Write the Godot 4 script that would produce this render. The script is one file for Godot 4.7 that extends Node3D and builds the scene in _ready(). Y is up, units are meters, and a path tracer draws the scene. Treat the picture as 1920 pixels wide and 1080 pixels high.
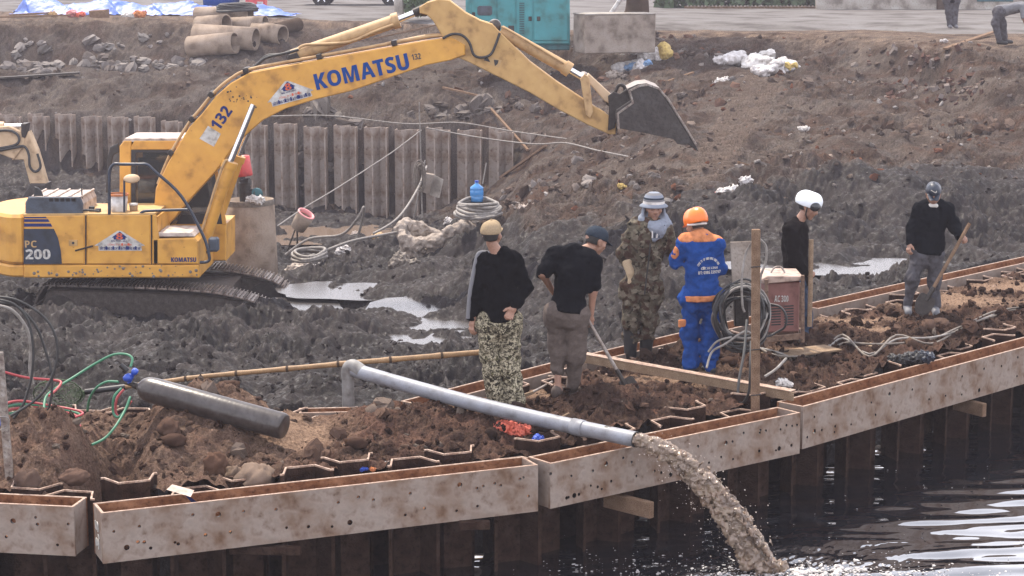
extends Node3D
# A drained canal pit: an excavator, a cofferdam of sheet piles with workers on it, and dark water in front.
const F := 3760.0
const H := 4.15
const WATER := -0.95
var CP := cos(atan(640.0 / 3760.0))
var SP := sin(atan(640.0 / 3760.0))
var rng := RandomNumberGenerator.new()
var M := {}
var T := {}
var rocks := []
var n_big := FastNoiseLite.new()
var n_mid := FastNoiseLite.new()
var n_clod := FastNoiseLite.new()
var n_fine := FastNoiseLite.new()
var n_ridge := FastNoiseLite.new()
var n_fold := FastNoiseLite.new()


class Acc:
	var v := PackedVector3Array()
	var n := PackedVector3Array()
	var c := PackedColorArray()
	var i := PackedInt32Array()
	func mesh() -> ArrayMesh:
		var a := []
		a.resize(Mesh.ARRAY_MAX)
		a[Mesh.ARRAY_VERTEX] = v
		a[Mesh.ARRAY_NORMAL] = n
		a[Mesh.ARRAY_COLOR] = c
		a[Mesh.ARRAY_INDEX] = i
		var m := ArrayMesh.new()
		m.add_surface_from_arrays(Mesh.PRIMITIVE_TRIANGLES, a)
		return m


# ---------- where things stand: a survey from the camera's own station ----------
func ray(u: float, v: float) -> Vector3:
	var x := (u - 960.0) / F
	var y := (540.0 - v) / F
	return Vector3(x, y * CP - SP, -y * SP - CP)


func gp(u: float, v: float, y := 0.0) -> Vector3:
	var r := ray(u, v)
	var t := (y - H) / r.y
	return Vector3(r.x * t, y, r.z * t)


func zp(u: float, v: float, z: float) -> Vector3:
	var r := ray(u, v)
	var t := z / r.z
	return Vector3(r.x * t, H + r.y * t, z)


# ---------- objects ----------
func obj(called: String, what, m: Material, parent: Node = self) -> MeshInstance3D:
	var o := MeshInstance3D.new()
	o.name = called
	if what is SurfaceTool:
		what.generate_normals()
		o.mesh = what.commit()
	elif what is Acc:
		o.mesh = what.mesh()
	else:
		o.mesh = what
	o.material_override = m
	parent.add_child(o, true)
	o.global_position = Vector3.ZERO
	return o


func inst(called: String, mesh: Mesh, m: Material, xf: Transform3D, parent: Node = self) -> MeshInstance3D:
	var o := MeshInstance3D.new()
	o.name = called
	o.mesh = mesh
	o.material_override = m
	parent.add_child(o, true)
	o.global_transform = xf
	return o


func tag(o: Node, label: String, category: String, group := "") -> Node:
	o.set_meta("label", label)
	o.set_meta("category", category)
	if group:
		o.set_meta("group", group)
	return o


func thing(called: String, label: String, category: String, at := Vector3.ZERO, group := "") -> Node3D:
	var o := Node3D.new()
	o.name = called
	add_child(o, true)
	o.position = at
	tag(o, label, category, group)
	return o


func struct(called: String, what, m: Material) -> MeshInstance3D:
	var o := obj(called, what, m)
	o.set_meta("kind", "structure")
	return o


func stuff(called: String, mesh: Mesh, m: Material, xfs: Array, cols := [], parent: Node = self) -> void:
	var mm := MultiMesh.new()
	mm.transform_format = MultiMesh.TRANSFORM_3D
	mm.use_colors = not cols.is_empty()
	mm.mesh = mesh
	mm.instance_count = xfs.size()
	for i in xfs.size():
		mm.set_instance_transform(i, xfs[i])
		if cols:
			mm.set_instance_color(i, cols[i])
	var o := MultiMeshInstance3D.new()
	o.name = called
	o.multimesh = mm
	o.material_override = m
	o.set_meta("kind", "stuff")
	parent.add_child(o, true)
	o.global_position = Vector3.ZERO


# ---------- shapes ----------
func ST(smooth := true) -> SurfaceTool:
	var st := SurfaceTool.new()
	st.begin(Mesh.PRIMITIVE_TRIANGLES)
	st.set_smooth_group(0 if smooth else -1)
	return st


func tri(st: SurfaceTool, a: Vector3, b: Vector3, c: Vector3, out: Vector3) -> void:
	if (a - c).cross(a - b).dot(out) < 0.0:
		var k := b
		b = c
		c = k
	st.add_vertex(a)
	st.add_vertex(b)
	st.add_vertex(c)


func qd(st: SurfaceTool, a: Vector3, b: Vector3, c: Vector3, d: Vector3, out: Vector3) -> void:
	tri(st, a, b, c, out)
	tri(st, a, c, d, out)


func bx(st: SurfaceTool, xf: Transform3D, size: Vector3, bev := 0.004) -> void:
	st.set_smooth_group(-1)
	var h := size * 0.5
	bev = minf(bev, minf(h.x, minf(h.y, h.z)) * 0.7)
	var v := func(s: Vector3, ax: int) -> Vector3:
		var p := Vector3(s.x * (h.x - bev), s.y * (h.y - bev), s.z * (h.z - bev))
		p[ax] = s[ax] * h[ax]
		return xf * p
	for ax in 3:
		var b := (ax + 1) % 3
		var c := (ax + 2) % 3
		for s in [-1.0, 1.0]:
			var q := []
			for k in [[-1.0, -1.0], [1.0, -1.0], [1.0, 1.0], [-1.0, 1.0]]:
				var g := Vector3.ZERO
				g[ax] = s
				g[b] = k[0]
				g[c] = k[1]
				q.append(v.call(g, ax))
			var o := Vector3.ZERO
			o[ax] = s
			qd(st, q[0], q[1], q[2], q[3], xf.basis * o)
		if bev > 0.0:
			for s in [[-1.0, -1.0], [1.0, -1.0], [1.0, 1.0], [-1.0, 1.0]]:
				var g0 := Vector3.ZERO
				g0[b] = s[0]
				g0[c] = s[1]
				var g1 := g0
				g0[ax] = -1.0
				g1[ax] = 1.0
				var o := Vector3.ZERO
				o[b] = s[0]
				o[c] = s[1]
				qd(st, v.call(g0, b), v.call(g0, c), v.call(g1, c), v.call(g1, b), xf.basis * o)
	if bev > 0.0:
		for x in [-1.0, 1.0]:
			for y in [-1.0, 1.0]:
				for z in [-1.0, 1.0]:
					var g := Vector3(x, y, z)
					tri(st, v.call(g, 0), v.call(g, 1), v.call(g, 2), xf.basis * g)


# a bar of a rectangular section from a to b
func bar(st: SurfaceTool, a: Vector3, b: Vector3, w: float, h: float, bev := 0.004, up := Vector3.UP) -> void:
	var d := (b - a).normalized()
	var s := d.cross(up).normalized()
	var u := s.cross(d)
	bx(st, Transform3D(Basis(d, u, d.cross(u)), (a + b) * 0.5), Vector3(a.distance_to(b), h, w), bev)


func smooth_path(p: Array, n := 6) -> PackedVector3Array:
	var out := PackedVector3Array()
	for i in p.size() - 1:
		var a: Vector3 = p[maxi(i - 1, 0)]
		var b: Vector3 = p[i]
		var c: Vector3 = p[i + 1]
		var d: Vector3 = p[mini(i + 2, p.size() - 1)]
		for k in n:
			out.append(b.cubic_interpolate(c, a, d, float(k) / n))
	out.append(p[-1])
	return out


func tube(st: SurfaceTool, p: PackedVector3Array, rad, sides := 10, cap := true) -> void:
	st.set_smooth_group(0)
	var up := Vector3.UP
	var rings := []
	for i in p.size():
		var d := (p[mini(i + 1, p.size() - 1)] - p[maxi(i - 1, 0)]).normalized()
		if i == 0 and absf(d.dot(up)) > 0.95:
			up = Vector3.RIGHT
		up = (up - d * up.dot(d)).normalized()
		var s := d.cross(up)
		var r: float = rad[mini(i, rad.size() - 1)] if rad is Array else rad
		var ring := PackedVector3Array()
		for k in sides:
			var t := TAU * k / sides
			ring.append(p[i] + (up * cos(t) + s * sin(t)) * r)
		rings.append(ring)
	for i in p.size() - 1:
		for k in sides:
			var k2 := (k + 1) % sides
			qd(st, rings[i][k], rings[i][k2], rings[i + 1][k2], rings[i + 1][k], rings[i][k] + rings[i][k2] - p[i] * 2.0)
	if cap:
		st.set_smooth_group(-1)
		for e in [[0, 1], [p.size() - 1, p.size() - 2]]:
			for k in sides:
				tri(st, p[e[0]], rings[e[0]][k], rings[e[0]][(k + 1) % sides], p[e[0]] - p[e[1]])
		st.set_smooth_group(0)


func rod(st: SurfaceTool, a: Vector3, b: Vector3, r, sides := 14) -> void:
	tube(st, PackedVector3Array([a, b]), r, sides)


# profile of (radius, height) turned about the local y axis
func lathe(st: SurfaceTool, prof: Array, xf: Transform3D, sides := 24) -> void:
	st.set_smooth_group(0)
	for i in prof.size() - 1:
		var a: Vector2 = prof[i]
		var b: Vector2 = prof[i + 1]
		var nrm := Vector2(b.y - a.y, a.x - b.x)
		for k in sides:
			var t0 := TAU * k / sides
			var t1 := TAU * (k + 1) / sides
			var tm := (t0 + t1) * 0.5
			var o := xf.basis * Vector3(cos(tm) * nrm.x, nrm.y, sin(tm) * nrm.x)
			var q := [xf * Vector3(cos(t0) * a.x, a.y, sin(t0) * a.x), xf * Vector3(cos(t1) * a.x, a.y, sin(t1) * a.x), xf * Vector3(cos(t1) * b.x, b.y, sin(t1) * b.x), xf * Vector3(cos(t0) * b.x, b.y, sin(t0) * b.x)]
			if a.x < 1e-5:
				tri(st, q[0], q[2], q[3], o)
			elif b.x < 1e-5:
				tri(st, q[0], q[1], q[2], o)
			else:
				qd(st, q[0], q[1], q[2], q[3], o)


func axis_xf(a: Vector3, b: Vector3) -> Transform3D:
	var y := (b - a).normalized()
	var x := y.cross(Vector3.UP if absf(y.y) < 0.95 else Vector3.RIGHT).normalized()
	return Transform3D(Basis(x, y, x.cross(y)), a)


# a polygon (x right, y up in the frame xf) given depth along the frame's z from z0 to z1, its rims chamfered
func prism(st: SurfaceTool, poly: PackedVector2Array, xf: Transform3D, z0: float, z1: float, bev := 0.0) -> void:
	st.set_smooth_group(-1)
	if Geometry2D.is_polygon_clockwise(poly):
		poly = poly.duplicate()
		poly.reverse()
	var n := poly.size()
	var inn := poly.duplicate()
	if bev > 0.0:
		for i in n:
			var d0 := (poly[i] - poly[(i + n - 1) % n]).normalized()
			var d1 := (poly[(i + 1) % n] - poly[i]).normalized()
			var m := (Vector2(-d0.y, d0.x) + Vector2(-d1.y, d1.x))
			inn[i] = poly[i] + m * (bev / maxf(0.35, 1.0 + d0.dot(d1)))
	var lo := minf(z0, z1)
	var hi := maxf(z0, z1)
	var t := Geometry2D.triangulate_polygon(inn)
	if t.is_empty():
		t = Geometry2D.triangulate_polygon(poly)
		inn = poly
	for i in range(0, t.size(), 3):
		for e in [[hi, 1.0], [lo, -1.0]]:
			tri(st, xf * Vector3(inn[t[i]].x, inn[t[i]].y, e[0]), xf * Vector3(inn[t[i + 1]].x, inn[t[i + 1]].y, e[0]), xf * Vector3(inn[t[i + 2]].x, inn[t[i + 2]].y, e[0]), xf.basis.z * e[1])
	for i in n:
		var j := (i + 1) % n
		var d := poly[j] - poly[i]
		var o := xf.basis * Vector3(d.y, -d.x, 0)
		var a := poly[i]
		var b := poly[j]
		qd(st, xf * Vector3(a.x, a.y, lo + bev), xf * Vector3(b.x, b.y, lo + bev), xf * Vector3(b.x, b.y, hi - bev), xf * Vector3(a.x, a.y, hi - bev), o)
		if bev > 0.0:
			qd(st, xf * Vector3(a.x, a.y, hi - bev), xf * Vector3(b.x, b.y, hi - bev), xf * Vector3(inn[j].x, inn[j].y, hi), xf * Vector3(inn[i].x, inn[i].y, hi), o + xf.basis.z * d.length())
			qd(st, xf * Vector3(a.x, a.y, lo + bev), xf * Vector3(b.x, b.y, lo + bev), xf * Vector3(inn[j].x, inn[j].y, lo), xf * Vector3(inn[i].x, inn[i].y, lo), o - xf.basis.z * d.length())


# an outline surveyed on the upright plane at z, given thickness back to z - deep
func prz(st: SurfaceTool, list: Array, z: float, deep: float, bev := 0.012) -> void:
	var p := PackedVector2Array()
	for q in list:
		var w := zp(q[0], q[1], z)
		p.append(Vector2(w.x, w.y))
	prism(st, p, Transform3D.IDENTITY, z - deep, z, bev)


func zpath(list: Array, n := 6) -> PackedVector3Array:
	var p := []
	for q in list:
		p.append(zp(q[0], q[1], q[2]))
	return smooth_path(p, n)


func rock_mesh(sd: int, flat := true) -> ArrayMesh:
	var nz := FastNoiseLite.new()
	nz.seed = sd
	nz.frequency = 0.9
	var st := ST(not flat)
	var rows := 5
	var cols := 8
	var pt := func(i: int, k: int) -> Vector3:
		var a := PI * i / rows
		var b := TAU * (k % cols) / cols + 0.4 * i
		var d := Vector3(sin(a) * cos(b), cos(a), sin(a) * sin(b))
		var q := d * (1.0 + 0.75 * nz.get_noise_3dv(d * 1.3) + 0.35 * nz.get_noise_3dv(d * 3.1))
		return Vector3(q.x, clampf(q.y, -0.55, 0.7), q.z)
	for i in rows:
		for k in cols:
			var q := [pt.call(i, k), pt.call(i, k + 1), pt.call(i + 1, k + 1), pt.call(i + 1, k)]
			var o: Vector3 = q[0] + q[1] + q[2] + q[3]
			if i > 0:
				tri(st, q[0], q[1], q[2], o)
			if i < rows - 1:
				tri(st, q[0], q[2], q[3], o)
	st.generate_normals()
	return st.commit()


func brick_mesh(sd: int) -> ArrayMesh:
	var r := RandomNumberGenerator.new()
	r.seed = sd
	var st := ST(false)
	var c := []
	for x in [-1.0, 1.0]:
		for y in [-1.0, 1.0]:
			for z in [-1.0, 1.0]:
				c.append(Vector3(x, y, z) * 0.5 + Vector3(r.randf_range(-0.13, 0.13), r.randf_range(-0.13, 0.13), r.randf_range(-0.13, 0.13)))
	for f in [[0, 1, 3, 2], [4, 5, 7, 6], [0, 1, 5, 4], [2, 3, 7, 6], [0, 2, 6, 4], [1, 3, 7, 5]]:
		var o: Vector3 = c[f[0]] + c[f[1]] + c[f[2]] + c[f[3]]
		qd(st, c[f[0]], c[f[1]], c[f[2]], c[f[3]], o)
	st.generate_normals()
	return st.commit()


func rand_basis(s: Vector3) -> Basis:
	return Basis(Vector3(rng.randf_range(-1, 1), rng.randf_range(-1, 1), rng.randf_range(-1, 1)).normalized(), rng.randf() * TAU) * Basis.from_scale(s)


# a grid of points nu x nv as one smooth sheet, its normals turned upwards
func grid_mesh(P: PackedVector3Array, C: PackedColorArray, nu: int, nv: int, keep := PackedByteArray(), want := 0) -> ArrayMesh:
	var N := PackedVector3Array()
	N.resize(nu * nv)
	for j in nv:
		var j0 := maxi(j - 1, 0) * nu
		var j1 := mini(j + 1, nv - 1) * nu
		for i in nu:
			var n := (P[j1 + i] - P[j0 + i]).cross(P[j * nu + mini(i + 1, nu - 1)] - P[j * nu + maxi(i - 1, 0)]).normalized()
			N[j * nu + i] = n if n.y >= 0.0 else -n
	var flip := (P[nu] - P[0]).cross(P[1] - P[0]).y < 0.0
	var A := Acc.new()
	var at := PackedInt32Array()
	at.resize(nu * nv)
	at.fill(-1)
	for j in nv - 1:
		for i in nu - 1:
			var q := j * nu + i
			if keep and keep[q] != want:
				continue
			var ids := [q, q + 1, q + nu + 1, q, q + nu + 1, q + nu] if not flip else [q, q + nu + 1, q + 1, q, q + nu, q + nu + 1]
			for g in ids:
				if at[g] < 0:
					at[g] = A.v.size()
					A.v.append(P[g])
					A.n.append(N[g])
					A.c.append(C[g])
				A.i.append(at[g])
	return A.mesh()


# ---------- blended bodies: bones are [a, b, radius a, radius b, (thin direction, how much thinner)] ----------
func sdf(A: Acc, bones: Array, cell: float, k: float, col := Color.WHITE, fold := 0.0, clips := [], ff := 1.0) -> void:
	var lo := Vector3(1e9, 1e9, 1e9)
	var hi := -lo
	for b in bones:
		var r: float = maxf(b[2], b[3]) + k * 2.5 + cell * 2.0
		lo = lo.min(b[0].min(b[1]) - Vector3(r, r, r))
		hi = hi.max(b[0].max(b[1]) + Vector3(r, r, r))
	var nx := int((hi.x - lo.x) / cell) + 2
	var ny := int((hi.y - lo.y) / cell) + 2
	var nz := int((hi.z - lo.z) / cell) + 2
	var nxy := nx * ny
	var D := PackedFloat32Array()
	D.resize(nxy * nz)
	var ik := 1.0 / k
	for b in bones:
		var a: Vector3 = b[0]
		var ab: Vector3 = b[1] - a
		var l2 := maxf(ab.length_squared(), 1e-9)
		var ra: float = b[2]
		var rd: float = b[3] - ra
		var thin: bool = b.size() > 4
		var n: Vector3 = b[4] if thin else Vector3.ZERO
		var fl: float = b[5] - 1.0 if thin else 0.0
		var r: float = maxf(b[2], b[3]) + k * 2.5
		var p0: Vector3 = (a.min(b[1]) - Vector3(r, r, r) - lo) / cell
		var p1: Vector3 = (a.max(b[1]) + Vector3(r, r, r) - lo) / cell
		var x0 := maxi(int(p0.x), 0)
		var x1 := mini(int(p1.x) + 1, nx - 1)
		for z in range(maxi(int(p0.z), 0), mini(int(p1.z) + 1, nz - 1) + 1):
			for y in range(maxi(int(p0.y), 0), mini(int(p1.y) + 1, ny - 1) + 1):
				var at := z * nxy + y * nx
				var py := Vector3(lo.x, lo.y + y * cell, lo.z + z * cell) - a
				for x in range(x0, x1 + 1):
					var q := py
					q.x += x * cell
					var t := clampf(q.dot(ab) / l2, 0.0, 1.0)
					q -= ab * t
					if thin:
						q += n * (q.dot(n) * fl)
					var e := (ra + rd * t - q.length()) * ik
					if e > -2.5:
						D[at + x] += exp(minf(e, 30.0))
	var ins := PackedByteArray()
	ins.resize(D.size())
	for z in nz:
		for y in ny:
			var at := z * nxy + y * nx
			for x in nx:
				var s := D[at + x]
				if s <= 0.08:
					D[at + x] = k * 2.6
					continue
				var d := -k * log(s)
				if absf(d) < 0.06:
					var p := lo + Vector3(x, y, z) * cell
					if fold > 0.0:
						d += fold * (n_fold.get_noise_3dv(p * ff) + 0.5 * n_fold.get_noise_3dv(p * ff * 2.3))
					for c in clips:
						d = maxf(d, c[0].dot(p) - c[1])
				elif clips:
					var p := lo + Vector3(x, y, z) * cell
					for c in clips:
						d = maxf(d, c[0].dot(p) - c[1])
				D[at + x] = d
				if d < 0.0:
					ins[at + x] = 1
	var vid := PackedInt32Array()
	vid.resize(D.size())
	var off := [0, 1, nx, nx + 1, nxy, nxy + 1, nxy + nx, nxy + nx + 1]
	var edges := [[0, 1], [2, 3], [4, 5], [6, 7], [0, 2], [1, 3], [4, 6], [5, 7], [0, 4], [1, 5], [2, 6], [3, 7]]
	for z in nz - 1:
		for y in ny - 1:
			var at := z * nxy + y * nx
			for x in nx - 1:
				var i := at + x
				var s := ins[i] + ins[i + 1] + ins[i + nx] + ins[i + nx + 1] + ins[i + nxy] + ins[i + nxy + 1] + ins[i + nxy + nx] + ins[i + nxy + nx + 1]
				if s == 0 or s == 8:
					continue
				var sum := Vector3.ZERO
				var cnt := 0
				for e in edges:
					var ia: int = i + off[e[0]]
					var ib: int = i + off[e[1]]
					if ins[ia] != ins[ib]:
						var t := D[ia] / (D[ia] - D[ib])
						var ca := Vector3(e[0] & 1, (e[0] >> 1) & 1, e[0] >> 2)
						var cb := Vector3(e[1] & 1, (e[1] >> 1) & 1, e[1] >> 2)
						sum += ca.lerp(cb, t)
						cnt += 1
				vid[i] = A.v.size()
				A.v.append(lo + (Vector3(x, y, z) + sum / cnt) * cell)
				var g := Vector3(D[i + 1] + D[i + 1 + nx] + D[i + 1 + nxy] + D[i + 1 + nx + nxy] - D[i] - D[i + nx] - D[i + nxy] - D[i + nx + nxy],
					D[i + nx] + D[i + nx + 1] + D[i + nx + nxy] + D[i + nx + nxy + 1] - D[i] - D[i + 1] - D[i + nxy] - D[i + nxy + 1],
					D[i + nxy] + D[i + nxy + 1] + D[i + nxy + nx] + D[i + nxy + nx + 1] - D[i] - D[i + 1] - D[i + nx] - D[i + nx + 1])
				A.n.append(g.normalized())
				A.c.append(col)
	for z in range(1, nz - 1):
		for y in range(1, ny - 1):
			var at := z * nxy + y * nx
			for x in range(1, nx - 1):
				var i := at + x
				var s := ins[i]
				for ax in 3:
					var st: int = [1, nx, nxy][ax]
					if ins[i + st] == s:
						continue
					var o1: int = [nx, nxy, 1][ax]
					var o2: int = [nxy, 1, nx][ax]
					var q := [vid[i - o1 - o2], vid[i - o2], vid[i], vid[i - o1]]
					if s == 1:
						A.i.append_array([q[0], q[2], q[1], q[0], q[3], q[2]])
					else:
						A.i.append_array([q[0], q[1], q[2], q[0], q[2], q[3]])


# ---------- materials ----------
func noise_img(sd: int, freq: float, oct := 4, size := 512, kind := FastNoiseLite.TYPE_SIMPLEX_SMOOTH) -> Image:
	var n := FastNoiseLite.new()
	n.seed = sd
	n.noise_type = kind
	n.frequency = freq
	n.fractal_octaves = oct
	return n.get_seamless_image(size, size)


func ramp(img: Image, stops: Array, second: Image = null, stops2 := []) -> ImageTexture:
	var luts := []
	for s in [stops, stops2]:
		var g := Gradient.new()
		var offs := PackedFloat32Array()
		var cs := PackedColorArray()
		for e in s:
			offs.append(e[0])
			cs.append(Color(e[1], e[2], e[3]))
		var lut := []
		if s:
			g.offsets = offs
			g.colors = cs
			for i in 256:
				lut.append(g.sample(i / 255.0))
		luts.append(lut)
	var a := img.get_data()
	var b := second.get_data() if second else PackedByteArray()
	var out := PackedByteArray()
	out.resize(a.size() * 3)
	for i in a.size():
		var c: Color = luts[0][a[i]]
		if second:
			c = c * luts[1][b[i]]
		out[i * 3] = c.r8
		out[i * 3 + 1] = c.g8
		out[i * 3 + 2] = c.b8
	return ImageTexture.create_from_image(Image.create_from_data(img.get_width(), img.get_height(), false, Image.FORMAT_RGB8, out))


func nrm_tex(img: Image, strength := 6.0) -> ImageTexture:
	var im := img.duplicate()
	im.convert(Image.FORMAT_RGBA8)
	im.bump_map_to_normal_map(strength)
	return ImageTexture.create_from_image(im)


# col is the linear base colour
func mk(called: String, r: float, g: float, b: float, rough := 0.7, tex = null, sc := 1.0, nt = null, ns := 1.0, metal := 0.0) -> StandardMaterial3D:
	var m := StandardMaterial3D.new()
	m.albedo_color = Color(r, g, b).linear_to_srgb()
	m.roughness = rough
	m.metallic = metal
	if rough >= 0.75 and metal == 0.0:   # earth, cloth and rust scatter light without a sheen
		m.metallic_specular = 0.12
	m.uv1_triplanar = true
	m.uv1_scale = Vector3(sc, sc, sc)
	if tex:
		m.albedo_texture = tex
	if nt:
		m.normal_enabled = true
		m.normal_texture = nt
		m.normal_scale = ns
	M[called] = m
	return m


func make_materials() -> void:
	var A := noise_img(11, 0.008, 6)
	var B := noise_img(12, 0.03, 5)
	var C := noise_img(13, 0.09, 3)
	var W := noise_img(14, 0.02, 5, 512, FastNoiseLite.TYPE_CELLULAR)
	T.grime = ramp(A, [[0.0, 0.55, 0.52, 0.5], [0.45, 0.88, 0.86, 0.84], [1.0, 1, 1, 1]], C, [[0.0, 0.75, 0.73, 0.7], [0.35, 0.97, 0.97, 0.97], [1.0, 1, 1, 1]])
	T.paint = ramp(A, [[0.0, 0.7, 0.66, 0.62], [0.4, 0.93, 0.91, 0.89], [1.0, 1, 1, 1]], B, [[0.0, 0.72, 0.66, 0.6], [0.07, 0.92, 0.9, 0.88], [0.16, 1, 1, 1], [1.0, 1, 1, 1]])
	T.soil = ramp(B, [[0.0, 0.42, 0.4, 0.39], [0.5, 0.78, 0.76, 0.75], [1.0, 1, 1, 1]], C, [[0.0, 0.5, 0.5, 0.5], [0.5, 0.85, 0.85, 0.85], [0.75, 1, 1, 1], [1.0, 1, 1, 1]])
	T.steel = ramp(A, [[0.0, 0.72, 0.62, 0.54], [0.3, 0.9, 0.86, 0.83], [0.55, 0.97, 0.96, 0.95], [1.0, 1, 1, 1]], B, [[0.0, 0.66, 0.6, 0.56], [0.22, 0.9, 0.88, 0.87], [0.5, 1, 1, 1], [1.0, 0.93, 0.93, 0.93]])
	T.rust = ramp(A, [[0.0, 0.6, 0.52, 0.5], [0.5, 0.85, 0.8, 0.76], [1.0, 1, 1, 1]], B, [[0.0, 0.5, 0.46, 0.45], [0.4, 0.9, 0.9, 0.9], [1.0, 1, 1, 1]])
	T.cloth = ramp(B, [[0.0, 0.82, 0.82, 0.82], [1.0, 1, 1, 1]])
	T.wood = ramp(C, [[0.0, 0.6, 0.55, 0.5], [1.0, 1, 1, 1]], A, [[0.0, 0.75, 0.72, 0.7], [1.0, 1, 1, 1]])
	T.nb = nrm_tex(B, 5.0)
	T.nc = nrm_tex(C, 4.0)
	T.nw = nrm_tex(W, 5.0)
	# camouflage prints
	var c1 := noise_img(31, 0.03, 3, 256).get_data()
	var c2 := noise_img(32, 0.03, 3, 256).get_data()
	var c3 := noise_img(33, 0.035, 3, 256).get_data()
	for which in 2:
		var o := PackedByteArray()
		o.resize(c1.size() * 3)
		for i in c1.size():
			var c: Color
			if which == 0:   # woodland
				c = Color(0.33, 0.315, 0.28)
				if c1[i] > 150:
					c = Color(0.27, 0.21, 0.19)
				elif c2[i] > 145:
					c = Color(0.47, 0.45, 0.41)
				elif c3[i] > 160:
					c = Color(0.13, 0.13, 0.12)
			else:            # pale ground, dark green shapes with brown in them
				c = Color(0.74, 0.71, 0.61)
				if absi(c1[i] - 128) < 22 or c2[i] > 158:
					c = Color(0.2, 0.19, 0.155)
				elif c3[i] > 165:
					c = Color(0.36, 0.35, 0.24)
			o[i * 3] = c.r8
			o[i * 3 + 1] = c.g8
			o[i * 3 + 2] = c.b8
		T["camo%d" % which] = ImageTexture.create_from_image(Image.create_from_data(256, 256, false, Image.FORMAT_RGB8, o))
	for g in ["mud", "dirt", "fill", "clod", "tint"]:
		var m := mk(g, 1, 1, 1, {"mud": 0.6, "dirt": 0.9, "fill": 0.85, "clod": 0.8, "tint": 0.85}[g], T.soil, 0.9, T.nb if g != "tint" else null, 1.6)
		m.vertex_color_use_as_albedo = true
	M.mud.uv1_scale = Vector3(2.1, 2.1, 2.1)
	M.dirt.uv1_scale = Vector3(1.5, 1.5, 1.5)
	M.fill.uv1_scale = Vector3(1.8, 1.8, 1.8)
	M.mud.metallic_specular = 0.3
	M.mud.roughness = 1.0
	M.mud.roughness_texture = ramp(A, [[0.0, 0.3, 0.3, 0.3], [0.25, 0.45, 0.45, 0.45], [0.4, 0.85, 0.85, 0.85], [1.0, 1, 1, 1]])
	mk("skin", 0.34, 0.185, 0.125, 0.55, T.cloth, 3.0)
	M.skin.vertex_color_use_as_albedo = true
	mk("yellow", 0.62, 0.32, 0.048, 0.45, T.paint, 0.55)
	mk("yellow_dusty", 0.5, 0.31, 0.11, 0.6, T.paint, 0.7)
	mk("tan", 0.46, 0.3, 0.14, 0.6, T.paint, 1.2)
	mk("cream", 0.55, 0.4, 0.25, 0.6, T.paint, 0.8)
	mk("navy", 0.016, 0.028, 0.055, 0.4, T.grime, 0.8)
	mk("blue_print", 0.008, 0.048, 0.2, 0.8)
	mk("blue_stripe", 0.018, 0.03, 0.12, 0.8)
	mk("white_print", 0.6, 0.6, 0.58, 0.55, T.grime, 1.5)
	mk("gold_print", 0.4, 0.25, 0.1, 0.5)
	mk("red_print", 0.5, 0.08, 0.03, 0.5)
	mk("black", 0.02, 0.02, 0.022, 0.5, T.grime, 2.0)
	mk("rubber", 0.03, 0.03, 0.031, 0.6, T.grime, 2.0)
	mk("dark_steel", 0.05, 0.045, 0.042, 0.5, T.rust, 1.5, T.nc, 0.4, 0.4)
	mk("track", 0.085, 0.075, 0.068, 0.42, T.rust, 2.0, T.nc, 0.6, 0.3)
	mk("shoe_steel", 0.34, 0.31, 0.29, 0.33, T.rust, 2.0, T.nc, 0.6, 0.75)
	mk("chrome", 0.6, 0.6, 0.62, 0.2, null, 1.0, null, 1.0, 0.9)
	mk("bucket_steel", 0.06, 0.054, 0.052, 0.5, T.rust, 0.8, T.nb, 0.4, 0.2)
	mk("worn_steel", 0.4, 0.38, 0.36, 0.5, T.rust, 2.0, T.nc, 0.5, 0.3)
	mk("hood_grey", 0.055, 0.075, 0.11, 0.45, T.grime, 0.8)
	mk("pale_dust", 0.6, 0.52, 0.47, 0.7, T.grime, 1.2)
	mk("wale", 0.27, 0.222, 0.19, 0.78, T.steel, 0.55, T.nb, 0.3)
	mk("wale_in", 0.36, 0.19, 0.11, 0.8, T.rust, 1.3, T.nc, 0.5)
	mk("wale_edge", 0.52, 0.4, 0.32, 0.7, T.rust, 3.0)
	mk("pile", 0.058, 0.038, 0.03, 0.8, T.rust, 1.0, T.nc, 0.6)
	mk("far_pile", 0.31, 0.27, 0.24, 0.85, T.steel, 0.5, T.nb, 0.5)
	mk("concrete", 0.34, 0.3, 0.265, 0.9, T.grime, 0.5, T.nc, 0.4)
	mk("pipe_concrete", 0.37, 0.305, 0.25, 0.9, T.grime, 0.5, T.nc, 0.4)
	mk("pvc", 0.26, 0.28, 0.325, 0.5, T.grime, 1.3)
	mk("pvc_dirty", 0.24, 0.24, 0.24, 0.6, T.grime, 2.0)
	mk("bamboo", 0.48, 0.31, 0.15, 0.6, T.wood, 2.0)
	mk("wood", 0.36, 0.26, 0.19, 0.85, T.wood, 2.0, T.nc, 0.5)
	mk("pale_wood", 0.48, 0.38, 0.28, 0.85, T.wood, 2.0, T.nc, 0.4)
	mk("gas", 0.075, 0.068, 0.068, 0.33, T.rust, 1.5, T.nb, 0.15)
	mk("blue_metal", 0.02, 0.07, 0.4, 0.35)
	mk("red_hose", 0.3, 0.035, 0.04, 0.5)
	mk("green_hose", 0.03, 0.15, 0.08, 0.5)
	mk("grey_hose", 0.26, 0.245, 0.23, 0.6, T.grime, 3.0)
	mk("mud_hose", 0.2, 0.175, 0.15, 0.7, T.grime, 3.0)
	mk("teal", 0.035, 0.24, 0.27, 0.55, T.paint, 0.4)
	mk("teal_dark", 0.02, 0.11, 0.13, 0.6, T.grime, 1.0)
	mk("welder_red", 0.2, 0.085, 0.072, 0.6, T.paint, 1.5)
	mk("welder_top", 0.5, 0.38, 0.32, 0.6, T.grime, 2.0)
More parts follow.
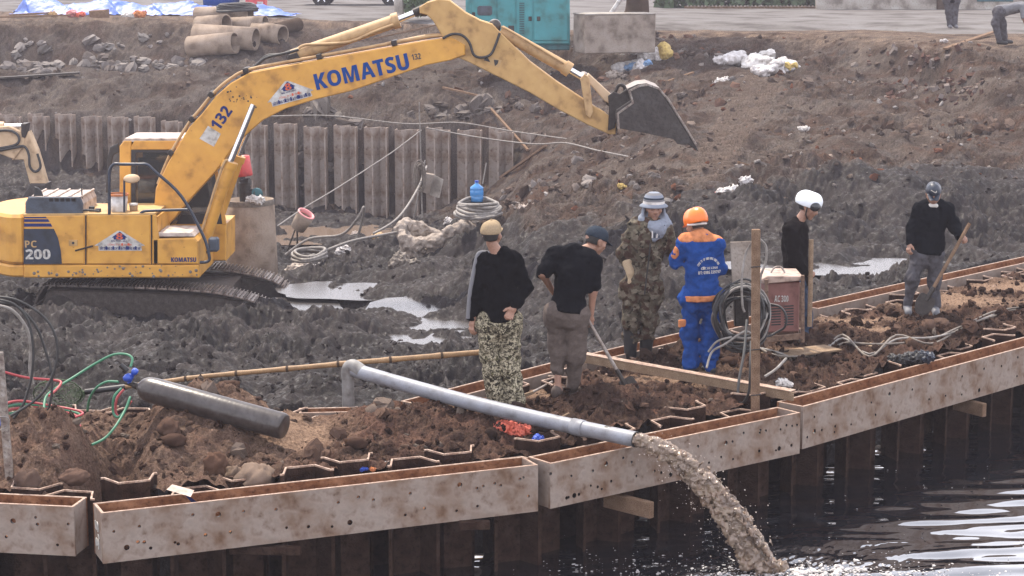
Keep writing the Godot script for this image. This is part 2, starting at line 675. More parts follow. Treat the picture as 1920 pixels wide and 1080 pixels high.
	mk("welder_frame", 0.25, 0.17, 0.12, 0.7, T.rust, 2.0)
	mk("red_can", 0.55, 0.06, 0.06, 0.5, T.paint, 1.5)
	mk("pink_plastic", 0.62, 0.24, 0.24, 0.5)
	mk("white_plastic", 0.72, 0.71, 0.7, 0.45, T.grime, 1.5)
	mk("sack", 0.66, 0.65, 0.66, 0.6, T.grime, 1.5, T.nb, 0.8)
	mk("sack_blue", 0.2, 0.36, 0.62, 0.6, T.grime, 1.5)
	mk("sack_yellow", 0.62, 0.46, 0.14, 0.7, T.grime, 2.0, T.nb, 0.8)
	mk("dirty_cloth", 0.44, 0.39, 0.345, 0.8, T.grime, 1.3, T.nb, 1.0)
	mk("tarp", 0.05, 0.13, 0.5, 0.5, T.cloth, 0.5, T.nb, 0.4)
	mk("orange_cloth", 0.6, 0.13, 0.08, 0.7)
	mk("asphalt", 0.16, 0.155, 0.155, 0.75, T.grime, 0.12)
	mk("plaster", 0.42, 0.4, 0.37, 0.9, T.grime, 0.3)
	mk("leaf", 0.05, 0.085, 0.035, 0.6)
	M.leaf.backlight_enabled = true
	M.leaf.backlight = Color(0.06, 0.1, 0.03)
	mk("bark", 0.13, 0.1, 0.08, 0.9, T.wood, 1.0)
	mk("car_paint", 0.02, 0.02, 0.024, 0.25)
	mk("tyre", 0.02, 0.02, 0.02, 0.8)
	mk("black_knit", 0.005, 0.0052, 0.0065, 0.9, T.cloth, 3.0, T.nc, 0.3)
	mk("grey_stripe", 0.16, 0.16, 0.17, 0.9)
	mk("polo", 0.0055, 0.0062, 0.0085, 0.85, T.cloth, 3.0, T.nc, 0.3)
	mk("khaki", 0.36, 0.27, 0.17, 0.9, T.cloth, 4.0)
	mk("navy_cap", 0.035, 0.045, 0.06, 0.85, T.cloth, 4.0)
	mk("grey_trousers", 0.125, 0.1, 0.088, 0.9, T.cloth, 2.0, T.nc, 0.25)
	mk("camo", 1, 1, 1, 0.9, T.camo0, 1.1)
	M.camo.albedo_color = Color(0.95, 0.93, 0.9)
	mk("camo_pale", 1, 1, 1, 0.9, T.camo1, 2.3)
	M.camo_pale.albedo_color = Color(0.86, 0.85, 0.85)
	mk("boot", 0.012, 0.012, 0.013, 0.5)
	mk("glove", 0.46, 0.35, 0.23, 0.95, T.cloth, 6.0)
	mk("work_blue", 0.014, 0.058, 0.235, 0.75, T.cloth, 2.0)
	mk("work_orange", 0.62, 0.25, 0.115, 0.8, T.grime, 3.0)
	mk("helmet_orange", 0.78, 0.17, 0.02, 0.3)
	mk("helmet_white", 0.68, 0.72, 0.76, 0.25)
	mk("visor", 0.02, 0.022, 0.026, 0.1)
	mk("dark_jacket", 0.009, 0.0075, 0.008, 0.85, T.cloth, 2.0, T.nc, 0.3)
	mk("jeans_blue", 0.06, 0.09, 0.15, 0.85, T.grime, 3.0)
	mk("jeans_grey", 0.1, 0.1, 0.115, 0.85, T.grime, 2.5)
	mk("hoodie", 0.0055, 0.0068, 0.0095, 0.9, T.cloth, 3.0, T.nc, 0.3)
	mk("sneaker", 0.12, 0.12, 0.13, 0.7)
	mk("plaid", 0.2, 0.22, 0.26, 0.9)
	mk("hair", 0.015, 0.013, 0.012, 0.7)
	mk("foam", 0.45, 0.42, 0.4, 0.5)
	mk("slurry", 0.2, 0.148, 0.112, 0.2, null, 2.0)
	M.slurry.vertex_color_use_as_albedo = true
	var w := mk("water", 0.006, 0.007, 0.010, 0.03)
	w.metallic_specular = 1.0
	w.clearcoat_enabled = true
	w.clearcoat = 1.0
	w.clearcoat_roughness = 0.03
	var pd := mk("puddle", 0.05, 0.045, 0.043, 0.24, null, 1.4, T.nb, 0.35)
	pd.metallic_specular = 0.7
	mk("brown_water", 0.16, 0.115, 0.085, 0.15, null, 0.6, T.nb, 0.06)
	var gl := mk("glass", 0.05, 0.06, 0.065, 0.05)
	gl.transparency = BaseMaterial3D.TRANSPARENCY_ALPHA
	gl.albedo_color.a = 0.25
	var bw := mk("bottle", 0.05, 0.27, 0.62, 0.1)
	bw.transparency = BaseMaterial3D.TRANSPARENCY_ALPHA
	bw.albedo_color.a = 0.72


# ---------- the ground ----------
# for each bearing (named by the picture column it is seen at) the lie of the land: [sight line, height] from the cofferdam outwards
const LAND := [
	[-150, [[762, -0.45], [700, -0.8], [640, -1.3], [590, -1.9], [560, -2.1], [450, -2.35], [290, -1.2], [213, -0.25], [150, 0.55], [120, 0.8], [44, 1.95], [30, 2.0]]],
	[250, [[772, -0.4], [700, -0.75], [640, -1.2], [592, -1.85], [562, -2.15], [460, -2.4], [330, -1.7], [219, -0.24], [155, 0.52], [122, 0.82], [46, 1.9], [34, 1.98]]],
	[450, [[775, -0.4], [700, -0.8], [640, -1.25], [592, -1.85], [565, -2.15], [470, -2.4], [378, -2.2], [225, -0.22], [165, 0.5], [125, 0.85], [50, 1.85], [38, 1.95]]],
	[750, [[762, -0.4], [700, -1.1], [650, -1.55], [590, -1.65], [540, -1.7], [450, -2.3], [403, -2.35], [234, -0.22], [170, 0.5], [110, 1.0], [60, 1.6], [45, 1.85]]],
	[890, [[725, -0.4], [690, -1.1], [640, -1.45], [580, -1.5], [520, -1.45], [440, -1.6], [372, -2.0], [233, -0.22], [175, 0.45], [115, 1.0], [68, 1.6], [52, 1.82]]],
	[950, [[705, -0.4], [670, -1.05], [620, -1.35], [560, -1.35], [490, -1.2], [420, -1.2], [325, -1.3], [236, -0.22], [178, 0.42], [118, 1.0], [72, 1.6], [56, 1.8]]],
	[1000, [[690, -0.4], [650, -1.0], [600, -1.25], [550, -1.2], [470, -0.95], [400, -0.75], [300, -0.7], [240, -0.2], [180, 0.4], [120, 1.0], [75, 1.6], [60, 1.8]]],
	[1250, [[640, -0.4], [600, -0.9], [550, -0.9], [480, -0.7], [420, -0.5], [370, -0.3], [300, 0.0], [240, 0.3], [190, 0.6], [130, 1.05], [85, 1.55], [60, 1.8]]],
	[1500, [[580, -0.4], [550, -0.75], [510, -0.75], [450, -0.6], [390, -0.4], [330, -0.05], [275, 0.2], [230, 0.45], [180, 0.75], [125, 1.15], [85, 1.55], [62, 1.8]]],
	[1750, [[525, -0.4], [500, -0.75], [470, -0.75], [420, -0.55], [370, -0.3], [320, 0.0], [275, 0.25], [235, 0.5], [195, 0.75], [150, 1.1], [95, 1.75], [75, 1.85]]],
	[1870, [[490, -0.4], [470, -0.75], [440, -0.75], [400, -0.55], [355, -0.25], [315, 0.0], [275, 0.25], [245, 0.4], [222, 0.6], [150, 1.3], [92, 1.8], [78, 1.87]]],
	[2070, [[455, -0.4], [435, -0.75], [410, -0.75], [380, -0.5], [345, -0.2], [310, 0.0], [275, 0.25], [250, 0.35], [225, 0.6], [150, 1.3], [95, 1.8], [80, 1.87]]],
]
var land_a := PackedFloat32Array()
var land_d := []
var land_y := []


func survey_land() -> void:
	for c in LAND:
		var ds := PackedFloat32Array()
		var ys := PackedFloat32Array()
		var mean := 0.0
		for r in c[1]:
			var g := gp(c[0], r[0], r[1])
			ds.append(-g.z)
			ys.append(r[1])
			mean = g.x / -g.z
		ds.append(140.0)
		ys.append(1.5)
		land_a.append(mean)
		land_d.append(ds)
		land_y.append(ys)


# the distances and heights of the land's folds along one bearing
func land_at(a: float) -> Array:
	var k := 0
	while k < land_a.size() - 2 and a > land_a[k + 1]:
		k += 1
	var t := clampf((a - land_a[k]) / (land_a[k + 1] - land_a[k]), 0.0, 1.0)
	var ds := PackedFloat32Array()
	var ys := PackedFloat32Array()
	for i in 13:
		ds.append(lerpf(land_d[k][i], land_d[k + 1][i], t))
		ys.append(lerpf(land_y[k][i], land_y[k + 1][i], t))
	return [ds, ys]


# (height, how far along the folds 0..12)
func land_y_at(l: Array, d: float) -> Vector2:
	var ds: PackedFloat32Array = l[0]
	var ys: PackedFloat32Array = l[1]
	if d <= ds[0]:
		return Vector2(maxf(ys[0] - (ds[0] - d) * 2.5, -2.2), 0.0)
	var i := 0
	while i < 11 and d > ds[i + 1]:
		i += 1
	var t := clampf((d - ds[i]) / (ds[i + 1] - ds[i]), 0.0, 1.0)
	return Vector2(lerpf(ys[i], ys[i + 1], t), i + t)


func rut(a: float, t: float) -> float:
	var c := lerpf(0.086, 0.128, clampf((t - 4.0) / 5.0, 0.0, 1.0))
	var s := absf(a - c) / 0.011
	return smoothstep(1.25, 0.8, s) * (1.0 if s > 0.3 else 0.75) * clampf((9.5 - t) * 2.0, 0.0, 1.0) * clampf((t - 4.2) * 2.0, 0.0, 1.0)


func bumps(x: float, z: float, t: float, a: float) -> float:
	var wet := clampf((5.8 - t) * 1.5, 0.0, 1.0)
	var soft := clampf((11.2 - t) * 0.8, 0.04, 1.0)
	var near := clampf(t * 3.0, 0.1, 1.0)
	var c := -n_clod.get_noise_2d(x, z)
	c = c * c
	var h := n_big.get_noise_2d(x, z) * lerpf(0.24, 0.42, wet) * near
	var rough := clampf(0.62 + n_big.get_noise_2d(x * 0.9 + 31.0, z * 0.6 + 7.0) * 1.7, 0.3, 1.2)   # churned here, smeared flat there
	h += (c - 0.35) * lerpf(0.05, 0.07, wet) * rough
	h += n_mid.get_noise_2d(x, z) * lerpf(0.10, 0.15, wet) * (0.45 + 0.55 * rough)
	h += n_ridge.get_noise_2d(x, z) * lerpf(0.05, 0.085, wet) * rough
	h += n_fine.get_noise_2d(x * 1.7, z * 1.7) * lerpf(0.06, 0.075, wet) * rough
	if a > 0.06 and a < 0.16 and t > 4.0:   # ruts of a tracked machine on the ramp
		h = h * (1.0 - 0.65 * rut(a, t)) + rut(a, t) * 0.045 * sin(z * 15.0)
	return h * soft


func ground_y(x: float, z: float) -> float:
	var a := x / -z
	var p := land_y_at(land_at(a), -z)
	return p.x + bumps(x, z, p.y, a)


func on_ground(x: float, z: float, up := 0.0) -> Vector3:
	return Vector3(x, ground_y(x, z) + up, z)


# where the sight line (u, v) meets the land
func hit(u: float, v: float) -> Vector3:
	var r := ray(u, v)
	var l := land_at(r.x / -r.z)
	var d := 18.0
	while d < 70.0:
		if H + r.y * d / -r.z < land_y_at(l, d).x:
			break
		d += 0.1
	var x := r.x * d / -r.z
	return on_ground(x, -d)


func mix3(a: Color, b: Color, t: float) -> Color:
	return a.lerp(b, clampf(t, 0.0, 1.0))


func make_ground() -> void:
	var nu := 820
	var ds := PackedFloat32Array()
	for j in 270:
		ds.append(1.0 / lerpf(1.0 / 17.0, 1.0 / 30.0, j / 270.0))
	for j in 438:
		ds.append(30.0 + j * 0.07)
	for j in 14:
		ds.append(60.7 + j * j * 0.4)
	var nv := ds.size()
	var P := PackedVector3Array()
	P.resize(nu * nv)
	var C := PackedColorArray()
	C.resize(nu * nv)
	var K := PackedByteArray()
	K.resize(nu * nv)
	var mud := Color(0.062, 0.053, 0.052)
	var mud2 := Color(0.034, 0.03, 0.031)
	var brown := Color(0.118, 0.087, 0.071)
	var red := Color(0.142, 0.091, 0.068)
	var grey := Color(0.165, 0.146, 0.134)
	var pale := Color(0.22, 0.19, 0.165)
	for i in nu:
		var a := lerpf(-0.38, 0.38, i / (nu - 1.0))
		var l := land_at(a)
		var left := clampf((0.0 - a) * 12.0 + 0.1, 0.0, 1.0)
		var edge := lerpf(4.55 if a < 0.06 else 5.15, 6.2, left)
		for j in nv:
			var d := ds[j]
			var x := a * d
			var p := land_y_at(l, d)
			var t := p.y
			var q := j * nu + i
			P[q] = Vector3(x, p.x + bumps(x, -d, t, a), -d)
			var m := n_mid.get_noise_2d(x + 40.0, -d)
			var b := n_big.get_noise_2d(x + 90.0, -d * 1.5)
			var f := n_fine.get_noise_2d(x * 0.7 + 20.0, -d * 0.7)
			var e := t - edge + m * 0.5 + b * 0.45
			var cm := mix3(mud, mud2, 0.5 + b * 1.4 + m * 0.6)
			var cb := mix3(mix3(brown, red, b * 1.6 + 0.2), grey, 0.35 + m * 1.2)
			var cg := mix3(grey, brown, 0.25 + b * 1.2 + m * 0.7)
			var cs := mix3(cb, cg, left if t < 9.0 else left * 0.4)
			var mo := 1.0 + n_fine.get_noise_2d(x * 2.3 + 70.0, -d * 1.6) * 0.55
			cs = mix3(cs, pale, (f - 0.22) * 1.4)
			cs = mix3(cs, pale, clampf((n_big.get_noise_2d(x * 0.8 - 33.0, -d * 0.8) - 0.08) * 2.2, 0.0, 0.55))
			cs = mix3(cs, brown * 0.62, clampf((n_mid.get_noise_2d(x * 0.6 + 11.0, -d * 0.5) - 0.1) * 2.4, 0.0, 0.6))
			cs = mix3(cs, Color(0.21, 0.165, 0.135), rut(a, t) * 0.75)
			if t > 9.6:
				cs = mix3(cs, Color(0.33, 0.25, 0.19), clampf(t - 9.7, 0, 1) * (0.5 + m))
			C[q] = mix3(cm, cs, e * 2.2 + 0.5) * mo
			K[q] = 1 if e > 0.0 else 0
	struct("mud", grid_mesh(P, C, nu, nv, K, 0), M.mud)
	struct("ground", grid_mesh(P, C, nu, nv, K, 1), M.dirt)
	# road
	var st := ST()
	var R := PackedVector3Array()
	var RC := PackedColorArray()
	for j in 30:
		for i in 80:
			var a := lerpf(-0.6, 0.6, i / 79.0)
			var d0 := lerpf(63.5, 57.2, smoothstep(-0.1, 0.05, a))
			d0 = lerpf(d0, 53.5, smoothstep(0.17, 0.24, a)) + n_big.get_noise_1d(a * 60.0) * 1.2
			var d := d0 + j * j * 0.3
			R.append(Vector3(a * d, lerpf(land_y_at(land_at(a), d0).x - 0.04, 1.95, clampf(j / 3.0, 0.0, 1.0)), -d))
			RC.append(Color.WHITE)
	struct("road", grid_mesh(R, RC, 80, 30), M.asphalt)
	# standing water
	for w in [["puddle", 790, 625, -1.6, 1.2, 4.2], ["puddle", 860, 662, -1.44, 1.0, 1.6], ["puddle", 1580, 535, -0.8, 1.4, 0.9], ["puddle", 1640, 500, -0.7, 2.2, 1.0], ["puddle", 560, 578, -1.82, 0.8, 1.2], ["puddle", 650, 545, -1.75, 1.3, 1.0], ["brown_water", 640, 440, -2.27, 2.5, 1.7]]:
		var c := gp(w[1], w[2], w[3])
		var s := ST()
		for k in 28:
			var t0 := TAU * k / 28
			var t1 := TAU * (k + 1) / 28
			var r0 := 1.0 + 0.3 * n_big.get_noise_2d(cos(t0) * 2.0 + c.x, sin(t0) * 2.0)
			var r1 := 1.0 + 0.3 * n_big.get_noise_2d(cos(t1) * 2.0 + c.x, sin(t1) * 2.0)
			tri(s, c, c + Vector3(cos(t0) * w[4] * r0, 0, sin(t0) * w[5] * r0), c + Vector3(cos(t1) * w[4] * r1, 0, sin(t1) * w[5] * r1), Vector3.UP)
		struct("puddle", s, M[w[0]])


func make_scatter() -> void:
	for s in 6:
		rocks.append(rock_mesh(70 + s))
	# clods of wet mud and of dry earth, too many to count
	var xf := [[], [], [], []]
	var co := [[], [], [], []]
	for i in 20000:
		var a := rng.randf_range(-0.29, 0.29)
		var d := 1.0 / rng.randf_range(1.0 / 56.0, 1.0 / 19.0)
		var l := land_at(a)
		var p := land_y_at(l, d)
		if p.y < 0.15 or p.y > 11.0:
			continue
		var y := p.x + bumps(a * d, -d, p.y, a)
		var wet := p.y < (4.6 if a > 0.0 else 6.0)
		var sz := 0.012 + 0.045 * pow(rng.randf(), 5.0) if wet else 0.015 + 0.08 * pow(rng.randf(), 5.0)
		var k := (0 if wet else 1)
		if wet and rng.randf() < 0.5:
			continue
		if not wet and rng.randf() < 0.3:
			k = 2
		xf[k].append(Transform3D(rand_basis(Vector3(sz, sz * rng.randf_range(0.5, 0.9), sz * rng.randf_range(0.6, 1.2))), Vector3(a * d, y + sz * 0.1, -d)))
		var g := rng.randf_range(0.7, 1.25)
		if k == 0:
			co[k].append(Color(0.08 * g, 0.071 * g, 0.07 * g))
		elif k == 1:
			co[k].append(Color(0.21 * g, 0.165 * g, 0.14 * g))
		else:
			co[k].append([Color(0.5, 0.46, 0.42), Color(0.42, 0.34, 0.28), Color(0.3, 0.14, 0.09), Color(0.62, 0.6, 0.58)][rng.randi() % 4] * g)
	stuff("mud_clods", rocks[0], M.clod, xf[0], co[0])
	stuff("earth_clods", rocks[1], M.clod, xf[1], co[1])
	stuff("rubble_litter", rocks[2], M.tint, xf[2], co[2])


# ---------- water ----------
func make_water() -> void:
	var nu := 420
	var nv := 420
	var P := PackedVector3Array()
	var C := PackedColorArray()
	var K := PackedByteArray()
	var splash := gp(1440, 1072, WATER)
	var nw := FastNoiseLite.new()
	nw.seed = 5
	nw.frequency = 1.0
	nw.fractal_octaves = 2
	for j in nv:
		var d := 1.0 / lerpf(1.0 / 11.0, 1.0 / 34.0, j / (nv - 1.0))
		for i in nu:
			var x := lerpf(-0.34, 0.46, i / (nu - 1.0)) * d
			var r := Vector2(x - splash.x, -d - splash.z).length()
			var amp := 0.005 + 0.005 * smoothstep(0.4, 4.0, x + (15.0 - d) * 0.4) + 0.016 * exp(-r * 0.6)
			var y := nw.get_noise_2d(x * 0.42 + d * 0.12, d * 1.9 - x * 0.3) * amp * 1.5
			y += nw.get_noise_2d(x * 1.1 + 50.0, d * 4.2) * amp * 0.45
			y += sin(r * 11.0) * 0.008 * exp(-r * 1.1)
			y += n_fine.get_noise_2d(x * 3.0, d * 3.0) * 0.05 * exp(-r * 2.2)
			P.append(Vector3(x, WATER + y, -d))
			C.append(Color.WHITE)
			var lim := -99.0
			for k in front_line.size() - 1:
				if x >= front_line[k].x and x <= front_line[k + 1].x:
					lim = lerpf(front_line[k].y, front_line[k + 1].y, (x - front_line[k].x) / (front_line[k + 1].x - front_line[k].x))
			if x < front_line[0].x:
				lim = front_line[0].y
			K.append(1 if -d < lim - 0.3 else 0)
	struct("canal_water", grid_mesh(P, C, nu, nv, K, 0), M.water)
	# the sheet goes on outside the frame
	var st := ST()
	var b := WATER - 0.03
	for q in [[-60.0, -11.02, 60.0, 12.0], [-60.0, -15.6, -4.2, -11.02], [5.1, -60.0, 60.0, -11.02]]:
		var z0: float = q[1]
		if q[0] > 0.0:   # beyond the right end of the fan, in front of the wall
			tri(st, Vector3(5.06, b, -11.02), Vector3(60, b, -11.02), Vector3(60, b, -70), Vector3.UP)
			tri(st, Vector3(5.06, b, -11.02), Vector3(60, b, -70), Vector3(12.9, b, -28.0), Vector3.UP)
		else:
			qd(st, Vector3(q[0], b, z0), Vector3(q[2], b, z0), Vector3(q[2], b, q[3]), Vector3(q[0], b, q[3]), Vector3.UP)
		b -= 0.02
	struct("canal_water", st, M.water)
	# foam flecks on the water
	var xf := []
	for i in 1580:
		var c: Vector3
		if i < 1200:
			c = splash + Vector3(rng.randfn(0.5, 0.7), 0, rng.randfn(0.2, 0.2))
		elif i < 1500:
			c = splash + Vector3(rng.randfn(-0.7, 0.5), 0, rng.randfn(0.1, 0.35))
		else:
			c = gp(rng.randf_range(1000, 1950), rng.randf_range(850, 1075), WATER)
		var s := 0.002 + 0.008 * pow(rng.randf(), 3.0) if i < 1500 else 0.0015 + 0.0035 * rng.randf()
		xf.append(Transform3D(Basis(Vector3.UP, rng.randf() * TAU) * Basis.from_scale(Vector3(s * 1.8, s * 0.7, s)), Vector3(c.x, WATER + 0.012 + (0.03 * rng.randf() if i < 500 else 0.0), c.z)))
	stuff("foam", rocks[3], M.foam, xf)


# ---------- cofferdam ----------
var front_line := [Vector2(-6.6, -15.85), Vector2(-3.2, -15.0), Vector2(0.03, -16.28), Vector2(2.26, -18.2), Vector2(6.82, -22.92), Vector2(9.0, -25.15)]
var back_line := [Vector2(-6.6, -18.6), Vector2(-3.93, -17.79), Vector2(-2.0, -17.62), Vector2(-0.95, -17.6), Vector2(-0.61, -17.82), Vector2(0.84, -19.6), Vector2(1.96, -20.81), Vector2(3.58, -22.65), Vector2(5.33, -24.35), Vector2(6.95, -26.13), Vector2(8.61, -27.92)]
var mounds := []


func along(line: Array, t: float) -> Vector2:
	var total := 0.0
	for i in line.size() - 1:
		total += line[i].distance_to(line[i + 1])
	var s := t * total
	for i in line.size() - 1:
		var l: float = line[i].distance_to(line[i + 1])
		if s <= l or i == line.size() - 2:
			return line[i].lerp(line[i + 1], s / l)
		s -= l
	return line[-1]


func fill_y(x: float, z: float) -> float:
	var y := -0.04 + 0.06 * n_big.get_noise_2d(x * 1.3, z * 1.3)
	for m in mounds:
		var dx: float = (x - m[0]) / m[2]
		var dz: float = (z - m[1]) / m[3]
		y += m[4] * exp(-dx * dx - dz * dz)
	var c := -n_clod.get_noise_2d(x * 1.8, z * 1.8)
	var flat := sandy(x, z)
	var k := 1.0 - 0.75 * flat
	return y + (c * c - 0.35) * 0.05 * k + n_mid.get_noise_2d(x * 1.7, z * 1.7) * 0.09 * k + n_fine.get_noise_2d(x * 1.6, z * 1.6) * 0.05 * k


var sand := []
func sandy(x: float, z: float) -> float:
	var s := 0.0
	for m in sand:
		var dx: float = (x - m[0]) / m[2]
		var dz: float = (z - m[1]) / m[3]
		s = maxf(s, 1.3 * exp(-dx * dx - dz * dz) - 0.2)
	return clampf(s + n_mid.get_noise_2d(x * 2.0, z * 2.0) * 0.5 * s, 0.0, 1.0)


func make_fill() -> void:
	for q in [[85, 870, 0.62, 0.42, 0.46], [205, 880, 0.2, 0.7, -0.66], [395, 812, 0.52, 0.42, 0.44], [330, 850, 0.4, 0.35, 0.14], [480, 830, 0.4, 0.3, 0.1], [760, 800, 0.85, 0.35, 0.17], [930, 800, 0.4, 0.3, 0.08],
			[1180, 768, 0.5, 0.4, 0.18], [1100, 770, 0.4, 0.25, 0.08], [1420, 700, 0.5, 0.5, 0.1], [1300, 660, 0.5, 0.4, 0.12], [1620, 640, 0.7, 0.6, 0.1], [1700, 660, 0.6, 0.4, 0.08], [1850, 590, 0.5, 0.5, 0.1], [620, 800, 0.3, 0.5, -0.1]]:
		var g := gp(q[0], q[1], -0.05)
		mounds.append([g.x, g.z, q[2], q[3], q[4]])
	for q in [[560, 830, 0.42, 0.6], [910, 803, 0.35, 0.16], [1000, 748, 0.5, 0.26], [1265, 722, 0.7, 0.34], [1790, 575, 1.0, 0.65], [1600, 612, 0.5, 0.35], [1890, 545, 0.9, 0.5], [1640, 640, 0.3, 0.2], [1400, 735, 0.3, 0.2], [60, 820, 0.5, 0.3], [1480, 672, 0.4, 0.3]]:
		var g := gp(q[0], q[1], -0.1)
		sand.append([g.x, g.z, q[2], q[3]])
	var nu := 620
	var nv := 130
	var P := PackedVector3Array()
	var C := PackedColorArray()
	var dark := Color(0.088, 0.057, 0.045)
	var red := Color(0.19, 0.112, 0.083)
	var tan_c := Color(0.4, 0.275, 0.195)
	for j in nv:
		for i in nu:
			var t := i / (nu - 1.0)
			var f := along(front_line, t)
			var b := along(back_line, t)
			var p := f.lerp(b, j / (nv - 1.0))
			P.append(Vector3(p.x, fill_y(p.x, p.y), p.y))
			var m := n_mid.get_noise_2d(p.x * 1.5 + 9.0, p.y * 1.5)
			var g := n_big.get_noise_2d(p.x * 1.5, p.y * 1.5)
			var c := mix3(red, dark, 0.5 + m + g * 1.2 + clampf(p.x * 0.25 + 0.1, -0.5, 0.45))
			c = mix3(c, Color(0.26, 0.185, 0.14), clampf((-1.2 - p.x) * 0.5, 0, 0.55) + n_fine.get_noise_2d(p.x, p.y) * 0.5)
			C.append(mix3(c, tan_c, sandy(p.x, p.y) * 1.2))
	struct("ground", grid_mesh(P, C, nu, nv), M.fill)
	var xf := []
	var co := []
	for i in 6000:
		var t := rng.randf()
		var p := along(front_line, t).lerp(along(back_line, t), rng.randf_range(0.04, 0.97))
		var s := 0.008 + 0.04 * pow(rng.randf(), 4.0)
		if rng.randf() < sandy(p.x, p.y) * 0.9:
			continue
		xf.append(Transform3D(rand_basis(Vector3(s, s * rng.randf_range(0.5, 0.9), s * rng.randf_range(0.7, 1.2))), Vector3(p.x, fill_y(p.x, p.y) + s * 0.2, p.y)))
		var g := rng.randf_range(0.6, 1.3)
		co.append(Color(0.3, 0.25, 0.21) * g if rng.randf() < 0.06 else (Color(0.085, 0.052, 0.041) * g if p.x > -0.9 or rng.randf() < 0.3 else Color(0.2, 0.135, 0.1) * g))
	stuff("earth_clods", rocks[4], M.clod, xf, co)


# one trough-shaped sheet pile, its middle at the origin, standing along x, open towards +z
func pile_mesh(w: float, depth: float, h: float, thick: float) -> ArrayMesh:
	var a := w * 0.5
	var f := w * 0.27
	var d := depth * 0.5
	var mid := [Vector2(-a, d), Vector2(-a + w * 0.06, d), Vector2(-f, -d), Vector2(f, -d), Vector2(a - w * 0.06, d), Vector2(a, d)]
	var poly := PackedVector2Array()
	for e in [-1.0, 1.0]:
		var row := []
		for i in mid.size():
			var d0: Vector2 = (mid[i] - mid[maxi(i - 1, 0)]) if i > 0 else (mid[1] - mid[0])
			var d1: Vector2 = (mid[mini(i + 1, mid.size() - 1)] - mid[i]) if i < mid.size() - 1 else d0
			var n: Vector2 = (d0.normalized() + d1.normalized()).normalized().orthogonal()
			row.append(mid[i] + n * e * thick * 0.5)
		if e > 0.0:
			row.reverse()
		for p in row:
			poly.append(p)
	var st := ST(false)
	prism(st, poly, Transform3D(Basis(Vector3.RIGHT, Vector3.FORWARD, Vector3.UP), Vector3.ZERO), -h, 0.002 if h < 0.1 else 0.0, 0.0)
	st.generate_normals()
	return st.commit()


func pile_row(wall: Node3D, line: Array, pitch: float, mesh: Mesh, m: Material, top: float, jitter: float, depth: float, edge: Mesh = null, from := 0.0, to := 1.0) -> void:
	var total := 0.0
	for i in line.size() - 1:
		total += line[i].distance_to(line[i + 1])
	var n := int(total / pitch)
	for i in n:
		var t := (i + 0.5) / n
		if t < from or t > to:
			continue
		var p := along(line, t)
		var q := along(line, minf(t + 0.4 / n, 1.0)) - along(line, t - 0.4 / n)
		var side := 1.0 if i % 2 == 0 else -1.0
		var b := Basis(Vector3.UP, -atan2(q.y, q.x) + (0.0 if side > 0.0 else PI))
		var nrm := Vector2(-q.y, q.x).normalized() * depth * 0.5 * side
		var y := top + rng.randf_range(-jitter, jitter)
		var xf := Transform3D(b, Vector3(p.x - nrm.x, y, p.y - nrm.y))
		var o := inst("sheet_pile", mesh, m, xf, wall)
		if edge:
			inst("worn_edge", edge, M.wale_edge, xf, o)


func wale(label: String, a: Vector3, b: Vector3, width: float, high: float, closed_left := true, closed_right := true, holes := 0, group := "long steel box beams along the sheet piles") -> Node3D:
	var dir := (b - a)
	var len := dir.length()
	dir = dir.normalized()
	var back := Vector3.UP.cross(dir)   # away from the side that is given
	if back.z > 0.0:
		back = -back
	var w := thing("steel_box_beam", label, "beam", a + Vector3.DOWN * high, group)
	var tk := 0.024
	var frame := Transform3D(Basis(dir, Vector3.UP, -back), a)
	for side in 2:
		var off := back * (tk * 0.5 + side * (width - tk))
		var mid := (a + b) * 0.5 + off + Vector3.DOWN * high * 0.5
		if side == 0 and holes > 0:
			var c := CSGBox3D.new()
			c.name = "front_plate"
			c.size = Vector3(len, high - 0.004, tk)
			c.material = M.wale
			w.add_child(c, true)
			c.global_transform = Transform3D(frame.basis, mid)
			for i in holes:
				var k := CSGCylinder3D.new()
				k.name = "bolt_hole"
				k.operation = CSGShape3D.OPERATION_SUBTRACTION
				k.radius = rng.randf_range(0.011, 0.015) if i % 9 else 0.022
				k.height = tk * 3.0
				k.sides = 10
				k.material = M.black
				c.add_child(k, true)
				var hx := (i / 2 + 0.5) / (holes / 2.0) * len - len * 0.5 + rng.randf_range(-0.07, 0.07)
				if i % 5 == 0:
					hx = (len * 0.5 - 0.06 - rng.randf() * 0.5) * (1.0 if i % 2 else -1.0)
				k.position = Vector3(hx, (0.08 if i % 2 else -0.09) + rng.randf_range(-0.035, 0.035), 0)
				k.rotation.x = PI / 2
		else:
			var st := ST()
			bx(st, Transform3D(frame.basis, mid), Vector3(len, high - 0.004, tk), 0.002)
			obj("front_plate" if side == 0 else "back_plate", st, M.wale if side == 0 else M.wale_in, w)
		var e := ST()
		bx(e, Transform3D(frame.basis, (a + b) * 0.5 + off), Vector3(len, 0.007, tk - 0.002), 0.002)
		obj("worn_edge", e, M.wale_edge, w)
	for s in 2:
		if (s == 0 and not closed_left) or (s == 1 and not closed_right):
			continue
		var c: Vector3 = (a if s == 0 else b) + dir * (tk * 0.5 + 0.001) * (1.0 if s == 0 else -1.0) + back * width * 0.5
		var st := ST()
		bx(st, Transform3D(frame.basis, c + Vector3.DOWN * high * 0.5), Vector3(tk, high - 0.008, width - tk * 2.0 - 0.002), 0.002)
		obj("end_plate", st, M.wale, w)
		var e := ST()
		bx(e, Transform3D(frame.basis, c), Vector3(tk - 0.002, 0.006, width - tk * 2.0 - 0.004), 0.002)
		obj("worn_edge", e, M.wale_edge, w)
	var f := ST()
	bx(f, Transform3D(frame.basis, (a + b) * 0.5 + back * width * 0.5 + Vector3.DOWN * high * 0.7), Vector3(len - 0.06, 0.016, width - tk * 2.0 - 0.004), 0.0)
	obj("web", f, M.wale_in, w)
	return w


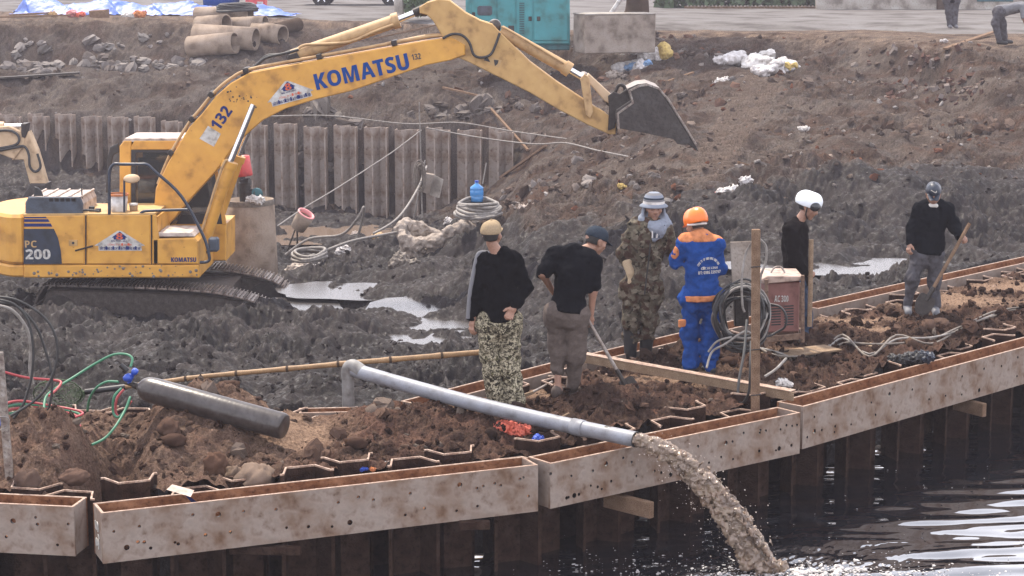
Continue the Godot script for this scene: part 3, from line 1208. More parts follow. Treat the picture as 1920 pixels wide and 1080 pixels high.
func make_cofferdam() -> void:
	var mesh := pile_mesh(0.44, 0.19, 2.4, 0.014)
	var rim := pile_mesh(0.442, 0.192, 0.012, 0.0175)
	var fw := thing("sheet_pile_wall", "front wall of brown sheet piles standing in the dark water behind the box beams", "wall", Vector3(0, -2.4, -16.3))
	pile_row(fw, front_line, 0.44, mesh, M.pile, 0.0, 0.06, 0.19, rim)
	var bw := thing("sheet_pile_wall", "back wall of brown sheet piles between the brown earth and the dark mud", "wall", Vector3(-1.5, -2.4, -17.7))
	pile_row(bw, back_line, 0.44, mesh, M.pile, -0.02, 0.05, 0.19, rim)
	wale("grey box beam at the left edge of the photo, left of the one marked 3,5", gp(-190, 936), gp(138, 951), 0.28, 0.385, true, true, 14)
	var w2 := wale("long box beam with 3,5 painted white on its left end", gp(190, 963), gp(1009, 872), 0.3, 0.39, true, true, 34)
	wale("short box beam right under the outlet of the grey pipe", gp(1032, 870), gp(1501, 774), 0.29, 0.38, true, true, 40)
	wale("box beam at the right, running away beside the glittering water", gp(1506, 763), gp(2140, 592), 0.3, 0.4, true, true, 40)
	# the painted number on the end of the second beam
	var a := gp(190, 963)
	var d := (gp(1009, 872) - a).normalized()
	var back := Vector3.UP.cross(d)
	if back.z > 0.0:
		back = -back
	text_on("painted_number", "3,5", M.white_print, a - d * 0.003 + back * 0.09 + Vector3(0, -0.31, 0), Vector3.UP * 0.21, back * 0.13, w2)
	# beams behind
	wale("thin rusty box beam behind the brown heaps, left of the grey pipe", gp(560, 775), gp(778, 770), 0.2, 0.3, true, true, 0, "rusty box beams along the back wall")
	wale("rusty box beam behind the man in camouflage trousers", gp(796, 761), gp(1086, 685), 0.3, 0.34, true, true, 0, "rusty box beams along the back wall")
	wale("rusty box beam in front of the boots of the man in the sun hat", gp(1100, 682), gp(1515, 583), 0.3, 0.34, true, true, 0, "rusty box beams along the back wall")
	wale("rusty box beam behind the man in the black hooded top", gp(1535, 579), gp(2080, 458), 0.3, 0.34, true, true, 0, "rusty box beams along the back wall")
	var t := thing("tie_beam", "pale steel angle laid across the earth from the back beam to the front one", "beam", gp(1095, 671, 0.0))
	var st := ST()
	var p0 := gp(1093, 672, 0.05)
	var p1 := gp(1488, 744, 0.05)
	bar(st, p0, p1, 0.012, 0.085, 0.003)
	obj("upright_leg", st, M.pale_wood, t)
	st = ST()
	bar(st, p0 + Vector3(0, 0.048, -0.04), p1 + Vector3(0, 0.048, -0.04), 0.09, 0.01, 0.003)
	obj("flat_leg", st, M.wale_edge, t)
	st = ST()
	rod(st, gp(975, 748, 0.0), gp(1035, 716, 0.0), 0.012)
	tag(obj("steel_rod", st, M.worn_steel), "thin steel rod lying over the brown earth between the two dark-shirted men", "rod")
	for q in [[1135, 935, 1222, 955, -0.5, "weathered timber stub sticking out under the short box beam by the water"], [430, 1030, 566, 1030, -0.45, "rusty stub of steel under the long box beam, low at the left"], [860, 985, 918, 982, -0.42, "small steel stub under the right end of the long box beam"], [1790, 755, 1845, 768, -0.5, "timber stub sticking out under the right-hand box beam above the water"]]:
		st = ST()
		bar(st, gp(q[0], q[1], q[4]), gp(q[2], q[3], q[4]) + Vector3(0, 0, 0.03), 0.06, 0.14 if q[0] > 1000 else 0.07, 0.006)
		tag(obj("timber_stub" if q[0] > 1000 else "steel_stub", st, M.wood if q[0] > 1000 else M.pile), q[5], "stub")


func text_on(called: String, s: String, m: Material, at: Vector3, right: Vector3, up: Vector3, parent: Node, bold := 800, depth := 0.006) -> void:
	# lettering filling the frame of right and up from its lower left corner
	var t := TextMesh.new()
	var f := SystemFont.new()
	f.font_names = PackedStringArray(["Droid Sans"])
	f.font_weight = bold
	var fv := FontVariation.new()
	fv.base_font = f
	fv.variation_embolden = 0.45 if bold > 800 else 0.0
	t.font = fv
	t.text = s
	t.font_size = 48
	t.pixel_size = 0.01
	t.depth = 0.1
	t.curve_step = 1.0
	t.horizontal_alignment = HORIZONTAL_ALIGNMENT_LEFT
	var b := t.get_aabb()
	var n := right.cross(up).normalized()
	var bs := Basis(right / b.size.x, up / b.size.y, n * (depth / 0.1))
	inst(called, t, m, Transform3D(bs, at - bs * Vector3(b.position.x, b.position.y, -0.02)), parent)


# the far wall of the pit
func make_far_wall() -> void:
	var w := thing("sheet_pile_wall", "long grey-brown sheet pile wall at the back of the muddy pit behind the excavator", "wall", Vector3(-6, -2.4, -51))
	var mesh := pile_mesh(0.4, 0.3, 3.6, 0.03)
	var line := [Vector2(-20.0, -53.9), Vector2(-12.4, -52.6), Vector2(-7.0, -50.3), Vector2(0.9, -47.6)]
	pile_row(w, line, 0.4, mesh, M.far_pile, -0.2, 0.06, 0.3)


# ---------- the excavator ----------
const EZ := -33.9        # the plane of its middle
func ez(off: float) -> float:
	return EZ + off


func zline(list: Array, z: float, n := 6) -> PackedVector3Array:
	var p := []
	for q in list:
		p.append(zp(q[0], q[1], z))
	return smooth_path(p, n)


# the corners of an outline as points on the plane at z, rounded at each corner by r metres
func rounded(list: Array, r: float) -> PackedVector2Array:
	var o := PackedVector2Array()
	var n := list.size()
	for i in n:
		var p: Vector2 = list[i]
		var a: Vector2 = (list[(i + n - 1) % n] - p)
		var b: Vector2 = (list[(i + 1) % n] - p)
		var k := minf(r, minf(a.length(), b.length()) * 0.45)
		a = p + a.normalized() * k
		b = p + b.normalized() * k
		for j in 4:
			var t := j / 3.0
			o.append(a.lerp(p, t).lerp(p.lerp(b, t), t))
	return o


func sticker(x: Node3D, c: Vector3, ex: Vector3, ey: Vector3) -> void:
	# the company's house-shaped sign: ex and ey are its half width and height
	var n := ex.cross(ey).normalized()
	var fr := Transform3D(Basis(ex, ey, n), c)
	var st := ST()
	prism(st, PackedVector2Array([Vector2(-0.88, -1), Vector2(0.92, -1), Vector2(0.9, -0.52), Vector2(1.06, -0.5), Vector2(0.08, 0.98), Vector2(-0.06, 0.98), Vector2(-1.05, -0.5), Vector2(-0.88, -0.52)]), fr, 0.001, 0.006)
	obj("company_sign", st, M.white_print, x)
	var s := x.get_child(x.get_child_count() - 1)
	st = ST()
	prism(st, PackedVector2Array([Vector2(-0.32, 0.3), Vector2(0.34, 0.3), Vector2(0.03, 0.9)]), fr, 0.007, 0.009)
	prism(st, PackedVector2Array([Vector2(-0.24, 0.1), Vector2(0.26, 0.1), Vector2(0.26, 0.3), Vector2(-0.24, 0.3)]), fr, 0.007, 0.009)
	obj("house_emblem", st, M.blue_stripe, s)
	text_on("emblem_digit", "8", M.red_print, c - ex * 0.13 + ey * 0.12 + n * 0.01, ex * 0.28, ey * 0.62, s)
	text_on("sign_lettering", "BN TCO., JSC", M.blue_stripe, c - ex * 0.34 - ey * 0.14 + n * 0.008, ex * 0.66, ey * 0.17, s, 800, 0.003)
	text_on("sign_lettering", "CÔNG TY CỔ PHẦN", M.red_print, c - ex * 0.5 - ey * 0.5 + n * 0.008, ex * 1.0, ey * 0.24, s, 500, 0.003)
	text_on("sign_lettering", "XÂY DỰNG DỊCH VỤ & THƯƠNG MẠI 68", M.blue_stripe, c - ex * 0.84 - ey * 0.92 + n * 0.008, ex * 1.7, ey * 0.36, s, 800, 0.003)


func make_track(x: Node3D, z: float, called: String) -> void:
	# the chain runs in a flat loop and its shoes are plates of their own
	var pts := [[92, 530], [200, 533], [300, 536], [380, 541], [430, 548], [478, 560], [505, 574], [515, 592], [510, 612], [490, 630], [440, 640], [300, 640], [150, 638], [100, 622], [76, 592], [76, 558], [92, 530]]
	var path := []
	for q in pts:
		path.append(zp(q[0], q[1], ez(1.1)) + Vector3(0, 0, z - ez(1.1)))
	var loop := smooth_path(path, 8)
	var frame := thing_part(called, x)
	var st := ST()
	var core := PackedVector2Array()
	for i in range(0, loop.size() - 1, 4):
		core.append(Vector2(loop[i].x, loop[i].y))
	core = Geometry2D.offset_polygon(core, -0.075)[0]
	prism(st, core, Transform3D.IDENTITY, z - 0.2, z + 0.2, 0.03)
	obj("track_frame", st, M.track, frame)
	for w in [[470, 600, 0.3], [116, 584, 0.31]]:
		st = ST()
		var c := zp(w[0], w[1], ez(1.1))
		c.z = z
		rod(st, c - Vector3(0, 0, 0.235), c + Vector3(0, 0, 0.235), w[2], 20)
		obj("track_wheel", st, M.dark_steel, frame)
	for i in 7:
		var c := zp(170 + i * 42, 624, ez(1.1))
		c.z = z + 0.215
		st = ST()
		lathe(st, [Vector2(0, 0.05), Vector2(0.1, 0.04), Vector2(0.13, 0), Vector2(0.13, -0.06), Vector2(0, -0.06)], axis_xf(c, c + Vector3.BACK), 14)
		obj("track_roller", st, M.dark_steel, frame)
	# shoes
	var s := ST()
	bx(s, Transform3D.IDENTITY, Vector3(0.165, 0.03, 0.6), 0.004)
	for g in [-0.06, 0.0, 0.06]:
		bx(s, Transform3D(Basis.IDENTITY, Vector3(g, 0.03, 0)), Vector3(0.016, 0.04, 0.58), 0.003)
	s.generate_normals()
	var shoe := s.commit()
	var len := 0.0
	for i in loop.size() - 1:
		len += loop[i].distance_to(loop[i + 1])
	var n := int(len / 0.18)
	var acc := 0.0
	var k := 0
	for i in loop.size() - 1:
		var l := loop[i].distance_to(loop[i + 1])
		while k < n and (k + 0.5) * len / n <= acc + l:
			var p := loop[i].lerp(loop[i + 1], ((k + 0.5) * len / n - acc) / l)
			var d := (loop[i + 1] - loop[i]).normalized()
			var b := Basis(d, Vector3(-d.y, d.x, 0), Vector3.BACK)
			var top := d.x > 0.0 and p.x > -6.2
			inst("track_shoe", shoe, M.shoe_steel if top else M.track, Transform3D(b, p), frame)
			k += 1
		acc += l


func thing_part(called: String, parent: Node) -> Node3D:
	var o := Node3D.new()
	o.name = called
	parent.add_child(o, true)
	o.global_position = Vector3.ZERO
	return o


func pin(x: Node, u: float, v: float, off: float, r: float, half: float, m: Material, called := "pin") -> void:
	var c := zp(u, v, ez(off))
	var st := ST()
	lathe(st, [Vector2(0, half), Vector2(r * 0.55, half), Vector2(r * 0.6, half - 0.02), Vector2(r, half - 0.02), Vector2(r, -half), Vector2(0, -half)], axis_xf(Vector3(c.x, c.y, ez(off) - half), Vector3(c.x, c.y, 0)), 18)
	obj(called, st, m, x)


func make_excavator() -> void:
	var at := zp(297, 632, EZ)
	var x := thing("excavator", "large yellow tracked excavator with raised boom and bucket in the muddy pit", "excavator", at)
	make_track(x, ez(1.1), "near_track")
	make_track(x, ez(-1.1), "far_track")
	var st := ST()
	prz(st, [[150, 545], [430, 545], [430, 600], [150, 600]], ez(0.75), 1.5)
	obj("undercarriage", st, M.track, x)
	st = ST()
	lathe(st, [Vector2(0, 0.3), Vector2(0.62, 0.3), Vector2(0.62, 0), Vector2(0, 0)], Transform3D(Basis.IDENTITY, zp(250, 545, ez(0))), 24)
	obj("slewing_ring", st, M.dark_steel, x)
	var zn := ez(1.32)
	# deck and skirt
	st = ST()
	prz(st, [[44, 497], [373, 497], [373, 521], [44, 521]], zn, 2.6, 0.02)
	obj("skirt", st, M.yellow, x)
	# counterweight: rounded in plan
	var p0 := zp(43, 375, zn)
	var q0 := zp(43, 520, zn)
	var tail := zp(-18, 450, ez(0)).x
	var plan := [Vector2(p0.x - 0.004, -zn), Vector2(p0.x - 0.25, -zn), Vector2(tail + 0.12, -zn + 0.55), Vector2(tail, -ez(0)), Vector2(tail + 0.12, -ez(-0.75)), Vector2(p0.x - 0.25, -ez(-1.3)), Vector2(p0.x - 0.004, -ez(-1.3))]
	var up := Transform3D(Basis(Vector3.RIGHT, Vector3.FORWARD, Vector3.UP), Vector3.ZERO)
	st = ST()
	var y_low := q0.y
	var y_mid := zp(43, 497, zn).y
	var y_top := zp(43, 403, zn).y
	prism(st, rounded(plan, 0.35), up, y_low, y_mid - 0.004, 0.03)
	prism(st, rounded(plan, 0.35), up, y_mid + 0.004, y_top, 0.05)
	obj("counterweight", st, M.yellow, x)
	st = ST()
	var yl := zp(0, 432, zn)
	bx(st, Transform3D(Basis(Vector3.UP, -0.6), Vector3(yl.x - 0.17, yl.y, zn - 0.16)), Vector3(0.24, 0.13, 0.012))
	obj("yellow_label", st, M.gold_print, x)
	# doors of the engine bay
	for d in [["engine_door", [[45, 404], [159, 403], [159, 496], [45, 496]]], ["pump_door", [[162, 403], [282, 402], [283, 496], [162, 496]]], ["tank_wall", [[285, 402], [292, 402], [298, 447], [298, 496], [286, 496]]], ["toolbox", [[285, 448], [364, 446], [371, 453], [373, 496], [285, 496]]]]:
		st = ST()
		prz(st, d[1], zn, 0.9 if d[0] == "toolbox" else 0.06, 0.022)
		obj(d[0], st, M.yellow, x)
	st = ST()
	prz(st, [[45, 406], [296, 406], [296, 497], [45, 497]], zn - 0.065, 1.25, 0.0)
	prz(st, [[48, 406], [215, 406], [215, 497], [48, 497]], zn - 1.33, 1.25, 0.0)
	obj("engine_bay", st, M.yellow, x)
	st = ST()
	prz(st, [[43, 401.5], [290, 400], [290, 403.5], [43, 405]], zn - 0.01, 1.35, 0.004)
	prz(st, [[43, 401.5], [215, 401], [215, 404.5], [43, 405]], zn - 1.37, 1.2, 0.004)
	obj("deck", st, M.yellow_dusty, x)
	st = ST()
	prz(st, [[297, 436], [358, 436], [364, 444], [297, 444]], zn - 0.03, 0.85, 0.01)
	obj("toolbox_lid", st, M.pale_dust, x)
	# decal: dark panel, stripes, model number, maker's name
	var zt := zn + 0.006
	st = ST()
	prz(st, [[44.5, 429], [101, 429], [109, 447], [114, 470], [116, 495], [44.5, 495]], zt, 0.004, 0.0)
	obj("dark_panel", st, M.navy, x)
	st = ST()
	prz(st, [[45, 419], [95, 419], [98, 425], [45, 425]], zt, 0.004, 0.0)
	prz(st, [[45, 411], [90, 411], [93, 416], [45, 416]], zt, 0.004, 0.0)
	prz(st, [[45, 406.5], [86, 406.5], [88, 409], [45, 409]], zt, 0.004, 0.0)
	obj("blue_stripes", st, M.blue_stripe, x)
	var px := zp(101, 450, zt).x - zp(100, 450, zt).x
	text_on("model_letters", "PC", M.gold_print, zp(47, 464, zt), Vector3.RIGHT * 22 * px, Vector3.UP * 13 * px, x)
	text_on("model_number", "200", M.white_print, zp(48, 486, zt), Vector3.RIGHT * 47 * px, Vector3.UP * 19 * px, x, 900)
	text_on("maker_name", "KOMATSU", M.blue_stripe, zp(321, 491, zn + 0.003), Vector3.RIGHT * 47 * px, Vector3.UP * 8.5 * px, x, 900)
	sticker(x, zp(224, 451, zn + 0.001), Vector3.RIGHT * 45 * px, Vector3.UP * 19 * px)
	st = ST()
	prz(st, [[129, 450], [145, 450], [145, 461], [129, 461]], zn + 0.012, 0.014, 0.004)
	obj("door_latch", st, M.yellow_dusty, x)
	st = ST()
	rod(st, zp(137, 455.5, zn + 0.01), zp(137, 455.5, zn + 0.024), 0.022, 10)
	obj("door_lock", st, M.dark_steel, x)
	for h in [160.5, 284]:
		st = ST()
		prz(st, [[h - 1, 404], [h + 1, 404], [h + 1, 496], [h - 1, 496]], zn - 0.03, 0.02, 0.0)
		obj("door_gap", st, M.black, x)
	# hood
	st = ST()
	prz(st, [[47, 404], [47, 380], [53, 369], [150, 369], [155, 381], [155, 404]], zn - 0.08, 0.06, 0.02)
	obj("hood_side", st, M.hood_grey, x)
	st = ST()
	prz(st, [[47, 404], [47, 382], [54, 371], [149, 371], [155, 383], [155, 404]], zn - 0.14, 1.2, 0.09)
	obj("hood_top", st, M.pale_dust, x)
	var hood := x.get_child(x.get_child_count() - 1)
	st = ST()
	for i in 5:
		var c := zp(58 + i * 23, 369.5, zn - 0.14)
		bx(st, Transform3D(Basis.IDENTITY, Vector3(c.x, c.y, zn - 0.75)), Vector3(0.035, 0.03, 1.0), 0.01)
	obj("hood_rib", st, M.pale_dust, hood)
	for i in 5:
		st = ST()
		var c := zp(96 + i * 10.5, 374.5, zn - 0.08)
		bx(st, Transform3D(Basis(Vector3.RIGHT, 0.25), c + Vector3(0, 0, 0.002)), Vector3(0.07, 0.07, 0.012), 0.004)
		obj("vent_slot", st, M.black, hood)
	st = ST()
	prz(st, [[63, 368], [64, 350], [70, 351], [77, 358], [81, 368]], zn - 0.16, 0.05, 0.015)
	obj("exhaust_fin", st, M.black, x)
	# cab on the far side: shell, window, roof, open door
	var zc := ez(-0.3)
	st = ST()
	prz(st, [[224, 420], [224, 274], [232, 264], [246, 264], [246, 420]], zc, 1.15, 0.015)
	prz(st, [[246, 274], [252, 264], [392, 264], [401, 281], [246, 281]], zc, 1.15, 0.012)
	prz(st, [[225, 420], [424, 420], [424, 489], [225, 489]], zc, 1.15, 0.02)
	prz(st, [[396, 281], [401, 281], [424, 420], [417, 420]], zc, 0.06, 0.0)
	obj("cab_shell", st, M.yellow, x)
	var cab := x.get_child(x.get_child_count() - 1)
	st = ST()
	prz(st, [[229, 266], [234, 259.5], [388, 259.5], [394, 266]], zc - 0.02, 1.1, 0.03)
	obj("cab_roof", st, M.pale_dust, cab)
	st = ST()
	prz(st, [[246, 281], [396, 281], [417, 420], [246, 420]], zc - 0.012, 0.012, 0.0)
	obj("cab_window", st, M.glass, cab)
	st = ST()
	prz(st, [[246, 281], [394, 281], [395, 286], [254, 286], [254, 420], [246, 420]], zc + 0.004, 0.012, 0.0)
	obj("window_seal", st, M.black, cab)
	st = ST()
	prz(st, [[258, 296], [330, 296], [340, 420], [258, 420]], zc - 0.45, 0.1, 0.03)
	obj("driver_seat", st, M.bark, cab)
	st = ST()
	prz(st, [[246, 281], [380, 281], [400, 420], [246, 420]], zc - 1.1, 0.03, 0.0)
	obj("cab_interior", st, M.rubber, cab)
	st = ST()
	prz(st, [[222, 268], [206, 276], [201, 300], [198, 360], [205, 362], [208, 310], [213, 290], [224, 285]], zc - 0.7, 0.06, 0.01)
	obj("open_door", st, M.black, x)
	st = ST()
	prz(st, [[213, 290], [224, 285], [224, 352], [208, 356], [208, 310]], zc - 0.73, 0.01, 0.0)
	obj("door_pane", st, M.glass, x.get_child(x.get_child_count() - 1))
	st = ST()
	prz(st, [[330, 420], [418, 420], [418, 402], [340, 402]], zc - 0.01, 0.02, 0.0)
	obj("lower_window", st, M.black, cab)
	# boom
	st = ST()
	prz(st, [[289, 388], [292, 353], [315, 305], [355, 238], [378, 214], [405, 180], [432, 156], [468, 136], [520, 126], [565, 118], [700, 94], [800, 76], [845, 70], [872, 84], [872, 103], [845, 113], [800, 122], [657, 171], [590, 187], [535, 204], [492, 226], [471, 244], [437, 275], [407, 318], [355, 375], [326, 410], [305, 434], [292, 420]], ez(0.25), 0.5, 0.014)
	obj("boom", st, M.yellow, x)
	var boom := x.get_child(x.get_child_count() - 1)
	var zb := ez(0.25)
	var bp := (zp(501, 200, zb).x - zp(500, 200, zb).x)
	var dr := Vector3(0.975, 0.222, 0).normalized()
	var du := Vector3(-dr.y, dr.x, 0)
	text_on("maker_name", "KOMATSU", M.blue_print, zp(594, 169, zb + 0.003), dr * 180 * bp, du * 30 * bp, x, 900)
	text_on("machine_number", "132", M.navy, zp(773, 113, zb + 0.003), Vector3(0.985, 0.17, 0) * 17 * bp, Vector3(-0.17, 0.985, 0) * 11 * bp, x)
	dr = Vector3(0.58, 0.815, 0).normalized()
	text_on("machine_number", "132", M.blue_stripe, zp(411, 246, zb + 0.003), dr * 46 * bp, Vector3(-dr.y, dr.x, 0) * 22 * bp, x, 900)
	dr = Vector3(0.965, 0.26, 0).normalized()
	sticker(x, zp(542, 171, zb + 0.001), dr * 43 * bp, Vector3(-dr.y, dr.x, 0) * 20 * bp)
	st = ST()
	prz(st, [[390, 236], [414, 251], [401, 275], [374, 260]], zb + 0.005, 0.004, 0.0)
	obj("white_patch", st, M.white_print, x)
	st = ST()
	for i in 26:
		var c := Vector2(rng.randfn(455, 22), rng.randfn(186, 9))
		var r := rng.randf_range(0.006, 0.02)
		var p := zp(c.x, c.y, zb)
		lathe(st, [Vector2(0, 0.005), Vector2(r * 0.8, 0.004), Vector2(r, -0.002)], axis_xf(p, p + Vector3.BACK), 7)
	obj("grease_splash", st, M.rubber, boom).set_meta("kind", "stuff")
	st = ST()
	for i in 90:   # mud thrown up on the skirt and doors
		var p := zp(rng.randf_range(-5, 372), 519 - absf(rng.randfn(0, 9)), zn + 0.002)
		if p.x < zp(43, 0, zn).x:
			continue
		var r := rng.randf_range(0.006, 0.03)
		lathe(st, [Vector2(0, 0.005), Vector2(r * 0.8, 0.004), Vector2(r, -0.002)], axis_xf(p, p + Vector3.BACK), 7)
	obj("mud_splash", st, M.mud_hose, x).set_meta("kind", "stuff")
	pin(x, 479, 186, 0.12, 0.1, 0.2, M.dark_steel, "cylinder_pin")
	pin(x, 308, 413, 0.1, 0.13, 0.32, M.track, "boom_pin")
	pin(x, 864, 93, 0.02, 0.1, 0.34, M.track, "arm_pin")
	# hydraulic pipes along the boom
	for k in 3:
		st = ST()
		var z := ez(0.16 - k * 0.13)
		tube(st, zline([[296, 345], [318, 292], [352, 234], [376, 204], [402, 173], [430, 149], [468, 130], [565, 111], [700, 87], [800, 69 - k], [832, 66]], z, 5), 0.026, 8)
		obj("hydraulic_pipe", st, M.tan, x)
	for q in [[323, 285], [362, 222], [398, 176], [463, 131], [600, 105], [740, 80]]:
		st = ST()
		bx(st, Transform3D(Basis(Vector3.BACK, 0.9 if q[0] < 420 else 0.2), zp(q[0], q[1], ez(0.05))), Vector3(0.09, 0.09, 0.42), 0.01)
		obj("pipe_clamp", st, M.dark_steel, boom)
	# boom cylinders
	for z in [0.52, -0.46]:
		var n := thing_part("boom_cylinder", x)
		st = ST()
		rod(st, zp(377, 466, ez(0.52)) + Vector3(0, 0, z - 0.52), zp(431, 306, ez(0.52)) + Vector3(0, 0, z - 0.52), 0.115, 18)
		rod(st, zp(428, 315, ez(0.52)) + Vector3(0, 0, z - 0.52), zp(432, 303, ez(0.52)) + Vector3(0, 0, z - 0.52), 0.135, 18)
		obj("barrel", st, M.yellow, n)
		st = ST()
		rod(st, zp(431, 306, ez(0.52)) + Vector3(0, 0, z - 0.52), zp(475, 196, ez(0.45)) + Vector3(0, 0, z - 0.52), 0.05, 14)
		obj("piston_rod", st, M.chrome, n)
		st = ST()
		tube(st, zline([[374, 445], [386, 410], [404, 350], [420, 306], [428, 300]], ez(z + 0.14), 5), 0.022, 8)
		obj("oil_pipe", st, M.tan, n)
	pin(x, 376, 468, 0.52, 0.12, 0.16, M.dark_steel, "cylinder_pin")
	# arm cylinder on the boom
	var ac := thing_part("arm_cylinder", x)
	st = ST()
	rod(st, zp(548, 106, ez(0.0)), zp(745, 38, ez(0.0)), 0.115, 18)
	rod(st, zp(736, 41, ez(0.0)), zp(748, 37, ez(0.0)), 0.135, 18)
	obj("barrel", st, M.tan, ac)
	st = ST()
	rod(st, zp(745, 38, ez(0.0)), zp(778, 24, ez(0.0)), 0.055, 14)
	obj("piston_rod", st, M.chrome, ac)
	st = ST()
	rod(st, zp(776, 25, ez(0.0)), zp(799, 14, ez(0.0)), 0.075, 14)
	obj("rod_eye", st, M.dark_steel, ac)
	st = ST()
	tube(st, zline([[560, 90], [575, 84], [620, 82], [660, 77], [700, 60], [738, 46]], ez(0.13), 5), 0.024, 8)
	obj("oil_pipe", st, M.tan, ac)
	st = ST()
	prz(st, [[536, 120], [540, 103], [556, 98], [566, 116]], ez(0.16), 0.32, 0.01)
	obj("cylinder_bracket", st, M.dark_steel, boom)
	for k in 2:
		st = ST()
		tube(st, zline([[452, 142 - k * 4], [478, 124], [500, 108 - k * 3], [530, 101], [560, 93 - k * 4]], ez(0.1 - k * 0.12), 6), 0.024, 8)
		obj("rubber_hose", st, M.rubber, ac)
	# arm
	st = ST()
	prz(st, [[786, 13], [800, 4], [822, -2], [842, 0], [872, 23], [900, 38], [923, 45], [934, 57], [994, 116], [1045, 154], [1098, 189], [1137, 214], [1156, 232], [1154, 252], [1143, 252], [1104, 235], [1050, 207], [994, 174], [930, 142], [878, 116], [856, 107], [838, 88], [826, 62], [812, 39], [800, 28], [787, 25]], ez(0.2), 0.4, 0.014)
	obj("arm", st, M.yellow_dusty, x)
	pin(x, 795, 20, 0.0, 0.1, 0.27, M.track)
	pin(x, 927, 50, 0.0, 0.11, 0.3, M.track)
	pin(x, 1107, 215, 0.0, 0.13, 0.3, M.dark_steel)
	pin(x, 1147, 241, 0.0, 0.1, 0.34, M.dark_steel)
	var za := ez(0.2)
	st = ST()
	prz(st, [[921, 107], [941, 113], [936, 127], [916, 121]], za + 0.005, 0.004, 0.0)
	obj("warning_label", st, M.gold_print, x)
	st = ST()
	prz(st, [[926, 112], [935, 113], [933, 120], [928, 124], [927, 119]], za + 0.008, 0.003, 0.0)
	prz(st, [[912, 104], [920, 117], [907, 113]], za + 0.005, 0.004, 0.0)
	obj("warning_symbol", st, M.black, x)
	st = ST()
	tube(st, zline([[830, 72], [848, 64], [866, 66], [880, 80], [888, 102], [902, 108], [920, 102], [930, 82], [937, 62]], ez(0.26), 6), 0.022, 8)
	obj("rubber_hose", st, M.rubber, x)
	# bucket cylinder and linkage
	var bc := thing_part("bucket_cylinder", x)
	st = ST()
	rod(st, zp(938, 58, ez(0.0)), zp(1066, 130, ez(0.0)), 0.105, 18)
	rod(st, zp(1058, 125, ez(0.0)), zp(1069, 132, ez(0.0)), 0.125, 18)
	obj("barrel", st, M.tan, bc)
	st = ST()
	rod(st, zp(1066, 130, ez(0.0)), zp(1098, 148, ez(0.0)), 0.055, 14)
	obj("piston_rod", st, M.chrome, bc)
	st = ST()
	tube(st, zline([[940, 50], [960, 60], [1010, 90], [1058, 119]], ez(0.13), 5), 0.02, 8)
	obj("oil_pipe", st, M.tan, bc)
	for z in [0.3, -0.25]:
		st = ST()
		prz(st, [[1088, 148], [1096, 139], [1105, 146], [1112, 210], [1107, 222], [1099, 216]], ez(z), 0.06, 0.008)
		obj("rocker_link", st, M.tan, x)
	st = ST()
	prz(st, [[1096, 146], [1104, 138], [1147, 178], [1153, 190], [1146, 196], [1134, 190]], ez(0.12), 0.24, 0.015)
	obj("bucket_link", st, M.cream, x)
	pin(x, 1097, 148, 0.0, 0.085, 0.36, M.worn_steel)
	pin(x, 1147, 190, 0.0, 0.1, 0.3, M.dark_steel)
	# bucket
	var side := [[1153, 218], [1156, 206], [1183, 188], [1177, 166], [1195, 158], [1212, 156], [1230, 163], [1248, 184], [1267, 215], [1283, 240], [1296, 264], [1286, 272], [1270, 270], [1263, 261], [1208, 249], [1178, 244], [1159, 240]]
	var bn := thing_part("bucket", x)
	for z in [0.55, -0.51]:
		st = ST()
		prz(st, side, ez(z), 0.04, 0.006)
		obj("side_plate", st, M.bucket_steel, bn)
	st = ST(true)
	var sh := [[1157, 236], [1155, 208], [1183, 188], [1177, 166], [1195, 157], [1212, 155], [1231, 162], [1249, 183], [1268, 214], [1284, 239], [1300, 266]]
	for i in sh.size() - 1:
		var a := zp(sh[i][0], sh[i][1], ez(0.0))
		var b := zp(sh[i + 1][0], sh[i + 1][1], ez(0.0))
		var dd := (b - a).normalized()
		bx(st, Transform3D(Basis(dd, Vector3(-dd.y, dd.x, 0), Vector3.BACK), (a + b) * 0.5), Vector3(a.distance_to(b) + 0.02, 0.035, 1.13 + 0.004 * (i % 2)), 0.004)
	obj("bucket_shell", st, M.worn_steel, bn)
	st = ST()
	prz(st, [[1140, 180], [1150, 172], [1162, 176], [1176, 166], [1184, 190], [1158, 206], [1153, 240], [1140, 245], [1142, 205]], ez(0.27), 0.05, 0.01)
	obj("bucket_ear", st, M.dark_steel, bn)
	st = ST()
	prz(st, [[1140, 180], [1150, 172], [1162, 176], [1176, 166], [1184, 190], [1158, 206], [1153, 240], [1140, 245], [1142, 205]], ez(-0.22), 0.05, 0.01)
	obj("bucket_ear", st, M.dark_steel, bn)
	st = ST()
	tube(st, zline([[1152, 178], [1160, 160], [1170, 162], [1172, 172]], ez(0.0), 5), 0.03, 8)
	obj("lifting_hook", st, M.dark_steel, bn)
	for i in 5:
		st = ST()
		prz(st, [[1290, 256], [1299, 258], [1310, 284], [1304, 281], [1289, 270]], ez(0.53 - i * 0.24), 0.09, 0.012)
		obj("bucket_tooth", st, M.bucket_steel, bn)
	# handrails, mirror, lamp
	st = ST()
	tube(st, zline([[205, 402], [205, 330], [206, 318], [214, 308], [230, 308], [262, 308], [276, 309], [290, 321], [340, 368], [380, 440], [392, 478], [390, 490], [375, 492]], zn - 0.02, 5), 0.026, 9)
	obj("handrail", st, M.navy, x)
	st = ST()
	tube(st, zline([[262, 403], [268, 397], [284, 395], [353, 393]], zn - 0.04, 5), 0.024, 9)
	obj("handrail", st, M.navy, x)
	st = ST()
	rod(st, zp(233, 398, zn - 0.1), zp(233, 338, zn - 0.1), 0.018, 8)
	obj("mirror_arm", st, M.navy, x)
	st = ST()
	var mc := zp(247, 335, zn - 0.1)
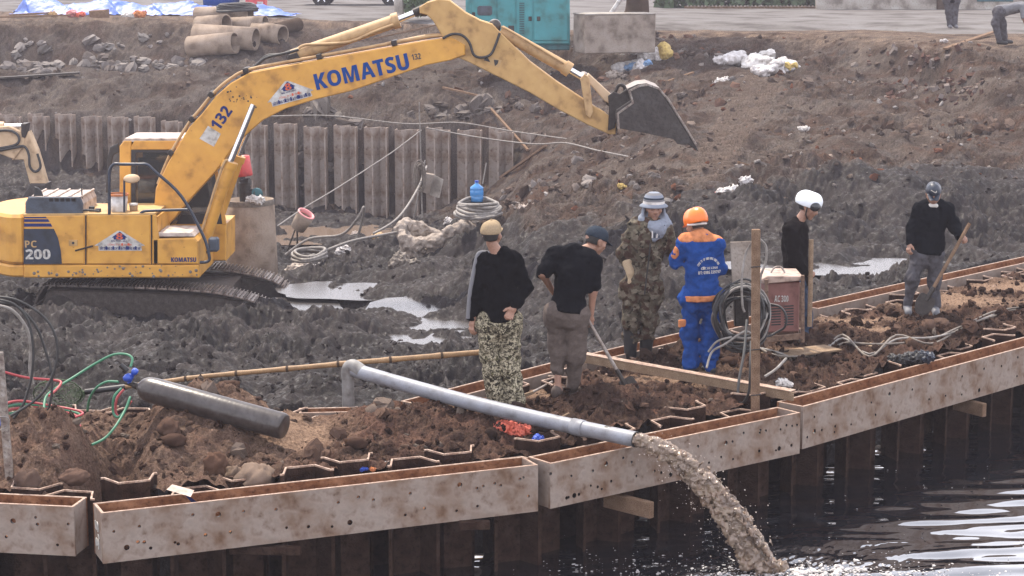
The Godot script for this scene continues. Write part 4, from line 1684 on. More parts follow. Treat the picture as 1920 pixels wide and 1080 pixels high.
	lathe(st, [Vector2(0, 0.03), Vector2(0.1, 0.025), Vector2(0.13, 0), Vector2(0.1, -0.03), Vector2(0, -0.04)], Transform3D(Basis(Vector3(1.05, 0, 0), Vector3(0, 0.3, 0.8), Vector3(0, -0.55, 0.3)), mc), 20)
	obj("mirror", st, M.cream, x)
	st = ST()
	var lc := zp(401, 458, zn - 0.2)
	bx(st, Transform3D(Basis.IDENTITY, lc), Vector3(0.17, 0.24, 0.16), 0.03)
	obj("work_lamp", st, M.hood_grey, x)
	st = ST()
	tube(st, zline([[143, 404], [150, 396], [165, 394], [186, 396]], zn - 0.15, 5), 0.02, 8)
	rod(st, zp(172, 398, zn - 0.3), zp(172, 387, zn - 0.3), 0.05, 10)
	rod(st, zp(184, 400, zn - 0.25), zp(184, 391, zn - 0.25), 0.05, 10)
	obj("fuel_cap", st, M.rubber, x)
	st = ST()
	rod(st, zp(154, 376, zn - 0.3), zp(153, 345, zn - 0.3), 0.012, 8)
	obj("hood_catch", st, M.rubber, x)
	st = ST()
	rod(st, zp(141, 470, zn + 0.012), zp(174, 461, zn + 0.012), 0.014, 6)
	obj("scuff_bar", st, M.dark_steel, x)
	# a pail and a cup on its deck
	var zd := zn - 0.35
	var pl := thing("pail", "white plastic pail with an orange rim standing on the excavator's deck", "bucket", zp(223, 402, zd))
	st = ST()
	lathe(st, [Vector2(0, 0), Vector2(0.13, 0), Vector2(0.155, 0.33), Vector2(0.145, 0.33), Vector2(0.13, 0.02), Vector2(0, 0.02)], Transform3D(Basis.IDENTITY, zp(223, 403, zd)), 24)
	obj("pail_body", st, M.white_plastic, pl)
	st = ST()
	lathe(st, [Vector2(0.15, 0.32), Vector2(0.17, 0.325), Vector2(0.17, 0.36), Vector2(0.15, 0.36)], Transform3D(Basis.IDENTITY, zp(223, 403, zd)), 24)
	obj("pail_rim", st, M.work_orange, pl)
	var cp := thing("cup", "small brown cup with a pale lid on the excavator's deck beside the pail", "cup", zp(251, 402, zd))
	st = ST()
	lathe(st, [Vector2(0, 0), Vector2(0.06, 0), Vector2(0.07, 0.16), Vector2(0, 0.16)], Transform3D(Basis.IDENTITY, zp(251, 402, zd)), 16)
	obj("cup_body", st, M.bamboo, cp)
	st = ST()
	lathe(st, [Vector2(0.075, 0.158), Vector2(0.075, 0.185), Vector2(0, 0.19)], Transform3D(Basis.IDENTITY, zp(251, 402, zd)), 16)
	obj("cup_lid", st, M.white_plastic, cp)


func make_second_excavator() -> void:
	var z := -46.0
	var x := thing("excavator", "cream coloured excavator at the left edge, only its folded arm in the picture", "excavator", zp(-160, 452, z))
	var st := ST()
	prz(st, [[-230, 330], [-150, 262], [-60, 242], [15, 236], [38, 246], [46, 262], [44, 276], [26, 299], [-5, 287], [-60, 290], [-150, 345], [-215, 395]], z + 0.2, 0.4, 0.02)
	obj("boom", st, M.cream, x)
	st = ST()
	prz(st, [[22, 300], [40, 268], [47, 258], [53, 246], [68, 282], [75, 305], [86, 345], [56, 345], [44, 300]], z + 0.16, 0.34, 0.02)
	obj("arm", st, M.cream, x)
	st = ST()
	prz(st, [[56, 345], [86, 345], [84, 400], [60, 440], [26, 430], [34, 380]], z + 0.3, 0.6, 0.03)
	obj("bucket", st, M.bucket_steel, x)
	st = ST()
	rod(st, zp(-70, 236, z), zp(8, 237, z), 0.11, 14)
	obj("cylinder_barrel", st, M.cream, x)
	st = ST()
	rod(st, zp(8, 237, z), zp(42, 236, z), 0.06, 12)
	obj("piston_rod", st, M.chrome, x)
	st = ST()
	prz(st, [[39, 232], [49, 232], [46, 258], [40, 258]], z + 0.2, 0.4, 0.01)
	obj("rod_link", st, M.dark_steel, x)
	for q in [[[[-40, 250], [10, 244], [30, 250], [36, 262], [28, 272], [0, 278]], 0.24], [[[-5, 283], [30, 276], [46, 275], [54, 290], [56, 312], [66, 322], [76, 312], [70, 288]], 0.24]]:
		st = ST()
		tube(st, zline(q[0], z + q[1], 5), 0.03, 8)
		obj("rubber_hose", st, M.rubber, x)
	st = ST()
	prz(st, [[-420, 300], [-330, 300], [-320, 330], [-190, 330], [-190, 395], [-430, 395]], z + 1.2, 2.4, 0.05)
	obj("upper_body", st, M.cream, x)
	for s in [1.3, -0.6]:
		st = ST()
		prz(st, [[-420, 400], [-180, 400], [-165, 425], [-180, 452], [-420, 452], [-436, 425]], z + s, 0.6, 0.04)
		obj("track", st, M.track, x)
	# the fenders of mud it stands on are the pit floor itself


# ---------- people ----------
# A hand: palm and five fingers of their own. at: wrist, d: along the forearm, n: out of the back of the hand, t: towards the thumb, curl 0..1
func hand_bones(at: Vector3, d: Vector3, n: Vector3, t: Vector3, curl: float, s := 1.0) -> Array:
	var o := []
	d = d.normalized()
	n = (n - d * n.dot(d)).normalized()
	t = d.cross(n).normalized() * signf(d.cross(n).dot(t) + 1e-6)
	o.append([at - d * 0.02, at + d * 0.02, 0.027 * s, 0.026 * s, n, 1.3])
	for k in 3:
		var off := t * (0.022 - 0.022 * k) * s
		o.append([at + d * 0.02 + off * 0.7, at + d * 0.078 * s + off, 0.016 * s, 0.013 * s, n, 1.15])
	var lens := [0.068, 0.076, 0.07, 0.054]
	for k in 4:
		var p := at + d * (0.082 - 0.004 * absf(k - 1.0)) * s + t * (0.029 - 0.0195 * k) * s
		var dir := d
		for j in 3:
			dir = dir.rotated(t, (curl * (0.75 + 0.25 * j) + 0.12) * (1.0 if t.cross(d).dot(n) < 0.0 else -1.0)).normalized()
			var q: Vector3 = p + dir * lens[k] * s * [0.45, 0.32, 0.23][j]
			o.append([p, q, (0.0100 - 0.001 * j) * s, (0.0092 - 0.001 * j) * s])
			p = q
	var th := at + d * 0.025 * s + t * 0.024 * s
	var td := (d * 0.7 + t * 0.75 - n * 0.25 * (1.0 + curl)).normalized()
	var t1 := th + td * 0.04 * s
	var t2 := t1 + (td + d * 0.5 - n * curl * 0.8).normalized() * 0.032 * s
	o.append([th, t1, 0.0145 * s, 0.0115 * s])
	o.append([t1, t2, 0.011 * s, 0.009 * s])
	return o


func head_bones(c: Vector3, f: Vector3, up: Vector3, s := 1.0) -> Array:
	var r := f.cross(up).normalized()
	var P := func(x: float, y: float, z: float) -> Vector3: return c + (r * x + up * y + f * z) * s
	var o := [
		[P.call(0, 0.035, -0.03), P.call(0, 0.045, 0.022), 0.086 * s, 0.078 * s, r, 1.12],
		[P.call(0, -0.005, 0.02), P.call(0, -0.03, 0.035), 0.07 * s, 0.058 * s, r, 1.05],
		[P.call(0, -0.065, 0.038), P.call(0, -0.09, 0.052), 0.045 * s, 0.03 * s],
		[P.call(0, 0.012, 0.088), P.call(0, -0.022, 0.106), 0.009 * s, 0.014 * s],
		[P.call(-0.014, -0.028, 0.094), P.call(0.014, -0.028, 0.094), 0.009 * s, 0.009 * s],
		[P.call(-0.035, 0.022, 0.078), P.call(0.035, 0.022, 0.078), 0.013 * s, 0.013 * s],
		[P.call(-0.018, -0.056, 0.083), P.call(0.018, -0.056, 0.083), 0.009 * s, 0.009 * s],
	]
	for e in [-1.0, 1.0]:
		o.append([P.call(e * 0.048, -0.012, 0.058), P.call(e * 0.04, -0.03, 0.05), 0.026 * s, 0.022 * s])
		o.append([P.call(e * 0.079, 0.015, -0.008), P.call(e * 0.076, -0.022, 0.0), 0.02 * s, 0.012 * s, r, 2.2])
	return o


func face_parts(who: Node, c: Vector3, f: Vector3, up: Vector3) -> void:
	var r := f.cross(up).normalized()
	for e in [-1.0, 1.0]:
		var st := ST()
		var p: Vector3 = c + r * e * 0.031 + up * 0.002 + f * 0.082
		lathe(st, [Vector2(0, 0.009), Vector2(0.01, 0.006), Vector2(0.0125, 0)], Transform3D(Basis(r, f, up * 0.55), p), 12)
		obj("eye", st, M.hair, who)
		st = ST()
		tube(st, smooth_path([c + r * e * 0.014 + up * 0.02 + f * 0.094, c + r * e * 0.032 + up * 0.027 + f * 0.091, c + r * e * 0.05 + up * 0.02 + f * 0.076], 4), 0.004, 6)
		obj("eyebrow", st, M.hair, who)
	var st := ST()
	tube(st, smooth_path([c - r * 0.023 - up * 0.059 + f * 0.08, c - up * 0.056 + f * 0.092, c + r * 0.023 - up * 0.059 + f * 0.08], 5), 0.0055, 6)
	obj("mouth", st, M.welder_red, who)


# J: joints as [column, row, metres towards the camera]; z0: the plane the person stands on
func person(label: String, J: Dictionary, z0: float, o: Dictionary) -> Node3D:
	var W := {}
	for k in J:
		W[k] = zp(J[k][0], J[k][1], z0 + (J[k][2] if J[k].size() > 2 else 0.0))
	var s: float = o.get("scale", 1.0)
	var f: Vector3 = o.face.normalized()
	var hf: Vector3 = o.get("look", f).normalized()
	var hup: Vector3 = o.get("hup", Vector3.UP)
	hup = (hup - hf * hup.dot(hf)).normalized()
	var cell: float = o.get("cell", 0.015)
	var who := thing("person", label, "person", Vector3(W.al.x, minf(W.al.y, W.ar.y) - 0.08, W.al.z))
	var head: Vector3 = W.head
	var shm: Vector3 = (W.sl + W.sr) * 0.5
	var hip: Vector3 = (W.hl + W.hr) * 0.5
	var up := (shm - hip).normalized()
	var tf := (f - up * f.dot(up)).normalized()
	var chest := shm - up * 0.12 * s
	var belly := hip + up * 0.16 * s
	var fat: float = o.get("fat", 1.0)
	var toe := {}
	for k in ["l", "r"]:
		toe[k] = W["a" + k] + (o.get("toe_" + k, f) * 0.15 + Vector3(0, -0.055, 0)) * s
	var torso := func(e: float) -> Array:
		return [[chest, belly, (0.148 + e) * s, (0.135 * fat + e) * s, tf, 1.42], [belly, hip, (0.135 * fat + e) * s, (0.148 + e) * s, tf, 1.3], [W.sl.lerp(shm, 0.18), W.sr.lerp(shm, 0.18), (0.062 + e) * s, (0.062 + e) * s], [shm + up * 0.01, shm - up * 0.18 * s - tf * 0.01, (0.085 + e) * s, (0.1 + e) * s]]
	var arm := func(k: String, e: float, cut: float) -> Array:
		var S: Vector3 = W["s" + k]
		var E: Vector3 = W["e" + k]
		var Wr: Vector3 = W["w" + k]
		if cut <= 1.0:
			return [[S, S.lerp(E, cut), (0.056 + e) * s, (0.05 + e * 1.2) * s]]
		return [[S, E, (0.055 + e) * s, (0.043 + e) * s], [E, E.lerp(Wr, cut - 1.0), (0.044 + e) * s, (0.03 + e) * s]]
	var legs := func(e: float, cl: float, cr: float, flare: float) -> Array:
		var q := []
		for k in ["l", "r"]:
			var c: float = cl if k == "l" else cr
			q.append([W["h" + k] + Vector3(0, -0.02, 0), W["k" + k], (0.088 + e) * s, (0.06 + e) * s])
			q.append([W["k" + k], W["k" + k].lerp(W["a" + k], c), (0.06 + e) * s, (0.042 + e + flare) * s])
		q.append([W.hl, W.hr, (0.105 + e) * s, (0.105 + e) * s, tf, 1.1])
		return q
	# the body itself
	var A := Acc.new()
	var neck: Array = [[shm + up * 0.02, head - hup * 0.05 * s - hf * 0.015, 0.06 * s, 0.05 * s]]
	var body: Array = torso.call(-0.012) + arm.call("l", -0.004, 1.97) + arm.call("r", -0.004, 1.97) + legs.call(-0.012, 1.0, 1.0, 0.0) + neck
	for k in ["l", "r"]:
		body.append([W["a" + k] + Vector3(0, -0.03, 0), toe[k], 0.042 * s, 0.03 * s])
	sdf(A, body, cell * 1.25, 0.014)
	sdf(A, head_bones(head, hf, hup, s), 0.0065 if cell < 0.02 else 0.012, 0.0075)
	for k in ["l", "r"]:
		if o.has("hand_" + k):
			var h = o["hand_" + k]
			if h.size() > 3 and h[3] == "glove":
				continue
			sdf(A, hand_bones(W["w" + k], (h[0] if h[0] is Vector3 else W["w" + k] - W["e" + k]), h[1], h[2], h[4] if h.size() > 4 else 0.35, s), 0.0052 if cell < 0.02 else 0.012, 0.005)
	obj("body", A, M.skin, who)
	for k in ["l", "r"]:
		if o.has("hand_" + k) and o["hand_" + k].size() > 3 and o["hand_" + k][3] == "glove":
			var h = o["hand_" + k]
			A = Acc.new()
			var hb := hand_bones(W["w" + k], (h[0] if h[0] is Vector3 else W["w" + k] - W["e" + k]), h[1], h[2], h[4] if h.size() > 4 else 0.35, s * 1.12)
			for b in hb:
				b[2] += 0.003
				b[3] += 0.003
			hb.append([W["w" + k], W["w" + k].lerp(W["e" + k], 0.5), 0.042, 0.055])
			sdf(A, hb, 0.0055, 0.006, Color.WHITE, 0.003, [], 2.0)
			obj("glove", A, M.glove, who)
	if o.get("face_parts", false):
		face_parts(who, head, hf, hup)
	# trousers
	A = Acc.new()
	var e: float = o.get("baggy", 0.022)
	var cuff: float = o.get("cuff", 0.97)
	sdf(A, legs.call(e, o.get("cuff_l", cuff), cuff, o.get("flare", 0.0)) + [[hip, hip + up * 0.14 * s, (0.142 * fat + e * 0.6) * s, (0.13 * fat + e * 0.5) * s, tf, 1.3]], cell, 0.02, Color.WHITE, o.get("leg_fold", 0.02), [], 1.0)
	obj("trousers", A, o.trousers, who)
	# shirt or jacket: cut off square at the hem
	A = Acc.new()
	e = o.get("loose", 0.018)
	var cut: float = o.get("sleeve", 1.95)
	var hem: Vector3 = hip - up * o.get("hem", 0.08) * s
	var shirt: Array = torso.call(e) + arm.call("l", e * 0.8, cut) + arm.call("r", e * 0.8, cut) + [[hip, hip - up * 0.22 * s, (0.15 * fat + e) * s, (0.155 * fat + e) * s, tf, 1.25]]
	if o.has("collar"):
		shirt.append([shm + up * 0.02, shm + up * 0.055 - hf * 0.01, 0.075 * s, 0.066 * s])
	if o.get("hood", false):
		shirt.append([shm + up * 0.04 - tf * 0.07 - (W.sr - W.sl) * 0.15, shm + up * 0.04 - tf * 0.07 + (W.sr - W.sl) * 0.15, 0.055, 0.055])
		shirt.append([shm + up * 0.03 + tf * 0.05 - (W.sr - W.sl) * 0.2, shm + up * 0.03 + tf * 0.05 + (W.sr - W.sl) * 0.2, 0.045, 0.045])
	sdf(A, shirt, cell, 0.02, Color.WHITE, o.get("fold", 0.016), [[-up, -up.dot(hem)]] if cut > 1.0 else [[-up, -up.dot(hem)]], 1.0)
	obj(o.get("top_name", "shirt"), A, o.top, who)
	# footwear
	for k in ["l", "r"]:
		if o.get("boots", false):
			A = Acc.new()
			sdf(A, [[W["k" + k].lerp(W["a" + k], 0.12), W["a" + k], 0.078 * s, 0.06 * s], [W["a" + k] + Vector3(0, -0.03, 0), toe[k], 0.055 * s, 0.045 * s]], 0.012, 0.015, Color.WHITE, 0.006)
			obj("boot", A, o.shoe, who)
		elif o.has("shoe"):
			A = Acc.new()
			sdf(A, [[W["a" + k] + Vector3(0, -0.025, 0) - f * 0.02, toe[k], 0.05 * s, 0.038 * s], [W["a" + k] + Vector3(0, -0.06, 0) - f * 0.03, toe[k] + f * 0.02 * s - Vector3(0, 0.012, 0), 0.032 * s, 0.03 * s]], maxf(0.01, cell * 0.7), 0.012, Color.WHITE)
			obj("shoe", A, o.shoe, who)
	# hair below the hat
	if o.get("hair", true):
		A = Acc.new()
		sdf(A, [[head + hup * 0.05 * s - hf * 0.028 * s, head + hup * 0.06 * s + hf * 0.012, 0.088 * s, 0.078 * s, f.cross(Vector3.UP), 1.1], [head + hup * 0.0 * s - hf * 0.04 * s, head + hup * 0.03 * s - hf * 0.035 * s, 0.064 * s, 0.07 * s]], 0.009, 0.01, Color.WHITE, 0.003, [[hf, hf.dot(head) + 0.02 * s], [-hup, -hup.dot(head - hup * 0.03)]])
		obj("hair", A, M.hair, who)
	W.who = who
	W.f = hf
	W.up = hup
	W.shm = shm
	W.hip = hip
	W.tf = tf
	W.tup = up
	who.set_meta("joints", W)
	return who


func cap(who: Node, m: Material, brim_up := 0.0, bm: Material = null, s := 1.0) -> void:
	var W: Dictionary = who.get_meta("joints")
	var f: Vector3 = W.f
	var up: Vector3 = W.up
	var c: Vector3 = W.head
	var r := f.cross(up).normalized()
	var A := Acc.new()
	sdf(A, [[c + up * 0.05 * s - f * 0.028, c + up * 0.058 * s + f * 0.016, 0.1 * s, 0.092 * s, r, 1.1]], 0.008, 0.008, Color.WHITE, 0.003, [[-up, -up.dot(c + up * 0.032)]], 2.0)
	obj("cap_crown", A, m, who)
	var crown := who.get_child(who.get_child_count() - 1)
	A = Acc.new()
	var d := (f + up * brim_up).normalized()
	var n := (up - d * up.dot(d)).normalized()
	sdf(A, [[c + up * 0.042 + f * 0.075 - r * 0.045, c + up * 0.04 + d * 0.15 - r * 0.028, 0.03, 0.026, n, 4.5], [c + up * 0.042 + f * 0.075 + r * 0.045, c + up * 0.04 + d * 0.15 + r * 0.028, 0.03, 0.026, n, 4.5]], 0.006, 0.008)
	obj("cap_brim", A, bm if bm else m, who)
	var st := ST()
	var top := c + up * 0.153 * s - f * 0.005
	lathe(st, [Vector2(0, 0.006), Vector2(0.009, 0.004), Vector2(0.011, -0.004)], Transform3D(Basis(r, up, f), top), 10)
	obj("cap_button", st, m, crown)


func helmet(who: Node, m: Material, brim: float) -> Node:
	var W: Dictionary = who.get_meta("joints")
	var f: Vector3 = W.f
	var up: Vector3 = W.up
	var c: Vector3 = W.head
	var r := f.cross(up).normalized()
	var A := Acc.new()
	sdf(A, [[c + up * 0.06 - f * 0.03, c + up * 0.065 + f * 0.02, 0.118, 0.108, r, 1.1], [c + up * 0.075 - f * 0.06, c + up * 0.09 + f * 0.04, 0.1, 0.09, r, 1.3]], 0.008, 0.01, Color.WHITE, 0.0, [[-up, -up.dot(c + up * 0.02)]])
	if brim > 0.0:
		sdf(A, [[c + up * 0.035 + f * 0.07 - r * 0.05, c + up * 0.025 + f * (0.09 + brim) - r * 0.03, 0.035, 0.03, up, 4.0], [c + up * 0.035 + f * 0.07 + r * 0.05, c + up * 0.025 + f * (0.09 + brim) + r * 0.03, 0.035, 0.03, up, 4.0]], 0.007, 0.008)
	obj("helmet", A, m, who)
	return who.get_child(who.get_child_count() - 1)


func make_people() -> void:
	# 1: dark long-sleeved shirt, pale camouflage trousers, one hand behind his back
	var p := person("man in a black long-sleeved top and pale camouflage trousers, hand behind his back", {
		"head": [922, 443, 0.02], "sl": [905, 487, 0.0], "sr": [966, 486, 0.0], "el": [893, 545, 0.03], "wl": [886, 602, 0.02], "er": [987, 541, 0.02], "wr": [964, 576, 0.15],
		"hl": [915, 604, 0.0], "hr": [955, 604, 0.0], "kl": [919, 676, -0.02], "kr": [957, 676, 0.0], "al": [933, 757, -0.02], "ar": [966, 752, 0.05]}, -17.75,
		{"face": Vector3(0.2, 0, -1), "look": Vector3(0.35, 0.05, -1), "top": M.black_knit, "trousers": M.camo_pale, "shoe": M.sneaker, "baggy": 0.02, "flare": 0.03, "cuff": 1.0, "leg_fold": 0.022, "loose": 0.016, "hem": -0.015, "fold": 0.028,
		"hand_l": [null, Vector3(-0.8, 0, 0.5), Vector3(0.2, 0, -1), "", 0.5], "hand_r": [Vector3(-0.5, -0.85, 0.1), Vector3(0.0, 0.0, -1), Vector3(-0.7, 0.5, 0.0), "", 0.55]})
	cap(p, M.khaki, 0.05)
	var W: Dictionary = p.get_meta("joints")
	# grey stripe down the left sleeve
	var st := ST()
	var out := Vector3(-0.062, 0.0, 0.035)
	tube(st, smooth_path([W.shm + Vector3(-0.06, 0.06, 0.03), W.sl + Vector3(-0.02, 0.068, 0.03), W.sl + Vector3(-0.058, 0.0, 0.045), W.el + Vector3(-0.053, 0, 0.03), W.wl + Vector3(-0.04, 0.03, 0.025)], 5), [0.016, 0.018, 0.02, 0.02, 0.02, 0.02], 6)
	obj("sleeve_stripe", st, M.grey_stripe, p)
	# 2: black polo shirt, rolled trousers, bending over a shovel
	p = person("man in a black short-sleeved shirt and dark cap bending over a shovel", {
		"head": [1117, 454, -0.22], "sl": [1040, 478, -0.1], "sr": [1112, 488, -0.02], "el": [1017, 513, -0.02], "wl": [1040, 552, -0.28], "er": [1112, 545, 0.03], "wr": [1108, 594, -0.02],
		"hl": [1044, 588, 0.0], "hr": [1082, 592, 0.03], "kl": [1046, 656, -0.05], "kr": [1080, 662, 0.0], "al": [1046, 727, 0.03], "ar": [1072, 733, -0.12]}, -18.25,
		{"face": Vector3(0.65, 0, -0.75), "look": Vector3(0.85, -0.42, -0.5), "top": M.polo, "trousers": M.grey_trousers, "shoe": M.grey_trousers, "baggy": 0.02, "cuff": 0.98, "cuff_l": 0.5, "sleeve": 0.85, "loose": 0.026, "hem": -0.02, "fold": 0.026, "collar": true, "fat": 0.94,
		"hand_r": [null, Vector3(0.6, 0.1, 0.7), Vector3(0.3, 0, -1), "", 1.0], "hand_l": [null, Vector3(-0.6, 0.5, 0.5), Vector3(0, 0, -1), "", 0.8], "toe_l": Vector3(0.3, 0, -0.9), "toe_r": Vector3(0.95, 0, -0.2)})
	cap(p, M.navy_cap, -0.1)
	shovel("steel-handled shovel of the man in the black short-sleeved shirt, its blade in dark clods", zp(1098, 592, -18.24), zp(1168, 714, -18.1), M.worn_steel, 0.017)
	# 3: camouflage jacket, patterned hat with a neck flap, facing the camera
	p = person("man facing the camera in a camouflage jacket, gloves and patterned sun hat", {
		"head": [1226, 391, 0.0], "sl": [1188, 427, 0.0], "sr": [1247, 431, 0.0], "el": [1171, 473, 0.0], "wl": [1182, 512, 0.08], "er": [1266, 472, -0.04], "wr": [1290, 480, 0.14],
		"hl": [1186, 542, 0.0], "hr": [1222, 541, 0.0], "kl": [1182, 605, 0.02], "kr": [1216, 606, 0.0], "al": [1182, 680, 0.0], "ar": [1208, 678, -0.02]}, -20.35,
		{"face": Vector3(0.12, 0, 1), "look": Vector3(0.1, -0.05, 1), "top": M.camo, "trousers": M.camo, "shoe": M.boot, "boots": true, "baggy": 0.025, "cuff": 0.35, "loose": 0.03, "hem": 0.05, "fold": 0.036, "leg_fold": 0.042, "sleeve": 1.75, "collar": true, "hair": false,
		"top_name": "jacket", "face_parts": true, "hand_l": [Vector3(0.2, -1, 0.2), Vector3(0.3, 0.1, 0.9), Vector3(0.9, 0, 0.2), "glove", 0.3]})
	sun_hat(p)
	# 4: blue and orange overalls, orange helmet, back to the camera
	p = person("man from behind in blue and orange overalls with an orange helmet, head bowed", {
		"head": [1305, 424, -0.05], "sl": [1285, 454, 0.0], "sr": [1344, 460, 0.0], "el": [1268, 488, -0.02], "wl": [1284, 462, -0.27], "er": [1349, 502, -0.05], "wr": [1322, 500, -0.28],
		"hl": [1296, 556, 0.0], "hr": [1337, 556, 0.0], "kl": [1295, 622, -0.02], "kr": [1332, 622, 0.0], "al": [1294, 686, 0.0], "ar": [1332, 687, 0.03]}, -19.5,
		{"face": Vector3(-0.25, 0, -1), "look": Vector3(-0.55, -0.35, -0.85), "top": M.work_blue, "trousers": M.work_blue, "shoe": M.boot, "baggy": 0.016, "flare": 0.016, "loose": 0.022, "hem": 0.0, "fold": 0.03, "leg_fold": 0.034, "top_name": "jacket", "collar": true,
		"hand_l": [Vector3(0.5, 0.5, -0.5), Vector3(0, 0, 1), Vector3(0, 1, 0), "", 0.7], "hand_r": [Vector3(-0.5, 0.4, -0.6), Vector3(0, 0, 1), Vector3(0, 1, 0), "", 0.7]})
	overalls(p)
	# 5: white helmet, dark jacket, holding a pole
	p = person("man in a white helmet and dark jacket behind the red welding machine", {
		"head": [1515, 390, 0.0], "sl": [1497, 428, -0.17], "sr": [1484, 432, 0.13], "el": [1500, 478, -0.22], "wl": [1513, 500, -0.15], "er": [1489, 484, 0.17], "wr": [1509, 511, 0.16],
		"hl": [1494, 530, -0.09], "hr": [1490, 532, 0.09], "kl": [1508, 585, -0.1], "kr": [1502, 590, 0.09], "al": [1512, 642, -0.1], "ar": [1507, 645, 0.1]}, -21.3,
		{"face": Vector3(0.95, 0, 0.25), "look": Vector3(0.9, -0.3, 0.3), "top": M.dark_jacket, "trousers": M.jeans_blue, "shoe": M.boot, "baggy": 0.026, "loose": 0.034, "hem": 0.02, "fold": 0.024, "top_name": "jacket", "collar": true,
		"hand_r": [Vector3(0.9, -0.25, 0.1), Vector3(0.1, 0.3, 1), Vector3(0.3, 1, 0), "", 1.1]})
	var hm := helmet(p, M.helmet_white, 0.0)
	W = p.get_meta("joints")
	var A := Acc.new()
	var r: Vector3 = W.f.cross(W.up)
	sdf(A, [[W.head + W.up * 0.055 + W.f * 0.07 - r * 0.055, W.head + W.up * 0.05 + W.f * 0.07 + r * 0.055, 0.055, 0.055, W.f, 0.9]], 0.008, 0.01)
	obj("visor", A, M.visor, hm)
	st = ST()
	tube(st, smooth_path([W.head + r * 0.085 + W.up * 0.03 - W.f * 0.0, W.head + r * 0.075 - W.up * 0.06 + W.f * 0.01, W.head - W.up * 0.115 + W.f * 0.04, W.head - r * 0.075 - W.up * 0.06 + W.f * 0.01], 4), 0.007, 6)
	obj("chin_strap", st, M.black, hm)
	st = ST()
	rod(st, zp(1521, 449, -21.12), zp(1518, 612, -21.1), 0.026, 10)
	tag(obj("wooden_pole", st, M.pale_wood), "upright wooden pole held by the man in the white helmet", "pole")
	# 6: black hooded top and black cap, with a long-handled shovel
	p = person("man in a black hooded top, black cap and grey jeans, holding a shovel", {
		"head": [1750, 366, 0.05], "sl": [1724, 392, 0.0], "sr": [1776, 392, 0.0], "el": [1712, 428, 0.0], "wl": [1706, 456, 0.06], "er": [1789, 424, 0.0], "wr": [1799, 442, 0.16],
		"hl": [1724, 478, 0.0], "hr": [1752, 478, 0.0], "kl": [1710, 524, 0.06], "kr": [1752, 527, 0.0], "al": [1702, 572, -0.02], "ar": [1754, 575, 0.02]}, -22.7,
		{"face": Vector3(-0.12, 0, 1), "look": Vector3(-0.15, -0.3, 1), "scale": 0.97, "top": M.hoodie, "trousers": M.jeans_grey, "shoe": M.sneaker, "baggy": 0.012, "loose": 0.03, "hem": -0.02, "fold": 0.022, "hood": true, "face_parts": true,
		"hand_l": [null, Vector3(-0.8, 0, 0.4), Vector3(0.3, 0, 1), "", 0.5], "hand_r": [Vector3(0.7, -0.5, 0.3), Vector3(0.2, 0.6, 0.7), Vector3(-0.5, 0.8, 0.1), "", 1.1]})
	cap(p, M.navy, -0.22)
	# a white tick on the front of the cap
	W = p.get_meta("joints")
	var cc: Vector3 = W.head + W.up * 0.092 + W.f * 0.098
	r = W.f.cross(W.up)
	st = ST()
	prism(st, PackedVector2Array([Vector2(-0.032, -0.012), Vector2(-0.012, -0.022), Vector2(0.036, 0.012), Vector2(-0.014, -0.008), Vector2(-0.03, 0.006)]), Transform3D(Basis(r, W.up, -W.f), cc), -0.008, 0.004)
	obj("cap_emblem", st, M.white_print, p)
	A = Acc.new()
	sdf(A, [[W.head - W.up * 0.1 - r * 0.03 + W.f * 0.07, W.head - W.up * 0.1 + r * 0.03 + W.f * 0.07, 0.028, 0.028]], 0.007, 0.01)
	obj("lowered_mask", A, M.white_plastic, p)
	shovel("long wooden-handled shovel held by the man in the black hooded top", zp(1818, 419, -22.5), zp(1741, 556, -22.35), M.wood, 0.02)
	# 7 and 8: two men up on the road, cut by the top of the picture
	p = person("person standing on the road at the top right, cut off above the trousers", {
		"head": [1784, -56, 0.0], "sl": [1769, -42, 0.0], "sr": [1799, -42, 0.0], "el": [1765, -22, 0.0], "wl": [1766, -6, 0.03], "er": [1803, -22, 0.0], "wr": [1802, -6, 0.03],
		"hl": [1777, 0, 0.0], "hr": [1791, 0, 0.0], "kl": [1779, 24, 0.0], "kr": [1790, 24, 0.0], "al": [1780, 46, 0.0], "ar": [1791, 46, 0.05]}, -53.6,
		{"face": Vector3(0.1, 0, 1), "cell": 0.028, "top": M.dark_jacket, "trousers": M.jeans_grey, "shoe": M.sneaker, "baggy": 0.03})
	p = person("man in a grey shirt bending down at the right edge of the road", {
		"head": [1937, 16, 0.1], "sl": [1917, 12, 0.12], "sr": [1917, 12, -0.16], "el": [1919, 34, 0.2], "wl": [1925, 54, 0.16], "er": [1925, 34, -0.2], "wr": [1930, 54, -0.1],
		"hl": [1874, 22, 0.1], "hr": [1872, 22, -0.1], "kl": [1866, 44, 0.12], "kr": [1880, 46, -0.12], "al": [1874, 76, 0.1], "ar": [1884, 74, -0.15]}, -48.3,
		{"face": Vector3(1, 0, 0.15), "cell": 0.022, "top": M.grey_stripe, "trousers": M.jeans_grey, "shoe": M.boot, "sleeve": 0.9, "baggy": 0.03, "look": Vector3(0.5, -0.8, 0.2), "hup": Vector3(0.8, 0.5, 0)})


